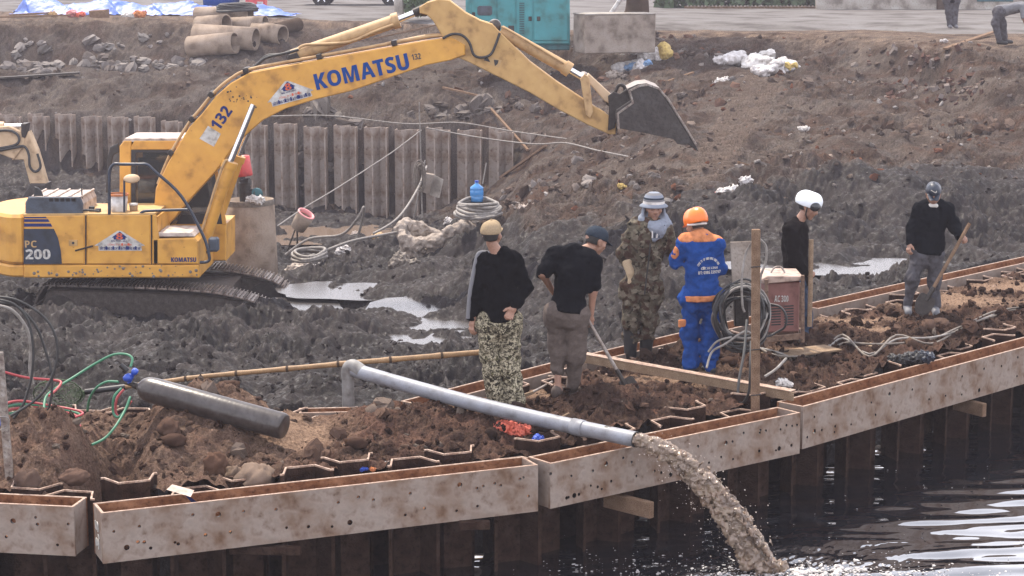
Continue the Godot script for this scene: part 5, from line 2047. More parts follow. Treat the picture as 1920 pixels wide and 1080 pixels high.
func shovel(label: String, top: Vector3, low: Vector3, m: Material, r: float) -> void:
	var t := thing("shovel", label, "shovel", low)
	var st := ST()
	rod(st, top, low, r, 10)
	obj("handle", st, m, t)
	var d := (low - top).normalized()
	var side := d.cross(Vector3.BACK).normalized()
	var n := side.cross(d)
	st = ST()
	prism(st, rounded([Vector2(-0.1, 0), Vector2(0.1, 0), Vector2(0.105, 0.14), Vector2(0.05, 0.24), Vector2(-0.05, 0.24), Vector2(-0.105, 0.14)], 0.04), Transform3D(Basis(side, d, side.cross(d)), low - d * 0.01), -0.006, 0.006)
	rod(st, low - d * 0.12, low + d * 0.05, r * 1.3, 10)
	obj("blade", st, M.dark_steel, t)


func sun_hat(p: Node) -> void:
	var W: Dictionary = p.get_meta("joints")
	var f: Vector3 = W.f
	var up: Vector3 = W.up
	var r := f.cross(up).normalized()
	var c: Vector3 = W.head
	var fr := Transform3D(Basis(r, up, -f), c + up * 0.05 - f * 0.012)
	var st := ST()
	var o := Vector2.ZERO
	# crown of checked cloth in bands, then the drooping brim
	var prof := [Vector2(0.113, 0.0), Vector2(0.11, 0.03), Vector2(0.106, 0.05), Vector2(0.1, 0.068), Vector2(0.085, 0.095), Vector2(0.055, 0.115), Vector2(0, 0.122)]
	for i in prof.size() - 1:
		st = ST()
		lathe(st, [prof[i], prof[i + 1]], fr, 24)
		obj("hat_band", st, [M.white_plastic, M.grey_stripe, M.navy_cap, M.plaid, M.grey_stripe, M.plaid][i], p)
	st = ST()
	lathe(st, [Vector2(0.112, 0.004), Vector2(0.148, -0.022), Vector2(0.145, -0.03), Vector2(0.11, -0.004)], fr, 28)
	obj("hat_brim", st, M.plaid, p)
	# neck flap hanging at the sides and back and tied under the chin
	var A := Acc.new()
	var q := func(x: float, y: float, z: float) -> Vector3: return c + r * x + up * y + f * z
	sdf(A, [[q.call(-0.1, 0.03, -0.02), q.call(-0.115, -0.1, 0.0), 0.024, 0.036, r, 1.8], [q.call(0.1, 0.03, -0.02), q.call(0.115, -0.1, 0.0), 0.024, 0.036, r, 1.8], [q.call(-0.06, 0.0, -0.08), q.call(0.06, 0.0, -0.08), 0.05, 0.05], [q.call(-0.08, -0.12, -0.06), q.call(0.08, -0.12, -0.06), 0.07, 0.07],
		[q.call(-0.115, -0.13, 0.0), q.call(-0.02, -0.185, 0.12), 0.05, 0.055], [q.call(0.115, -0.13, 0.0), q.call(0.0, -0.185, 0.12), 0.05, 0.055], [q.call(-0.03, -0.18, 0.12), q.call(0.01, -0.29, 0.155), 0.06, 0.03], [q.call(-0.1, -0.16, 0.06), q.call(-0.04, -0.24, 0.13), 0.05, 0.045], [q.call(-0.11, -0.13, 0.0), q.call(-0.15, -0.17, 0.03), 0.045, 0.04]], 0.011, 0.014, Color.WHITE, 0.012, [], 2.0)
	obj("neck_flap", A, M.plaid, p)
	for i in 4:
		st = ST()
		var x := -0.07 + i * 0.045
		tube(st, smooth_path([q.call(x - 0.02, -0.15 - 0.01 * i, 0.155 - absf(x) * 0.3), q.call(x * 0.6, -0.21, 0.185 - absf(x) * 0.3), q.call(x * 0.5 + 0.01, -0.27, 0.185)], 4), 0.008, 5)
		obj("flap_stripe", st, M.white_plastic if i % 2 else M.navy, p)
	# front opening of the jacket
	st = ST()
	var hip: Vector3 = W.hip
	var top: Vector3 = W.shm
	tube(st, smooth_path([top + f * 0.15 - W.tup * 0.12, top.lerp(hip, 0.5) + f * 0.165, hip + f * 0.17 - W.tup * 0.02], 4), 0.007, 6)
	obj("jacket_placket", st, M.boot, p)
	for s in [-1.0, 1.0]:
		st = ST()
		bx(st, Transform3D(Basis(r, up, -f), top.lerp(hip, 0.42) + r * s * 0.085 + f * 0.147), Vector3(0.1, 0.11, 0.02), 0.006)
		obj("chest_pocket", st, M.camo, p)


func overalls(p: Node) -> void:
	var W: Dictionary = p.get_meta("joints")
	var tf: Vector3 = W.tf
	var up: Vector3 = W.tup
	var r := tf.cross(up).normalized()      # to his right
	var shm: Vector3 = W.shm
	var hip: Vector3 = W.hip
	# orange yoke over the shoulders, belt, pocket flaps, arm patches
	var A := Acc.new()
	sdf(A, [[W.sl.lerp(shm, 0.1) + up * 0.01, W.sr.lerp(shm, 0.1) + up * 0.01, 0.094, 0.094], [shm + up * 0.01, shm + up * 0.07, 0.09, 0.075], [shm + up * 0.01, shm - up * 0.02 - tf * 0.01, 0.12, 0.12]], 0.012, 0.02, Color.WHITE, 0.008, [[-up, -up.dot(shm + up * 0.03)]])
	obj("yoke", A, M.work_orange, p)
	A = Acc.new()
	sdf(A, [[hip + up * 0.03, hip - up * 0.02, 0.208, 0.208, tf, 1.16]], 0.012, 0.012, Color.WHITE, 0.006, [[up, up.dot(hip + up * 0.028)], [-up, -up.dot(hip - up * 0.028)]])
	obj("belt", A, M.work_orange, p)
	var st := ST()
	var kc: Vector3 = W.hl.lerp(W.kl, 0.72)
	bx(st, Transform3D(Basis(Vector3.UP, 0.5), kc + Vector3(-0.085, 0, 0.07)), Vector3(0.1, 0.075, 0.03), 0.008)
	obj("pocket_flap", st, M.work_orange, p)
	for k in ["l", "r"]:
		st = ST()
		rod(st, W["a" + k] + Vector3(0, 0.012, 0), W["a" + k] + Vector3(0, -0.055, 0), 0.052, 14)
		obj("sock", st, M.white_plastic, p)
	A = Acc.new()
	sdf(A, [[W.sl.lerp(W.el, 0.45) + Vector3(-0.035, 0.012, 0.03), W.sl.lerp(W.el, 0.8) + Vector3(-0.035, 0.012, 0.03), 0.042, 0.038]], 0.01, 0.01)
	obj("arm_patch", A, M.work_orange, p)
	# lettering on the back: an arc over two lines
	var fr := Basis(r, up, -tf)
	var c := shm - up * 0.205 - tf * 0.168 + r * 0.02
	var arc := "CÔNG TY CP ĐẠI HẰNG VIỆT NAM"
	var n := arc.length()
	for i in n:
		if arc[i] == " ":
			continue
		var a := lerpf(1.05, -1.05, i / (n - 1.0))
		var pos := c + r * sin(-a) * 0.12 + up * (cos(a) * 0.13 - 0.05) + tf * (0.022 * absf(a))
		var b := fr * Basis(Vector3.BACK, a * 0.8)
		text_on("back_letter", arc[i], M.white_print, pos - b.x * 0.006 - b.y * 0.01, b.x * 0.011, b.y * 0.023, p, 800, 0.004)
	text_on("back_lettering", "CỌC DI LINH", M.white_print, c - r * 0.085 - up * 0.025 - tf * 0.002, r * 0.17, up * 0.028, p, 800, 0.004)
	text_on("back_lettering", "ĐT: 0986 229797", M.white_print, c - r * 0.115 - up * 0.07 - tf * 0.004, r * 0.23, up * 0.03, p, 800, 0.004)
	var h := helmet(p, M.helmet_orange, 0.035)
	W = p.get_meta("joints")
	st = ST()
	var hr: Vector3 = W.f.cross(W.up)
	tube(st, smooth_path([W.head - hr * 0.1 + W.up * 0.02, W.head - hr * 0.07 + W.up * 0.005 - W.f * 0.075, W.head + W.up * 0.0 - W.f * 0.118, W.head + hr * 0.07 + W.up * 0.005 - W.f * 0.075, W.head + hr * 0.1 + W.up * 0.02], 5), 0.011, 8)
	obj("head_band", st, M.white_plastic, h)


# ---------- things on the cofferdam ----------
func hose(called: String, label: String, pts: Array, r: float, m: Material, category: String, group := "", n := 6) -> MeshInstance3D:
	var st := ST()
	tube(st, zpath(pts, n), r, 8)
	var o := obj(called, st, m)
	tag(o, label, category, group)
	return o


func make_front_things() -> void:
	var st: SurfaceTool
	# grey outlet pipe with its elbow
	var e0 := zp(664, 694, -18.0)
	var e1 := gp(1192, 824, 0.1)
	var t := thing("outlet_pipe", "long grey plastic pipe sloping over the earth and pouring slurry into the water", "pipe", Vector3(e0.x - 0.1, -0.4, e0.z))
	st = ST()
	rod(st, Vector3(e0.x - 0.06, e0.y - 1.1, e0.z - 0.02), Vector3(e0.x - 0.06, e0.y - 0.02, e0.z - 0.02), 0.057, 22)
	obj("standing_pipe", st, M.pvc_dirty, t)
	st = ST()
	tube(st, smooth_path([Vector3(e0.x - 0.06, e0.y - 0.08, e0.z - 0.02), Vector3(e0.x - 0.055, e0.y - 0.0, e0.z - 0.015), Vector3(e0.x - 0.01, e0.y + 0.035, e0.z), e0.lerp(e1, 0.03) + Vector3(0, 0.0, 0)], 5), [0.06, 0.06, 0.061, 0.062, 0.063, 0.064, 0.066, 0.067], 22)
	obj("elbow", st, M.pvc_dirty, t)
	st = ST()
	var pts := []
	for i in 9:
		var k := i / 8.0
		pts.append(e0.lerp(e1, k) + Vector3.DOWN * 0.035 * sin(k * PI))
	tube(st, smooth_path(pts, 3), 0.066, 24, false)
	obj("pipe_run", st, M.pvc, t)
	st = ST()
	var j0 := smooth_path(pts, 3)[19]
	var j1 := smooth_path(pts, 3)[20]
	lathe(st, [Vector2(0.066, 0), Vector2(0.0725, 0.002), Vector2(0.073, 0.11), Vector2(0.0725, 0.114), Vector2(0.066, 0.116)], axis_xf(j0, j1), 24)
	obj("pipe_socket", st, M.pvc, t)
	st = ST()
	lathe(st, [Vector2(0.066, 0), Vector2(0.068, -0.004), Vector2(0.068, 0.003), Vector2(0.058, 0.003), Vector2(0.057, -0.3)], axis_xf(e1, e1 + (e1 - e0).normalized()), 24)
	obj("pipe_rim", st, M.rubber, t)
	# the slurry: a bent, lumpy stream
	var A := Acc.new()
	var jet := []
	var land := gp(1432, 1072, WATER)
	var v0 := (e1 - e0).normalized()
	var bones := []
	var path := []
	for i in 27:
		var k := i / 26.0
		var p := e1.lerp(land, k)
		p.y = e1.y - 0.07 * k - (e1.y - land.y - 0.07) * k * k * 0.92 - (e1.y - land.y - 0.07) * 0.08 * k
		path.append(p)
	for i in 26:
		bones.append([path[i], path[i + 1], lerpf(0.046, 0.066, i / 26.0), lerpf(0.046, 0.068, i / 26.0)])
	for i in 560:
		var k := pow(rng.randf(), 0.8)
		var p: Vector3 = path[int(k * 25.0)].lerp(path[int(k * 25.0) + 1], rng.randf())
		var w := lerpf(0.036, 0.12, k)
		var ang := rng.randf() * TAU
		var q := p + Vector3(cos(ang) * w, sin(ang) * w, rng.randf_range(-1, 1) * w)
		var q2: Vector3 = q + (path[mini(int(k * 25.0) + 2, 26)] - p) * rng.randf_range(0.1, 0.45)
		var r := rng.randf_range(0.008, 0.026) * (0.75 + 0.5 * k)
		bones.append([q, q2, r, r * 0.7])
	for i in 46:   # ragged skirt where it meets the water
		var ang := rng.randf() * TAU
		var q := land + Vector3(cos(ang) * rng.randf_range(0.05, 0.2), rng.randf_range(-0.02, 0.09), sin(ang) * rng.randf_range(0.05, 0.15))
		bones.append([q, q + Vector3(rng.randf_range(-0.05, 0.05), 0.03, 0), rng.randf_range(0.015, 0.035), 0.012])
	for i in 170:   # strands and drops torn off its edges
		var k := rng.randf_range(0.12, 1.0)
		var p: Vector3 = path[int(k * 25.0)].lerp(path[int(k * 25.0) + 1], rng.randf())
		var ang := rng.randf() * TAU
		var w := lerpf(0.06, 0.15, k) * rng.randf_range(0.9, 1.35)
		var q := p + Vector3(cos(ang) * w, sin(ang) * w * 0.7, rng.randf_range(-1, 1) * w * 0.5)
		bones.append([q, q + (path[mini(int(k * 25.0) + 1, 26)] - path[int(k * 25.0)]) * rng.randf_range(0.2, 0.8), rng.randf_range(0.005, 0.011), 0.004])
	sdf(A, bones, 0.0105, 0.009, Color.WHITE, 0.02, [], 4.0)
	for i in A.c.size():
		var g := n_mid.get_noise_3dv(A.v[i] * 3.0)
		A.c[i] = Color(0.6, 0.58, 0.58).lerp(Color(1.5, 1.3, 1.12), clampf(0.4 + g * 1.6 + (path[0].y - A.v[i].y) * 0.3, 0, 1))
	var s := obj("slurry_stream", A, M.slurry)
	tag(s, "brown frothing slurry pouring from the pipe into the dark water", "slurry")
	var xf := []
	for i in 700:
		var k := rng.randf_range(0.15, 1.0)
		var p: Vector3 = path[int(k * 25.0)]
		var w := lerpf(0.07, 0.17, k)
		p += Vector3(rng.randfn(-0.03, w), rng.randfn(0, w * 0.7), rng.randfn(0, w))
		var r := 0.0015 + 0.005 * pow(rng.randf(), 4.0)
		xf.append(Transform3D(Basis.from_scale(Vector3(r, r * 1.4, r)), p))
	stuff("water_drops", rocks[5], M.pale_dust, xf, [], s)
	A = Acc.new()
	bones = []
	for i in 230:
		var q := land + Vector3(rng.randfn(0.3, 0.42), rng.randf_range(-0.02, 0.006), rng.randfn(0.1, 0.16))
		bones.append([q, q + Vector3(rng.randf_range(-0.06, 0.06), 0.0, rng.randf_range(-0.02, 0.02)), rng.randf_range(0.008, 0.024), 0.008])
	sdf(A, bones, 0.009, 0.006, Color.WHITE, 0.012, [], 7.0)
	var fm := obj("foam", A, M.foam)
	fm.set_meta("kind", "stuff")
	# gas cylinder lying on the heap
	var c0 := zp(258, 724, -16.95)
	var c1 := zp(534, 800, -16.45)
	var ax := axis_xf(c0, c1)
	var len := c0.distance_to(c1)
	t = thing("gas_cylinder", "dark steel gas cylinder lying tilted on the brown heap with a blue regulator", "gas cylinder", c1)
	st = ST()
	lathe(st, [Vector2(0, 0.0), Vector2(0.03, 0.002), Vector2(0.038, 0.012), Vector2(0.06, 0.03), Vector2(0.085, 0.055), Vector2(0.102, 0.09), Vector2(0.11, 0.14), Vector2(0.113, 0.2), Vector2(0.113, len - 0.03), Vector2(0.106, len - 0.008), Vector2(0.09, len), Vector2(0, len - 0.01)], ax, 32)
	obj("cylinder_body", st, M.gas, t)
	st = ST()
	lathe(st, [Vector2(0, -0.13), Vector2(0.016, -0.13), Vector2(0.016, -0.05), Vector2(0.028, -0.045), Vector2(0.03, 0.01), Vector2(0, 0.01)], ax, 14)
	obj("valve", st, M.dark_steel, t)
	var vp := c0 - ax.basis.y * 0.09
	var rg := thing_part("regulator", t)
	st = ST()
	lathe(st, [Vector2(0, 0.035), Vector2(0.03, 0.03), Vector2(0.036, 0.0), Vector2(0.03, -0.03), Vector2(0, -0.035)], axis_xf(vp + Vector3(0.0, 0.06, 0.03), vp + Vector3(0.1, 0.13, 0.08)), 16)
	lathe(st, [Vector2(0, 0.03), Vector2(0.026, 0.026), Vector2(0.03, 0.0), Vector2(0.02, -0.03), Vector2(0, -0.035)], axis_xf(vp + Vector3(0.06, 0.11, 0.03), vp + Vector3(0.12, 0.2, 0.06)), 16)
	rod(st, vp, vp + Vector3(0.07, 0.13, 0.03), 0.016, 10)
	obj("regulator_body", st, M.blue_metal, rg)
	st = ST()
	rod(st, vp + Vector3(-0.0, 0.12, 0.03), vp + Vector3(-0.06, 0.17, 0.02), 0.024, 12)
	obj("regulator_knob", st, M.black, rg)
	# twin hoses
	hose("gas_hose", "green hose rising from the regulator and curving down to the left", [[245, 688, -16.9], [248, 672, -16.95], [235, 664, -17.0], [210, 666, -17.1], [175, 684, -17.1], [140, 706, -17.0], [105, 728, -16.8], [86, 745, -16.6], [82, 772, -16.4]], 0.011, M.green_hose, "hose")
	hose("gas_hose", "green loop of hose hanging below the neck of the gas cylinder", [[222, 716, -16.9], [200, 716, -16.95], [180, 728, -17.0], [168, 748, -17.1], [164, 770, -17.2]], 0.011, M.green_hose, "hose")
	hose("gas_hose", "green and white hose dropping from the cylinder into the trench", [[228, 728, -16.8], [214, 744, -16.75], [212, 772, -16.75], [222, 782, -16.7], [238, 764, -16.7], [244, 745, -16.7], [234, 770, -16.6], [216, 800, -16.4], [196, 822, -16.3], [172, 834, -16.2]], 0.011, M.green_hose, "hose")
	hose("gas_hose", "red hose hanging beside the green one under the cylinder's neck", [[232, 730, -16.85], [219, 748, -16.8], [217, 772, -16.78], [226, 780, -16.74], [246, 752, -16.72]], 0.011, M.red_hose, "hose")
	for k in 5:
		var y := 786.0 - k * 3.0
		hose("gas_hose", ["lowest red hose turn of the coil beside the steel stake", "green hose turn lying between the red turns of the coil", "red hose turn at the middle of the coil beside the stake", "upper green hose turn of the coil, reaching furthest right", "topmost red hose turn of the coil beside the stake"][k],
			[[-14, 790 - k * 6, -16.3], [30, 780 - k * 7, -16.5], [80, 770 - k * 3, -16.6], [128 + k * 6, 784 - k * 3, -16.5], [150 - k * 3, 799 - k * 4, -16.3], [120 - k * 8, 803 - k * 3, -16.15], [60, 806 - k * 4, -16.05], [10, 803 - k * 4, -16.05], [-14, 795 - k * 4, -16.1]], 0.011, M.red_hose if k % 2 == 0 else M.green_hose, "hose", "red and green hoses coiled on the earth")
	hose("gas_hose", "red hose running from behind the stake to the dark cables at the left", [[-10, 690, -16.6], [10, 698, -16.6], [50, 708, -16.7], [95, 712, -16.8], [114, 716, -16.8], [108, 728, -16.7], [92, 742, -16.5]], 0.011, M.red_hose, "hose")
	# black cables at the left
	var loops := [[[-16, 556], [30, 562], [75, 588], [100, 620], [108, 660], [100, 700], [85, 730], [60, 755], [20, 780]], [[-16, 560], [25, 570], [52, 600], [62, 650], [60, 700], [52, 735], [40, 765], [22, 788]], [[-16, 566], [30, 574], [66, 610], [86, 660], [97, 705], [95, 750], [80, 790], [50, 796], [24, 786]], [[-16, 572], [20, 580], [48, 612], [58, 650], [56, 690], [62, 720]]]
	for k in 4:
		var q := []
		for p in loops[k]:
			q.append([p[0], p[1], -15.9 - 0.08 * k])
		hose("cable", ["outermost black cable arching in from the left edge", "black cable hanging straight down inside the outer loop", "long black cable loop that turns back at the red hoses", "short grey cable end hanging inside the black loops"][k], q, 0.011 if k < 3 else 0.014, M.rubber if k < 3 else M.grey_hose, "cable", "black cables hanging at the left edge")
	# steel stake
	t = thing("steel_stake", "pale steel stake standing at the left edge in front of the hose coil", "stake", gp(20, 915, -0.05))
	st = ST()
	bar(st, gp(20, 918, -0.1), zp(-2, 660, gp(20, 918, -0.1).z + 0.02), 0.02, 0.068, 0.003, Vector3.RIGHT)
	obj("stake_bar", st, M.worn_steel, t)
	st = ST()
	var wz: float = gp(20, 918, -0.1).z + 0.03
	tube(st, zpath([[-6, 783, wz], [6, 781, wz + 0.05], [17, 786, wz + 0.03], [14, 800, wz + 0.02], [0, 806, wz + 0.04]], 5), 0.005, 6)
	obj("wire_tie", st, M.grey_hose, t)
	t = thing("jerrycan", "blue plastic can at the left edge behind the steel stake", "can", gp(-12, 840, 0.1))
	st = ST()
	bx(st, Transform3D(Basis.IDENTITY, zp(-14, 812, -16.0)), Vector3(0.2, 0.24, 0.14), 0.03)
	obj("can_body", st, M.blue_metal, t)
	st = ST()
	rod(st, zp(-6, 786, -16.0), zp(-6, 776, -16.0), 0.025, 10)
	obj("can_cap", st, M.red_can, t)
	# landing net and its bamboo pole
	t = thing("landing_net", "long bamboo pole with a green landing net, lying across the pipe's elbow", "net", zp(150, 745, -18.0))
	st = ST()
	var b0 := zp(160, 735, -18.25)
	var b1 := zp(664, 689, -18.08)
	var b2 := zp(905, 669, -18.3)
	var bpts := PackedVector3Array()
	var brad := []
	for i in 40:
		var k := i / 39.0
		var p: Vector3 = b0.lerp(b1, k / 0.68) if k < 0.68 else b1.lerp(b2, (k - 0.68) / 0.32)
		bpts.append(p + Vector3.UP * 0.075 * (1.0 if k > 0.3 else k / 0.3) * 0.6)
		brad.append((0.021 if i % 5 else 0.025) * lerpf(1.0, 1.25, k))
	tube(st, bpts, brad, 10)
	obj("bamboo_pole", st, M.bamboo, t)
	st = ST()
	for i in range(5, 40, 5):
		rod(st, bpts[i] - (bpts[i] - bpts[i - 1]).normalized() * 0.012, bpts[i] + (bpts[i] - bpts[i - 1]).normalized() * 0.012, brad[i] + 0.0012, 10)
	obj("bamboo_joint", st, M.bark, t)
	st = ST()
	rod(st, bpts[0], bpts[4], 0.027, 12)
	obj("grip", st, M.black, t)
	st = ST()
	var rim := []
	for i in 17:
		var a := TAU * i / 16
		rim.append(zp(108 + 46 * cos(a), 738 + 27 * sin(a), -18.2 - 0.25 * sin(a)))
	for i in 16:
		for k in 5:
			var a: Vector3 = rim[i].lerp(b0, k / 5.0) + Vector3.DOWN * 0.05 * sin(k / 5.0 * PI)
			var b: Vector3 = rim[i].lerp(b0, (k + 1) / 5.0) + Vector3.DOWN * 0.05 * sin((k + 1) / 5.0 * PI)
			var c: Vector3 = rim[i + 1].lerp(b0, (k + 0.5) / 5.0)
			tube(st, PackedVector3Array([a, b]), 0.0022, 4, false)
			tube(st, PackedVector3Array([a, c]), 0.0022, 4, false)
			tube(st, PackedVector3Array([c, b]), 0.0022, 4, false)
	tube(st, PackedVector3Array(rim), 0.006, 6)
	obj("net", st, M.leaf, t)
	# boulder, small stones
	boulder("round pale boulder behind the long box beam, largest stone on the heap", gp(482, 912, -0.1), Vector3(0.16, 0.12, 0.13), Color(0.42, 0.32, 0.25), 1)
	boulder("knobbly pale stone just left of the round boulder", gp(437, 900, -0.1), Vector3(0.065, 0.075, 0.06), Color(0.4, 0.3, 0.23), 2)
	boulder("pointed brown stone on the heap above the round boulder", gp(404, 884, 0.0), Vector3(0.09, 0.1, 0.08), Color(0.2, 0.12, 0.085), 3)
	boulder("broad brown stone embedded in the heap under the gas cylinder", gp(318, 815, 0.12), Vector3(0.1, 0.09, 0.09), Color(0.19, 0.12, 0.09), 4)
	boulder("flat brown stone in the left mound by the trench", gp(140, 900, 0.02), Vector3(0.1, 0.06, 0.07), Color(0.26, 0.17, 0.13), 5)
	boulder("pale rock at the foot of the left mound beside the stake", gp(52, 910, -0.02), Vector3(0.09, 0.09, 0.08), Color(0.24, 0.165, 0.13), 0)
	boulder("brown rock below the shovel of the bending man", gp(1228, 790, -0.08), Vector3(0.1, 0.07, 0.08), Color(0.24, 0.13, 0.09), 3)
	boulder("broad pale rock lying in front of the man with the wooden-handled shovel", gp(1765, 612, 0.0), Vector3(0.12, 0.06, 0.09), Color(0.2, 0.135, 0.105), 1)
	# litter on the earth
	scrap("blue and white plastic lid on the tan slope left of the pipe", gp(680, 880, -0.03), [[M.blue_metal, 0.042], [M.work_orange, 0.03]], "plastic scrap")
	scrap("clear crumpled plastic cup beside the brown ridge", gp(724, 872, -0.03), [[M.white_plastic, 0.045]], "plastic scrap")
	scrap("crumpled orange cloth under the grey pipe", gp(955, 806, 0.0), [[M.orange_cloth, 0.13], [M.orange_cloth, 0.1]], "cloth")
	scrap("blue plastic sheet scrap beside the orange cloth under the pipe", gp(1010, 822, 0.02), [[M.blue_metal, 0.06]], "cloth")
	scrap("black plastic bag on the earth at the right behind the right-hand beam", gp(1715, 676, 0.02), [[M.black, 0.15], [M.navy, 0.13], [M.black, 0.12]], "bag")
	scrap("white crumpled plastic on the dark clods below the welding machine", gp(1467, 722, 0.0), [[M.white_plastic, 0.08], [M.white_plastic, 0.06]], "plastic scrap")
	var cd := thing("cardboard_flap", "folded cardboard flap with a blue edge sticking up behind the long box beam", "cardboard", gp(345, 925, 0.0))
	st = ST()
	var q0 := gp(312, 918, 0.06)
	qd(st, q0, q0 + Vector3(0.2, -0.03, 0.1), q0 + Vector3(0.21, -0.01, -0.02), q0 + Vector3(0.03, 0.02, -0.08), Vector3.UP)
	obj("flap", st, M.welder_top, cd)
	st = ST()
	qd(st, q0 + Vector3(0.15, -0.02, 0.074), q0 + Vector3(0.2, -0.03, 0.1), q0 + Vector3(0.24, -0.08, 0.06), q0 + Vector3(0.2, -0.1, 0.03), Vector3(0, 0, 1))
	obj("printed_side", st, M.blue_stripe, cd)
	# wooden post with the board behind it
	t = thing("wooden_post", "tall weathered wooden post standing in front of the welding machine", "post", gp(1416, 772, -0.05))
	st = ST()
	var wp := gp(1416, 774, -0.06)
	bar(st, wp, zp(1417.5, 430, wp.z), 0.06, 0.075, 0.004, Vector3.RIGHT)
	obj("post_timber", st, M.wood, t)
	st = ST()
	for v in [500, 655, 740]:
		var c := zp(1416, v, wp.z)
		tube(st, PackedVector3Array([c + Vector3(-0.045, 0, 0.036), c + Vector3(0.045, 0.008, 0.036), c + Vector3(0.045, 0.004, -0.036)]), 0.005, 6)
	obj("wire_tie", st, M.rubber, t)
	t = thing("grey_board", "blank grey board fixed behind the wooden post", "board", zp(1388, 528, -19.5))
	st = ST()
	prz(st, [[1369, 454], [1413, 452], [1412, 530], [1373, 531]], -19.5, 0.02, 0.004)
	obj("board_panel", st, M.concrete, t)
	st = ST()
	prz(st, [[1376, 531], [1406, 530], [1404, 612], [1378, 612]], -19.55, 0.12, 0.01)
	obj("board_stand", st, M.dark_steel, t)
	# coil of black cable hung behind the post
	for k in 16:
		var q := []
		var cx := 1392 + rng.randf_range(-8, 8)
		var cy := 588 + rng.randf_range(-12, 12)
		var rx := 46 + rng.randf_range(-10, 7)
		var ry := 44 + rng.randf_range(-10, 14)
		for i in 13:
			var a := TAU * i / 12 + k
			q.append([cx + rx * cos(a), cy + ry * sin(a) + (12 if sin(a) > 0.5 else 0), -19.35 + 0.012 * k + 0.08 * sin(a * 2.0 + k)])
		var lbl: String = "turn of black cable in the big coil behind the wooden post"
		if k == 0:
			t = thing("cable_coil", "big coil of black cable hanging behind the wooden post beside the blue overalls", "cable coil", zp(1392, 640, -19.3))
		st = ST()
		tube(st, zpath(q, 4), 0.0105 if k % 4 else 0.014, 7)
		obj("cable_turn", st, M.rubber if k % 6 else M.grey_hose, t)
	hose("cable", "grey cable arching from the board over the post and down", [[1424, 448, -19.2], [1436, 462, -19.2], [1436, 490, -19.2], [1426, 520, -19.2], [1424, 560, -19.25]], 0.012, M.grey_hose, "cable")
	hose("cable", "grey cable curving down the front of the board to the coil", [[1412, 452, -19.1], [1398, 476, -19.15], [1391, 520, -19.1], [1392, 570, -19.1], [1396, 585, -19.1]], 0.012, M.grey_hose, "cable")
	hose("cable", "dark cable hanging low along the wooden post to the earth", [[1400, 600, -18.9], [1395, 660, -18.6], [1386, 710, -18.4], [1384, 745, -18.3], [1392, 756, -18.2], [1404, 735, -18.1], [1407, 690, -18.1], [1408, 640, -18.3]], 0.013, M.rubber, "cable")
	hose("cable", "pale cable end lying across the clods below the coil", [[1325, 690, -18.9], [1335, 660, -19.0], [1360, 645, -19.0], [1395, 622, -19.0], [1412, 628, -19.0]], 0.012, M.grey_hose, "cable")
	hose("cable", "thin pale cable crossing the clods left of the wooden post", [[1328, 660, -19.1], [1345, 640, -19.1], [1372, 632, -19.1]], 0.011, M.grey_hose, "cable")
	hose("cable", "cable looping out of the front grille of the welding machine", [[1440, 570, -19.4], [1462, 575, -19.3], [1474, 592, -19.25], [1472, 612, -19.25], [1458, 622, -19.3], [1436, 630, -19.3], [1412, 610, -19.3]], 0.012, M.rubber, "cable")
	hose("cable", "cut piece of pale hose on the clods right of the post", [[1434, 706, -18.5], [1455, 692, -18.55], [1474, 672, -18.7]], 0.013, M.grey_hose, "hose")
	for k in 3:
		var o := k * 5.0
		var q := []
		for e in [[1425, 642], [1450, 660], [1490, 655], [1540, 655], [1580, 640], [1630, 655], [1680, 648], [1745, 636], [1800, 612], [1860, 590], [1935, 562]]:
			var w := gp(e[0], e[1] + o * (1.0 if e[0] % 20 else -0.6), 0.04)
			w.y = fill_y(w.x, w.z) + 0.03
			q.append(w)
		st = ST()
		tube(st, smooth_path(q, 5), 0.012, 7)
		tag(obj("cable", st, [M.mud_hose, M.grey_hose, M.mud_hose][k]), ["muddy cable trailing from the welding machine to the right edge, nearest the beam", "pale cable in the middle of the three trailing to the right edge", "muddy cable trailing to the right edge, farthest from the beam"][k], "cable", "cables trailing over the earth to the right")
	# welding machine
	var mz := -20.2
	t = thing("welding_machine", "rusty red welding machine in a steel frame with AC 300 on its side", "welding machine", zp(1468, 640, mz))
	st = ST()
	prz(st, [[1434, 530], [1500, 529], [1498, 622], [1436, 624]], mz + 0.02, 0.42, 0.012)
	obj("housing", st, M.welder_red, t)
	var hs := t.get_child(0)
	st = ST()
	prz(st, [[1426, 524], [1440, 517], [1505, 518], [1507, 526], [1430, 533]], mz + 0.06, 0.5, 0.008)
	obj("lid", st, M.welder_top, t)
	st = ST()
	tube(st, zpath([[1442, 520, mz - 0.1], [1450, 504, mz - 0.15], [1462, 500, mz - 0.15], [1470, 508, mz - 0.15], [1474, 520, mz - 0.1]], 4), 0.01, 7)
	obj("handle", st, M.worn_steel, t)
	for g in [1446, 1470]:
		for i in 8:
			st = ST()
			prz(st, [[g, 573 + i * 5], [g + 18, 572 + i * 5], [g + 18, 574.5 + i * 5], [g, 575.5 + i * 5]], mz + 0.024, 0.008, 0.0)
			obj("vent_slot", st, M.black, hs)
	var pxm: float = zp(1001, 560, mz).x - zp(1000, 560, mz).x
	text_on("model_lettering", "AC 300", M.white_print, zp(1452, 566, mz + 0.022), Vector3.RIGHT * 26 * pxm, Vector3.UP * 12 * pxm, hs)
	for q in [[1437, 524, 650, 0.08], [1505, 516, 642, 0.08], [1446, 535, 640, -0.42], [1500, 530, 636, -0.42]]:
		st = ST()
		bar(st, zp(q[0], q[2], mz + q[3]), zp(q[0], q[1], mz + q[3]), 0.035, 0.035, 0.003, Vector3.RIGHT)
		obj("frame_post", st, M.welder_frame, t)
	st = ST()
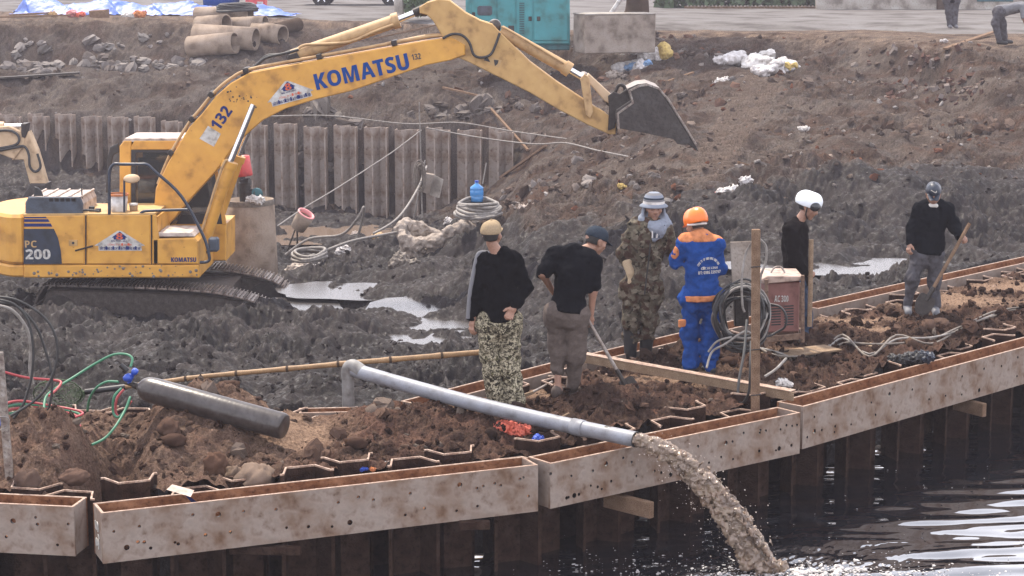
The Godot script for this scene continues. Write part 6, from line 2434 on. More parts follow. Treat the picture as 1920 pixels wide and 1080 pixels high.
	bar(st, zp(1437, 636, mz + 0.08), zp(1505, 630, mz + 0.08), 0.04, 0.06, 0.003)
	bar(st, zp(1437, 634, mz + 0.05), zp(1446, 622, mz - 0.42), 0.04, 0.05, 0.003)
	bar(st, zp(1505, 628, mz + 0.05), zp(1500, 618, mz - 0.42), 0.04, 0.05, 0.003)
	obj("frame_rail", st, M.welder_frame, t)
	st = ST()
	bar(st, gp(1432, 668, 0.01), gp(1562, 652, 0.01), 0.3, 0.02, 0.003)
	tag(obj("plywood_sheet", st, M.pale_wood), "plywood sheet lying under the welding machine", "board")
	for q in [[1600, 632, 1640, 652, "short weathered plank lying on the clods right of the welding machine", 0.09], [960, 748, 1000, 736, "thin stick on the earth between the two dark-shirted men", 0.02], [1048, 786, 1068, 776, "short pale stick on the dark clods below the bending man", 0.02], [1640, 655, 1658, 640, "short pale stick leaning out of the clods below the shovel man", 0.015]]:
		st = ST()
		bar(st, gp(q[0], q[1], 0.02), gp(q[2], q[3], 0.06), q[5], 0.03, 0.003)
		tag(obj("stick" if q[5] < 0.05 else "plank", st, M.pale_wood), q[4], "stick" if q[5] < 0.05 else "plank")


func boulder(label: String, at: Vector3, s: Vector3, c: Color, k: int) -> void:
	var m := mk("stone_%d_%d" % [k, int(at.x * 100)], c.r, c.g, c.b, 0.9, T.soil, 2.5, T.nb, 0.8)
	var o := inst("boulder", smooth_rock(k + 3), m, Transform3D(Basis(Vector3.UP, k * 1.3) * Basis.from_scale(s), at + Vector3(0, s.y * 0.45, 0)))
	tag(o, label, "boulder")


func smooth_rock(sd: int) -> ArrayMesh:
	var nz := FastNoiseLite.new()
	nz.seed = sd * 7
	nz.frequency = 0.8
	var st := ST()
	var pt := func(i: int, k: int) -> Vector3:
		var a := PI * i / 16.0
		var b := TAU * (k % 24) / 24.0
		var d := Vector3(sin(a) * cos(b), cos(a), sin(a) * sin(b))
		return d * (1.0 + 0.5 * nz.get_noise_3dv(d * 1.4) + 0.3 * absf(nz.get_noise_3dv(d * 3.5)) + 0.08 * nz.get_noise_3dv(d * 9.0))
	for i in 16:
		for k in 24:
			var q := [pt.call(i, k), pt.call(i, k + 1), pt.call(i + 1, k + 1), pt.call(i + 1, k)]
			var o: Vector3 = q[0] + q[1] + q[2] + q[3]
			if i > 0:
				tri(st, q[0], q[1], q[2], o)
			if i < 15:
				tri(st, q[0], q[2], q[3], o)
	st.generate_normals()
	return st.commit()


# a crumpled thing of one or more lumps
func lump(m: Material, at: Vector3, s: Vector3, fold := 0.03, cell := 0.0) -> Acc:
	var A := Acc.new()
	var big := maxf(s.x, maxf(s.y, s.z))
	var b := []
	for i in 7:
		var p := at + Vector3(rng.randf_range(-0.6, 0.6) * s.x, rng.randf_range(0.0, 0.7) * s.y, rng.randf_range(-0.6, 0.6) * s.z)
		b.append([p, p + Vector3(rng.randf_range(-0.3, 0.3) * s.x, rng.randf_range(-0.1, 0.2) * s.y, rng.randf_range(-0.3, 0.3) * s.z), big * rng.randf_range(0.22, 0.42), big * rng.randf_range(0.15, 0.35)])
	sdf(A, b, cell if cell > 0.0 else big * 0.085, big * 0.09, Color.WHITE, fold, [], 0.5 / big)
	return A


func scrap(label: String, at: Vector3, bits: Array, category: String) -> void:
	var t := thing("plastic_scrap" if category != "cloth" else "cloth", label, category, at)
	for i in bits.size():
		var r: float = bits[i][1]
		obj("crumpled_piece", lump(bits[i][0], at + Vector3(0.08 * i * (1 if i % 2 else -1), 0, 0.02 * i), Vector3(r, r * (0.2 if category == "cloth" else 0.6), r * 0.8), r * 0.35), bits[i][0], t)


func sack(label: String, u: float, v: float, s: Vector3, m: Material, m2: Material = null, group := "") -> void:
	s *= 1.25
	var at := hit(u, v)
	var t := thing("sack", label, "sack", at, group)
	obj("sack_body", lump(m, at, s, s.x * 0.14), m, t)
	if m2:
		obj("printed_patch", lump(m2, at + Vector3(0.05, s.y * 0.35, s.z * 0.6), s * Vector3(0.5, 0.5, 0.4), s.x * 0.08), m2, t)


func coil(label: String, u: float, v: float, z: float, rx: float, rz: float, turns: int, r: float, m: Material) -> void:
	var c := zp(u, v, z)
	var t := thing("hose_coil", label, "hose coil", c)
	for k in turns:
		var q := []
		for i in 13:
			var a := TAU * i / 12 + k * 0.7
			var f := 1.0 + rng.randf_range(-0.07, 0.07) - 0.04 * k
			q.append(c + Vector3(cos(a) * rx * f, 0.04 + 0.045 * k + 0.02 * sin(a * 2.0 + k), sin(a) * rz * f))
		q[12] = q[0]
		var st := ST()
		tube(st, smooth_path(q, 4), r, 8)
		obj("hose_turn", st, m, t)


# ---------- the pit, the banks and the road ----------
func make_back_things() -> void:
	var st: SurfaceTool
	# concrete pile cut off with a pump standing on it
	var c := zp(473, 518, -36.4)
	var t := thing("concrete_pile", "stout round concrete pile standing in the mud right of the excavator", "pile", c)
	st = ST()
	lathe(st, [Vector2(0.48, -0.6), Vector2(0.47, 0.6), Vector2(0.455, 1.42), Vector2(0.41, 1.43), Vector2(0.4, 1.3), Vector2(0, 1.3)], Transform3D(Basis(Vector3.BACK, 0.02), c), 36)
	obj("shaft", st, M.pipe_concrete, t)
	st = ST()
	lathe(st, [Vector2(0.461, 1.33), Vector2(0.462, 1.4), Vector2(0.455, 1.43)], Transform3D(Basis(Vector3.BACK, 0.02), c), 36)
	obj("dark_rim", st, M.mud_hose, t)
	var top := c + Vector3(0, 1.42, 0)
	t = thing("pump", "dark pump motor topped by an upturned red can, on the concrete pile", "pump", top)
	st = ST()
	rod(st, top + Vector3(-0.08, -0.05, 0.05), top + Vector3(-0.1, 0.32, 0.05), 0.11, 14)
	rod(st, top + Vector3(-0.12, 0.1, 0.05), top + Vector3(0.12, 0.12, 0.1), 0.1, 14)
	rod(st, top + Vector3(-0.15, 0.3, 0.0), top + Vector3(0.0, 0.34, 0.05), 0.07, 12)
	obj("motor", st, M.dark_steel, t)
	st = ST()
	lathe(st, [Vector2(0, 0.05), Vector2(0.09, 0.05), Vector2(0.11, 0.02), Vector2(0.11, -0.06), Vector2(0, -0.06)], axis_xf(top + Vector3(0.13, 0.12, 0.12), top + Vector3(0.2, 0.16, 0.3)), 16)
	obj("pulley", st, M.teal_dark, t)
	st = ST()
	lathe(st, [Vector2(0, 0), Vector2(0.155, 0), Vector2(0.16, 0.03), Vector2(0.14, 0.36), Vector2(0.12, 0.37), Vector2(0.11, 0.35), Vector2(0, 0.34)], Transform3D(Basis(Vector3.BACK, 0.1), top + Vector3(-0.1, 0.44, 0.05)), 22)
	obj("red_can", st, M.red_can, t)
	t = thing("plastic_sheet", "crumpled white plastic sheet hanging over the rim of the concrete pile", "plastic sheet", top)
	obj("sheet", lump(M.white_plastic, top + Vector3(0.1, 0.0, 0.36), Vector3(0.2, 0.1, 0.12), 0.07), M.white_plastic, t)
	# tilted bucket on a rod
	var bz := -40.0
	t = thing("tilted_bucket", "muddy pinkish bucket tilted on a thin rod in the pit", "bucket", zp(560, 470, bz))
	st = ST()
	lathe(st, [Vector2(0, 0), Vector2(0.15, 0), Vector2(0.185, 0.37), Vector2(0.165, 0.37), Vector2(0.14, 0.03), Vector2(0, 0.03)], Transform3D(Basis(Vector3.BACK, -0.55) * Basis(Vector3.RIGHT, 0.25), zp(558, 428, bz)), 22)
	obj("bucket_body", st, M.pipe_concrete, t)
	st = ST()
	lathe(st, [Vector2(0.185, 0.365), Vector2(0.18, 0.385), Vector2(0.15, 0.385), Vector2(0.145, 0.3)], Transform3D(Basis(Vector3.BACK, -0.55) * Basis(Vector3.RIGHT, 0.25), zp(558, 428, bz)), 22)
	obj("bucket_rim", st, M.pink_plastic, t)
	st = ST()
	rod(st, zp(557, 426, bz), zp(558, 512, bz), 0.018, 8)
	rod(st, zp(555, 426, bz), zp(535, 480, bz), 0.015, 8)
	obj("rod", st, M.dark_steel, t)
	# lines and cables over the pit
	for q in [["thin cable strung slantwise over the pit down to the tilted bucket", [[790, 244, -47.5], [740, 282, -46.0], [680, 322, -44.0], [620, 360, -42.0], [570, 390, -40.2], [520, 424, -38.5]], 0.014],
			["pale cable sagging along the top of the far sheet pile wall, upper of two", [[505, 218, -48.8], [620, 217, -48.6], [760, 232, -48.2], [860, 230, -47.6], [960, 246, -47.0], [1090, 264, -45.5]], 0.014],
			["pale cable along the far wall that runs on to the ramp, lower of two", [[800, 240, -47.9], [900, 258, -47.4], [1000, 270, -46.0], [1060, 268, -45.0], [1120, 282, -43.0], [1190, 296, -41.5]], 0.016],
			["grey hose looping up from the mud beside the tilted bucket", [[535, 478, -38.5], [580, 448, -38.5], [640, 440, -38.3], [670, 410, -38.0], [682, 388, -38.0], [680, 410, -38.2], [672, 440, -38.4]], 0.025],
			["grey hose running down from the electrical box to the big sacks", [[800, 312, -44.5], [785, 350, -43.5], [760, 392, -42.0], [735, 418, -41.0], [700, 438, -40.5]], 0.025],
			["grey hose snaking over the wet mud in front of the brown puddle", [[560, 488, -38.0], [610, 470, -38.3], [660, 452, -38.8], [720, 440, -39.5], [765, 432, -39.8]], 0.028]]:
		hose("cable" if q[2] < 0.02 else "hose", q[0], q[1], q[2], M.grey_hose, "cable" if q[2] < 0.02 else "hose")
	for q in [[[788, 190, -47.0], [786, 240, -46.5], [790, 310, -45.5], [782, 320, -45.0]], [[682, 386, -38.0], [684, 420, -38.0], [684, 440, -38.0]]]:
		pass
	coil("small coil of pale hose lying on the wet mud in front of the concrete pile", 580, 485, -36.5, 0.3, 0.6, 3, 0.03, M.grey_hose)
	coil("big coil of grey hose lying on the slope below the blue water bottle", 897, 404, -39.0, 0.44, 0.75, 6, 0.034, M.grey_hose)
	# water bottle
	var wb := zp(894, 378, -39.6)
	t = thing("water_bottle", "large clear blue water bottle standing on the slope behind the hose coil", "bottle", wb)
	st = ST()
	lathe(st, [Vector2(0, 0), Vector2(0.125, 0), Vector2(0.135, 0.02), Vector2(0.135, 0.1), Vector2(0.128, 0.115), Vector2(0.135, 0.13), Vector2(0.135, 0.22), Vector2(0.128, 0.235), Vector2(0.135, 0.25), Vector2(0.13, 0.29), Vector2(0.06, 0.34), Vector2(0.035, 0.36), Vector2(0.035, 0.39), Vector2(0, 0.39)], Transform3D(Basis.IDENTITY, wb), 28)
	obj("bottle_body", st, M.bottle, t)
	st = ST()
	rod(st, wb + Vector3(0, 0.385, 0), wb + Vector3(0, 0.42, 0), 0.04, 14)
	obj("bottle_cap", st, M.blue_metal, t)
	# electrical box on its stand with hanging cable
	var ez2 := -44.0
	t = thing("electrical_box", "open grey electrical box on a thin stand in front of the far sheet piles", "electrical box", zp(805, 408, ez2))
	st = ST()
	prz(st, [[797, 325], [814, 328], [806, 366], [786, 358]], ez2, 0.2, 0.01)
	obj("box_body", st, M.concrete, t)
	st = ST()
	prz(st, [[814, 328], [832, 337], [824, 372], [806, 366]], ez2 + 0.04, 0.02, 0.004)
	obj("box_door", st, M.plaster, t)
	st = ST()
	rod(st, zp(797, 300, ez2 - 0.1), zp(776, 408, ez2), 0.018, 8)
	rod(st, zp(790, 345, ez2 - 0.1), zp(792, 408, ez2), 0.018, 8)
	rod(st, zp(786, 192, ez2 - 0.1), zp(790, 320, ez2 - 0.1), 0.012, 8)
	obj("stand", st, M.grey_hose, t)
	for k in 7:
		st = ST()
		var q := []
		for i in 9:
			var a := TAU * i / 8
			q.append(zp(787 + (5 + k * 1.1) * cos(a) + sin(k * 2.1) * 2.0, 332 + (20 + k * 1.6) * sin(a) + cos(k * 1.7) * 3.0, ez2 + 0.15 + 0.02 * k))
		tube(st, smooth_path(q, 4), 0.013, 6)
		obj("hanging_cable", st, M.mud_hose, t)
	st = ST()
	rod(st, zp(905, 345, -40.5), zp(912, 305, -40.6), 0.012, 6)
	tag(obj("thin_rod", st, M.grey_hose), "thin rod standing in the slope behind the water bottle", "rod")
	# bulk bags and dirty cloth
	var bagat := hit(815, 470)
	t = thing("bulk_bag", "big dirty bulk bag lying open with straps on the mud bank", "bag", bagat)
	st = ST()
	var A := Acc.new()
	var bones := []
	for i in 13:
		var a := TAU * i / 12
		var b := TAU * (i + 1) / 12
		var q0 := bagat + Vector3(cos(a) * 0.66, 0.4 + 0.16 * sin(a * 2.0 + 0.6), sin(a) * 0.4)
		var q1 := bagat + Vector3(cos(b) * 0.66, 0.4 + 0.16 * sin(b * 2.0 + 0.6), sin(b) * 0.4)
		bones.append([q0, q1, 0.07, 0.07])
		bones.append([q0, bagat + Vector3(cos(a) * 0.55, -0.1, sin(a) * 0.34), 0.08, 0.1])
	sdf(A, bones, 0.024, 0.06, Color.WHITE, 0.05, [], 0.8)
	obj("bag_wall", A, M.dirty_cloth, t)
	obj("bag_filling", lump(M.white_plastic, bagat + Vector3(0, 0.1, 0), Vector3(0.34, 0.2, 0.3), 0.09), M.sack, t)
	for k in 2:
		st = ST()
		tube(st, smooth_path([bagat + Vector3(-0.5 + k * 0.95, 0.45, 0.1), bagat + Vector3(-0.56 + k * 1.15, 0.6, 0.2), bagat + Vector3(-0.5 + k * 1.1, 0.3, 0.35), bagat + Vector3(-0.3 + k * 0.6, 0.0, 0.5)], 5), 0.025, 6)
		obj("bag_strap", st, M.mud_hose, t)
	for q in [[718, 452, Vector3(0.3, 0.2, 0.25), "tan", "orange-brown heap of dirty cloth between the brown puddle and the bulk bag"], [752, 470, Vector3(0.28, 0.16, 0.25), "dirty_cloth", "pale dirty cloth trailing in front of the bulk bag on the left"], [668, 458, Vector3(0.16, 0.12, 0.14), "pale_dust", "pale pinkish sack end beside the orange-brown cloth"], [645, 486, Vector3(0.17, 0.2, 0.15), "sack", "small grey-white sack standing on the mud left of the bulk bag"],
			[560, 518, Vector3(0.36, 0.12, 0.22), "dirty_cloth", "flat muddy sack beside the tracks, in front of the concrete pile"], [592, 510, Vector3(0.24, 0.16, 0.18), "sack", "crumpled pale sack beside the flat one in front of the concrete pile"], [760, 515, Vector3(0.3, 0.2, 0.2), "mud_hose", "mud-covered sack on the dark mud below the bulk bag"], [845, 440, Vector3(0.16, 0.14, 0.14), "sack", "white plastic bag at the right end of the bulk bag"]]:
		var at := hit(q[0], q[1])
		t = thing("sack", q[4], "sack", at)
		obj("sack_body", lump(M[q[3]], at, q[2], 0.08), M[q[3]], t)
	# sacks of rubbish up on the bank
	sack("blue-printed white sack, lowest on the left of the pile by the concrete block", 1180, 128, Vector3(0.36, 0.22, 0.25), M.sack, M.sack_blue, "white sacks in two piles on the bank")
	sack("white sack with a blue stripe lying right of the lowest one by the concrete block", 1212, 130, Vector3(0.28, 0.22, 0.22), M.sack, M.sack_blue, "white sacks in two piles on the bank")
	sack("pinkish white sack in the middle of the pile by the concrete block", 1222, 110, Vector3(0.3, 0.22, 0.22), M.sack, M.pink_plastic if false else null, "white sacks in two piles on the bank")
	sack("white sack topmost at the left of the pile by the concrete block", 1200, 102, Vector3(0.26, 0.2, 0.2), M.sack, null, "white sacks in two piles on the bank")
	sack("yellow sack on the right of the pile by the concrete block", 1243, 106, Vector3(0.22, 0.3, 0.2), M.sack_yellow)
	sack("large white sack at the left end of the right-hand pile on the bank", 1372, 122, Vector3(0.38, 0.32, 0.3), M.sack, M.red_print if false else null, "white sacks in two piles on the bank")
	sack("grey-white sack in the middle of the right-hand pile on the bank", 1420, 126, Vector3(0.4, 0.22, 0.28), M.white_plastic, null, "white sacks in two piles on the bank")
	sack("clear white bag topmost in the right-hand pile on the bank", 1440, 112, Vector3(0.22, 0.2, 0.2), M.white_plastic, null, "white sacks in two piles on the bank")
	sack("striped white sack in front of the right-hand pile on the bank", 1442, 142, Vector3(0.34, 0.3, 0.26), M.sack, M.sack_blue if false else null, "white sacks in two piles on the bank")
	sack("white sack with a yellow and blue print at the right end of the right-hand pile", 1478, 134, Vector3(0.3, 0.24, 0.24), M.sack, M.sack_yellow, "white sacks in two piles on the bank")
	for q in [[1352, 158, 0.2, "white_plastic", "flat white plastic scrap on the bank below the right-hand sacks"], [1508, 244, 0.12, "white_plastic", "upright white paper scrap on the bare slope under the sacks"], [1402, 336, 0.18, "sack", "pale rubbish bag at the edge of the dark mud under the bucket"], [1360, 362, 0.26, "white_plastic", "white plastic rubbish where the ramp meets the dark mud"], [1166, 356, 0.09, "sack_yellow", "small yellow scrap on the slope left of the sun hat"], [985, 392, 0.2, "pale_dust", "pale plastic strip on the slope right of the hose coil"], [1152, 150, 0.22, "concrete", "flat grey sheet scrap below the concrete block"], [1020, 332, 0.09, "white_plastic", "white scrap of plastic on the slope above the water bottle"], [1350, 360, 0.12, "pink_plastic", "pink plastic scrap in the white rubbish at the foot of the ramp"], [1770, 82, 0.1, "sack", "small white and blue wad at the foot of the standing person"], [480, 372, 0.01, "sack", ""]]:
		if q[4] == "":
			continue
		var at := hit(q[0], q[1])
		t = thing("plastic_scrap", q[4], "plastic scrap", at)
		obj("crumpled_piece", lump(M[q[3]], at, Vector3(q[2], q[2] * 0.7, q[2] * 0.8), q[2] * 0.35), M[q[3]], t)
	# planks and sticks
	for q in [[[830, 178], [912, 196], 0.07, "long pale plank lying on the bank above the far sheet piles"], [[914, 208], [990, 292], 0.06, "weathered plank leaning down over the right end of the far sheet piles"], [[1024, 280], [938, 345], 0.07, "long plank lying up the slope at the end of the far sheet piles"], [[1772, 102], [1866, 66], 0.12, "pale plank leaning on the bank at the upper right below the bending man"], [[1250, 158], [1300, 140], 0.06, "dark stick on the bank below the yellow sack"], [[700, 80], [838, 52], 0.03, "thin pole on the bank between the boom and the arm"], [[1384, 330], [1404, 318], 0.05, "short pale stick in the rubbish at the foot of the ramp"], [[20, 34], [100, 30], 0.1, "long grey timber lying on the upper bank at the far left, above the other"], [[-20, 42], [130, 36], 0.12, "long brown timber lying on the upper bank at the far left"], [[-20, 152], [150, 149], 0.3, "dark steel plate edge sticking out of the bank at the far left"]]:
		var a := hit(q[0][0], q[0][1]) + Vector3.UP * 0.1
		var b := hit(q[1][0], q[1][1]) + Vector3.UP * 0.1
		st = ST()
		bar(st, a, b, q[2], 0.05, 0.005)
		tag(obj("plank" if q[2] > 0.055 else "stick", st, M.dark_steel if q[2] > 0.2 else M.wood), q[3], "plank" if q[2] > 0.055 else "stick")
	# concrete pipes
	for q in [[356, 88, 441, 80, 0.31, "concrete pipe lying nearest, lowest at the left of the stack of pipes"], [366, 66, 480, 73, 0.33, "concrete pipe with a round dark mouth behind the nearest pipe"], [478, 58, 530, 66, 0.29, "concrete pipe at the right of the stack with a small hole in its side"], [372, 48, 425, 44, 0.27, "long concrete pipe behind, under the coil of black hose"], [428, 46, 498, 42, 0.2, "thin concrete pipe behind with a shadowed mouth to the right"], [368, 28, 470, 26, 0.24, "topmost concrete pipe, farthest from the camera"]]:
		var gz := -hit((q[0] + q[2]) * 0.5, (q[1] + q[3]) * 0.5 + 14).z
		var a := zp(q[0], q[1], -gz)
		var b := zp(q[2], q[3], -gz + 0.5)
		var pax := axis_xf(a, b)
		var l := a.distance_to(b)
		t = thing("concrete_pipe", q[5], "pipe", (a + b) * 0.5 - Vector3(0, q[4], 0), "concrete pipes stacked on the bank")
		st = ST()
		lathe(st, [Vector2(q[4] * 0.86, 0), Vector2(q[4], 0), Vector2(q[4], l), Vector2(q[4] * 0.86, l)], pax, 30)
		obj("pipe_wall", st, M.pipe_concrete, t)
		st = ST()
		lathe(st, [Vector2(q[4] * 0.86, 0), Vector2(q[4] * 0.86, l)], pax, 30)
		obj("pipe_bore", st, M.pipe_concrete, t)
	coil("tangled coil of black hose lying on the concrete pipes", 445, 22, -60.2, 0.6, 0.6, 5, 0.035, M.rubber)
	st = ST()
	rod(st, hit(518, 70) + Vector3(0, 0.2, 0), hit(560, 60) + Vector3(0, 0.2, 0), 0.2, 16)
	tag(obj("clay_pipe", st, M.red_print if false else M.bark), "broken reddish pipe half buried right of the concrete pipes", "pipe")
	# blue tarpaulin over a long heap
	var nu := 120
	var nv := 26
	var P := PackedVector3Array()
	var C := PackedColorArray()
	for j in nv:
		for i in nu:
			var k := i / (nu - 1.0)
			var w := j / (nv - 1.0)
			var u := lerpf(24.0, 560.0, k)
			var b := gp(u, 35.0 - 9.0 * k, 2.0)
			b.z = lerpf(-66.0, -64.5, k)
			b.x = (u - 960.0) / F * 66.0
			var hgt := lerpf(0.42, 0.2, k) * (1.0 + 0.3 * sin(k * 23.0)) * sin(PI * clampf(w, 0.0, 1.0)) * clampf(k * 14.0, 0.1, 1.0) * clampf((1.0 - k) * 8.0, 0.1, 1.0)
			var q := Vector3(b.x + 0.2 * sin(w * 5.0 + k * 40.0), 1.98 + hgt, b.z - 1.6 * w)
			q.y += 0.13 * absf(n_mid.get_noise_2d(q.x * 1.1 + q.z * 0.8, q.z * 0.5)) * sin(PI * w) + 0.05 * n_fine.get_noise_2d(q.x, q.z)
			P.append(q)
			C.append(Color.WHITE)
	tag(obj("tarpaulin", grid_mesh(P, C, nu, nv), M.tarp), "long blue tarpaulin spread over a low heap along the road at the top left", "tarpaulin")
	# crate, bits along the upper bank
	t = thing("cut_log", "squat grey-brown cut block standing in front of the blue tarpaulin", "block", zp(183, 37, -63.0))
	st = ST()
	prz(st, [[166, 20], [199, 18], [200, 36], [192, 39], [168, 38]], -62.6, 0.5, 0.03)
	obj("block_body", st, M.wood, t)
	for q in [[240, 33, 0.25, "white_plastic", "white foam slab lying before the blue tarpaulin"], [263, 29, 0.22, "work_orange", "orange-brown plastic bag before the blue tarpaulin"], [100, 28, 0.14, "tan", "tan clay lump before the left end of the tarpaulin"], [130, 27, 0.2, "pink_plastic", "pink plastic bag before the left part of the tarpaulin"], [150, 29, 0.15, "orange_cloth", "red cloth scrap between the pink bag and the cut block"]]:
		var at := zp(q[0], q[1], -63.2)
		t = thing("plastic_scrap", q[4], "plastic scrap", at)
		obj("crumpled_piece", lump(M[q[3]], at, Vector3(q[2] * 1.2, q[2] * 0.5, q[2] * 0.6), 0.06), M[q[3]], t)
	# generator
	var gz := -52.5
	t = thing("generator", "large weathered teal generator housing on the bank behind the excavator's arm", "generator", zp(972, 92, gz))
	st = ST()
	prz(st, [[873, -62], [1068, -62], [1069, 84], [873, 84]], gz, 1.6, 0.04)
	obj("housing", st, M.teal, t)
	var gh := t.get_child(0)
	st = ST()
	prz(st, [[876, 84], [1068, 84], [1068, 94], [876, 94]], gz - 0.05, 1.5, 0.02)
	obj("base_frame", st, M.teal_dark, t)
	for d in [[884, 930], [933, 966], [969, 998], [1001, 1064]]:
		st = ST()
		prz(st, [[d[0], -50], [d[1], -50], [d[1], 76], [d[0], 76]], gz + 0.025, 0.03, 0.012)
		obj("door", st, M.teal, gh)
	var l0: int = gh.get_child_count() - 4
	st = ST()
	prz(st, PackedVector2Array([Vector2(895, 14), Vector2(898, 11), Vector2(920, 11), Vector2(923, 14), Vector2(923, 26), Vector2(920, 29), Vector2(898, 29), Vector2(895, 26)]) as Array, gz + 0.04, 0.02, 0.006)
	obj("inspection_window", st, M.hood_grey, gh)
	for i in 14:
		st = ST()
		prz(st, [[974, 5 + i * 4.3], [983, 5 + i * 4.3], [983, 7.3 + i * 4.3], [974, 7.3 + i * 4.3]], gz + 0.045, 0.03, 0.0)
		obj("louvre", st, M.teal_dark, gh)
	for q in [[994, 38], [1010, 38], [888, 30]]:
		st = ST()
		prz(st, [[q[0] - 3, q[1] - 7], [q[0] + 3, q[1] - 7], [q[0] + 3, q[1] + 1], [q[0] - 3, q[1] + 1]], gz + 0.05, 0.04, 0.008)
		obj("door_handle", st, M.dark_steel, gh)
	st = ST()
	prz(st, [[953, 48], [964, 48], [964, 60], [953, 60]], gz + 0.04, 0.02, 0.004)
	obj("cable_outlet", st, M.black, gh)
	# concrete block
	var kz := -51.5
	t = thing("concrete_block", "large plain concrete block on the bank right of the teal generator", "block", zp(1162, 97, kz))
	st = ST()
	var k0 := zp(1097, 97, kz)
	var k1 := zp(1229, 92, kz - 0.6)
	var kd := (k1 - k0)
	kd.y = 0.0
	var kl := kd.length()
	kd = kd.normalized()
	var kx := Basis(kd, Vector3.UP, kd.cross(Vector3.UP))
	bx(st, Transform3D(kx, (k0 + k1) * 0.5 + Vector3(0, 0.42, 0) - kx.z * 0.45), Vector3(kl, 0.98, 0.9), 0.02)
	obj("block_body", st, M.concrete, t)
	st = ST()
	bx(st, Transform3D(kx, (k0 + k1) * 0.5 + Vector3(0, 0.925, 0) - kx.z * 0.45), Vector3(kl + 0.02, 0.035, 0.92), 0.01)
	obj("block_cap", st, M.plaster, t)
	# walls, hedge, kerb across the road
	var farz := -84.0
	t = thing("boundary_wall", "pale plastered wall across the road at the top right", "wall", zp(1700, 26, -72.0))
	st = ST()
	prz(st, [[1531, -60], [1757, -60], [1757, 25], [1531, 25]], -72.0, 0.3, 0.02)
	prz(st, [[1777, -60], [2110, -60], [2110, 25], [1777, 25]], -72.0, 0.3, 0.02)
	obj("wall_panel", st, M.plaster, t)
	st = ST()
	prz(st, [[1757, -66], [1777, -66], [1777, 26], [1757, 26]], -71.9, 0.5, 0.02)
	obj("gate_post", st, M.bark, t)
	st = ST()
	prz(st, [[1832, -40], [1900, -40], [1900, 3], [1832, 3]], -71.97, 0.06, 0.01)
	obj("green_panel", st, M.teal_dark, t)
	t = thing("low_wall", "low stone kerb wall with dark palings under the hedge across the road", "wall", zp(1400, 24, -73.0))
	st = ST()
	prz(st, [[1284, 12], [1530, 12], [1530, 24], [1284, 24]], -73.0, 0.3, 0.02)
	obj("wall_body", st, M.wood, t)
	for i in 36:
		st = ST()
		prz(st, [[1288 + i * 6.7, 10], [1291 + i * 6.7, 10], [1291 + i * 6.7, 13], [1288 + i * 6.7, 13]], -72.95, 0.1, 0.0)
		obj("paling", st, M.concrete, t)
	hedge("dense dark hedge behind the low wall across the road", 1230, 1535, -40, 16, -74.0, 1800)
	hedge("dark green shrubs behind the tarpaulin at the top left", -60, 620, -50, 8, -92.0, 2200)
	hedge("small leafy plant beside the post at the top, left of the boom's end", 762, 800, -4, 24, -62.5, 260)
	tree("tree trunk with a leaning red and white prop behind the concrete block", zp(1193, 22, -56.0), 0.28)
	st = ST()
	rod(st, zp(1146, 24, -55.6), zp(1176, -20, -55.6), 0.06, 10)
	tag(obj("prop", st, M.white_plastic), "white prop leaning on the tree trunk behind the concrete block", "prop")
	st = ST()
	rod(st, zp(748, 26, -62.0), zp(748, -160, -62.0), 0.15, 14)
	tag(obj("utility_pole", st, M.plaster), "grey pole at the road's edge above the boom", "pole")
	# barrels, red box, tyre
	t = thing("barrel", "dark blue barrel beside the red box behind the tarpaulin", "barrel", zp(420, 9, -67.5))
	st = ST()
	lathe(st, [Vector2(0, 0), Vector2(0.6, 0), Vector2(0.62, 0.3), Vector2(0.6, 0.6), Vector2(0.62, 0.9), Vector2(0.58, 1.1), Vector2(0, 1.1)], Transform3D(Basis.IDENTITY, zp(415, 10, -67.5)), 20)
	obj("barrel_body", st, M.blue_print, t)
	t = thing("red_box", "red box with white lettering at the road's edge behind the pipes", "box", zp(478, 12, -67.0))
	st = ST()
	prz(st, [[460, -25], [497, -25], [497, 13], [460, 13]], -67.0, 0.6, 0.02)
	obj("box_body", st, M.red_can, t)
	st = ST()
	prz(st, [[482, 3], [493, 3], [493, 9], [482, 9]], -66.985, 0.02, 0.0)
	obj("white_lettering", st, M.white_print, t)
	make_car()


func hedge(label: String, u0: float, u1: float, v0: float, v1: float, z: float, n: int) -> void:
	var t := thing("hedge" if u1 - u0 > 60 else "plant", label, "hedge" if u1 - u0 > 60 else "plant", zp((u0 + u1) * 0.5, v1, z))
	var st := ST(false)
	for i in n:
		var p := zp(rng.randf_range(u0, u1), lerpf(v1, v0, pow(rng.randf(), 0.9)), z)
		p.z += rng.randf_range(-0.6, 0.6)
		var b := rand_basis(Vector3.ONE * rng.randf_range(0.12, 0.3))
		var o := Vector3(0, 1, 0.3)
		tri(st, p + b.x * 0.5, p + b.y, p - b.x * 0.5, o)
		tri(st, p + b.x * 0.5, p - b.y * 0.6, p - b.x * 0.5, o)
	obj("foliage", st, M.leaf, t)
	t.get_child(0).set_meta("kind", "stuff")
	st = ST()
	for i in maxi(3, int((u1 - u0) / 25.0)):
		var p := zp(rng.randf_range(u0, u1), v1, z)
		rod(st, p, p + Vector3(rng.randf_range(-0.2, 0.2), 0.9, 0), 0.03, 6)
	obj("stem", st, M.bark, t)


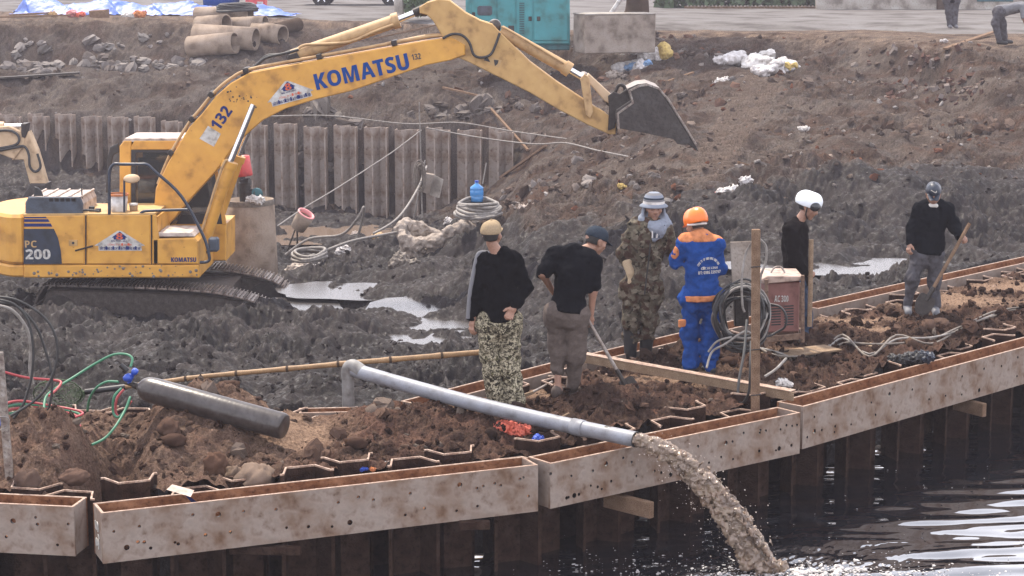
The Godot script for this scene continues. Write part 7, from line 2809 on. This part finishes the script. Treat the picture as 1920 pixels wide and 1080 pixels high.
func tree(label: String, at: Vector3, r: float) -> void:
	var t := thing("tree", label, "tree", at)
	var st := ST()
	tube(st, smooth_path([at + Vector3(0, -0.2, 0), at + Vector3(0.03, 0.3, 0), at + Vector3(-0.05, 1.5, 0), at + Vector3(0.1, 3.2, 0.1)], 5), [r * 1.5, r * 1.5, r * 1.3, r * 1.2, r * 1.15, r * 1.1, r, r, r, r * 0.9], 14)
	obj("trunk", st, M.bark, t)
	for i in 5:
		st = ST()
		var a := TAU * i / 5
		tube(st, smooth_path([at + Vector3(0.1, 2.9, 0.1), at + Vector3(cos(a) * 0.8, 3.8, sin(a) * 0.8), at + Vector3(cos(a) * 1.7, 4.6, sin(a) * 1.7)], 5), [r * 0.5, r * 0.4, r * 0.3, r * 0.2], 8)
		obj("limb", st, M.bark, t)
	st = ST(false)
	for i in 2600:
		var d := Vector3(rng.randfn(0, 1), rng.randfn(0, 0.6), rng.randfn(0, 1))
		var p := at + Vector3(0, 4.9, 0) + d.normalized() * pow(rng.randf(), 0.5) * Vector3(2.2, 1.3, 2.2)
		var b := rand_basis(Vector3.ONE * rng.randf_range(0.12, 0.26))
		tri(st, p + b.x * 0.5, p + b.y, p - b.x * 0.5, Vector3.UP)
		tri(st, p + b.x * 0.5, p - b.y * 0.6, p - b.x * 0.5, Vector3.UP)
	obj("crown", st, M.leaf, t)


func make_car() -> void:
	var z := -77.0
	var t := thing("car", "dark car parked across the road, only wheels and sill in the picture", "car", zp(670, 12, z))
	var px: float = zp(671, 0, z).x - zp(670, 0, z).x
	var o := zp(670, 12, z)
	var P := func(a: Array) -> PackedVector2Array:
		var q := PackedVector2Array()
		for e in a:
			q.append(Vector2(o.x + e[0], o.y + e[1]))
		return q
	var st := ST()
	prism(st, rounded(P.call([[-2.2, 0.35], [-2.25, 0.75], [-2.1, 1.0], [-1.2, 1.1], [-0.6, 1.6], [1.5, 1.62], [2.15, 1.05], [2.2, 0.4], [1.75, 0.3], [-1.75, 0.3]]), 0.15), Transform3D.IDENTITY, z - 1.75, z, 0.05)
	obj("car_body", st, M.car_paint, t)
	var b := t.get_child(0)
	st = ST()
	prism(st, P.call([[-1.0, 1.12], [-0.55, 1.52], [1.35, 1.54], [1.75, 1.1]]), Transform3D.IDENTITY, z - 0.002, z + 0.008)
	obj("side_window", st, M.visor, b)
	st = ST()
	prism(st, P.call([[-0.95, 0.26], [-0.95, 0.33], [0.95, 0.33], [0.95, 0.26]]), Transform3D.IDENTITY, z - 0.2, z + 0.03)
	obj("side_step", st, M.chrome, b)
	for wx in [-1.36, 1.28]:
		for wz in [z + 0.01, z - 1.55]:
			var w := thing_part("wheel", t)
			var c := Vector3(o.x + wx, o.y + 0.37, wz)
			st = ST()
			lathe(st, [Vector2(0.25, 0.02), Vector2(0.34, 0.02), Vector2(0.37, -0.02), Vector2(0.37, -0.2), Vector2(0.2, -0.2)], axis_xf(c, c + Vector3.BACK), 28)
			obj("tyre", st, M.tyre, w)
			st = ST()
			lathe(st, [Vector2(0.25, 0.015), Vector2(0.22, -0.01), Vector2(0.2, -0.08), Vector2(0, -0.08)], axis_xf(c, c + Vector3.BACK), 24)
			obj("wheel_disc", st, M.tyre, w)
			st = ST()
			for k in 5:
				var a := TAU * k / 5 + 0.3
				bar(st, c + Vector3(0, 0, -0.02), c + Vector3(cos(a) * 0.24, sin(a) * 0.24, 0.0), 0.05, 0.03, 0.006, Vector3.BACK)
			obj("rim_spoke", st, M.chrome, w)


# ---------- loose bricks, stones and lumps that can be told apart ----------
func heap(label: String, list: Array, n: int, kind: String, cols: Array, smin: float, smax: float) -> void:
	var at := hit(list[0][0], list[0][1])
	var t := thing("rubble_heap", label, "rubble", at)
	var meshes := []
	for k in 4:
		meshes.append(brick_mesh(k + 5) if kind == "brick" else rock_mesh(k + 20))
	var mats := []
	for c in cols:
		mats.append(mk("rubble_%s_%d_%d" % [kind, int(at.x * 10), mats.size()], c.r, c.g, c.b, 0.9, T.soil, 1.5))
	for i in n:
		var l: Array = list[rng.randi() % list.size()]
		var p := hit(clampf(l[0] + rng.randfn(0, l[2] * 0.5), -140, 2040), l[1] + rng.randfn(0, l[3] * 0.5))
		var s := lerpf(smin, smax, pow(rng.randf(), 2.0))
		var sc := Vector3(s * 1.9, s * 0.9, s) if kind == "brick" else Vector3(s, s * rng.randf_range(0.5, 0.9), s * rng.randf_range(0.7, 1.2))
		inst("brick" if kind == "brick" else "stone", meshes[rng.randi() % 4], mats[rng.randi() % mats.size()], Transform3D(rand_basis(sc), p + Vector3.UP * s * 0.2), t)


func make_rubble() -> void:
	heap("broken reddish bricks strewn down the bank at the upper right", [[1690, 175, 70, 16], [1760, 165, 90, 22], [1730, 120, 90, 30], [1800, 180, 60, 14]], 120, "brick", [Color(0.24, 0.15, 0.12), Color(0.2, 0.12, 0.1), Color(0.28, 0.21, 0.18), Color(0.4, 0.35, 0.32)], 0.05, 0.12)
	heap("row of broken grey concrete lumps at the foot of the upper bank, far left", [[60, 130, 90, 8], [170, 128, 70, 10], [250, 128, 60, 10], [330, 122, 60, 10]], 90, "stone", [Color(0.4, 0.37, 0.35), Color(0.48, 0.45, 0.42), Color(0.32, 0.28, 0.25)], 0.06, 0.26)
	heap("pale stones in the cut face of the upper left bank", [[190, 86, 50, 16], [240, 88, 60, 14], [290, 70, 40, 20], [60, 90, 60, 20]], 26, "stone", [Color(0.42, 0.4, 0.38), Color(0.5, 0.47, 0.45)], 0.06, 0.22)
	heap("lumps of concrete and earth on top of the far sheet pile wall", [[610, 215, 40, 8], [660, 225, 50, 6], [820, 215, 50, 12], [900, 210, 40, 12], [540, 205, 60, 10]], 44, "stone", [Color(0.3, 0.27, 0.25), Color(0.2, 0.17, 0.15), Color(0.36, 0.33, 0.3)], 0.1, 0.4)
	heap("stones fallen between the far sheet piles and the mud", [[575, 320, 30, 30], [625, 330, 20, 34], [560, 370, 50, 14], [690, 345, 20, 20]], 40, "stone", [Color(0.16, 0.14, 0.13), Color(0.22, 0.2, 0.19)], 0.08, 0.25)
	heap("mixed rubble and lumps on the ramp under the raised bucket", [[1100, 320, 110, 40], [1230, 330, 60, 40], [1040, 350, 80, 30], [1180, 250, 80, 30], [960, 390, 50, 16]], 110, "stone", [Color(0.24, 0.18, 0.15), Color(0.36, 0.31, 0.28), Color(0.15, 0.11, 0.09), Color(0.5, 0.46, 0.43)], 0.04, 0.16)
	heap("stones along the edge between the brown slope and the dark mud at the right", [[1620, 255, 40, 8], [1710, 252, 40, 8], [1780, 245, 70, 14], [1860, 235, 60, 14], [1560, 262, 30, 8]], 60, "stone", [Color(0.2, 0.14, 0.11), Color(0.28, 0.21, 0.17), Color(0.12, 0.1, 0.09)], 0.05, 0.17)
	heap("bits of rubble on the bank above the boom's shadow side, around the sacks", [[1290, 110, 60, 14], [1180, 150, 90, 20], [1330, 180, 100, 20], [1500, 150, 100, 30], [1250, 70, 60, 8], [700, 150, 150, 30], [980, 200, 90, 30]], 130, "stone", [Color(0.26, 0.21, 0.18), Color(0.38, 0.34, 0.31), Color(0.17, 0.13, 0.11), Color(0.32, 0.2, 0.15)], 0.05, 0.18)
	# lumps of earth on the cofferdam
	var t := thing("rubble_heap", "loose stones and lumps of earth lying over the brown fill of the cofferdam", "rubble", gp(700, 830))
	var ms := []
	for k in 4:
		ms.append(rock_mesh(k + 40, k % 2 == 0))
	var mt := [mk("lump_a", 0.13, 0.08, 0.06, 0.9, T.soil, 3.0), mk("lump_b", 0.22, 0.145, 0.11, 0.9, T.soil, 3.0), mk("lump_c", 0.3, 0.24, 0.2, 0.9, T.soil, 3.0), mk("lump_d", 0.075, 0.05, 0.04, 0.85, T.soil, 3.0)]
	for i in 240:
		var p := along(front_line, rng.randf()).lerp(along(back_line, rng.randf_range(0.0, 1.0)), 0.5)
		var tt := rng.randf_range(0.12, 0.85)
		p = along(front_line, tt).lerp(along(back_line, tt), rng.randf_range(0.05, 0.95))
		if rng.randf() < sandy(p.x, p.y):
			continue
		var s := 0.03 + 0.075 * pow(rng.randf(), 2.5)
		inst("stone", ms[i % 4], mt[(rng.randi() % 3) if p.x < -0.6 else [0, 3, 3, 0, 1][rng.randi() % 5]], Transform3D(rand_basis(Vector3(s, s * 0.75, s * 0.9)), Vector3(p.x, fill_y(p.x, p.y) + s * 0.3, p.y)), t)


func _ready() -> void:
	var cam := Camera3D.new()
	cam.name = "camera"
	cam.fov = rad_to_deg(2.0 * atan(540.0 / F))
	cam.near = 0.1
	cam.far = 600.0
	add_child(cam)
	cam.position = Vector3(0, H, 0)
	cam.rotation = Vector3(-atan(640.0 / F), 0, 0)
	var env := WorldEnvironment.new()
	env.name = "environment"
	var e := Environment.new()
	e.background_mode = Environment.BG_SKY
	var sm := ProceduralSkyMaterial.new()
	sm.sky_top_color = Color(0.74, 0.75, 0.8)
	sm.sky_horizon_color = Color(0.94, 0.93, 0.95)
	sm.sky_curve = 0.25
	sm.sky_energy_multiplier = 1.4
	sm.ground_bottom_color = Color(0.3, 0.28, 0.27)
	sm.ground_horizon_color = Color(0.6, 0.58, 0.58)
	var sky := Sky.new()
	sky.sky_material = sm
	e.sky = sky
	e.tonemap_mode = Environment.TONE_MAPPER_LINEAR
	e.tonemap_exposure = 1.56
	e.fog_enabled = true
	e.fog_light_color = Color(0.82, 0.8, 0.84)
	e.fog_density = 0.0009
	e.sdfgi_enabled = true
	e.ssao_enabled = true
	e.ssil_enabled = true
	env.environment = e
	add_child(env)
	var sun := DirectionalLight3D.new()
	sun.name = "sun"
	sun.light_color = Color(1.0, 0.95, 0.88)
	sun.light_energy = 1.4
	sun.light_angular_distance = 2.0
	sun.shadow_enabled = true
	add_child(sun)
	# high, from behind the bank, a little to the left
	sun.look_at_from_position(Vector3.ZERO, -Vector3(-0.35, 1.2, -0.6), Vector3.UP)
	rng.seed = 7
	for s in [[n_big, 3, 0.45, 3], [n_mid, 4, 1.6, 3], [n_fine, 5, 5.0, 3], [n_fold, 6, 5.5, 2], [n_ridge, 8, 1.9, 4]]:
		s[0].seed = s[1]
		s[0].frequency = s[2]
		s[0].fractal_octaves = s[3]
		s[0].noise_type = FastNoiseLite.TYPE_SIMPLEX_SMOOTH
	n_ridge.fractal_type = FastNoiseLite.FRACTAL_RIDGED
	n_clod.seed = 9
	n_clod.noise_type = FastNoiseLite.TYPE_CELLULAR
	n_clod.cellular_return_type = FastNoiseLite.RETURN_DISTANCE
	n_clod.frequency = 2.6
	n_clod.fractal_octaves = 3
	n_clod.fractal_lacunarity = 2.4
	n_clod.domain_warp_enabled = true
	n_clod.domain_warp_amplitude = 0.35
	n_clod.domain_warp_frequency = 1.3
	make_materials()
	survey_land()
	make_ground()
	make_scatter()
	make_water()
	make_fill()
	make_cofferdam()
	make_far_wall()
	make_excavator()
	make_second_excavator()
	make_people()
	make_front_things()
	make_back_things()
	make_rubble()
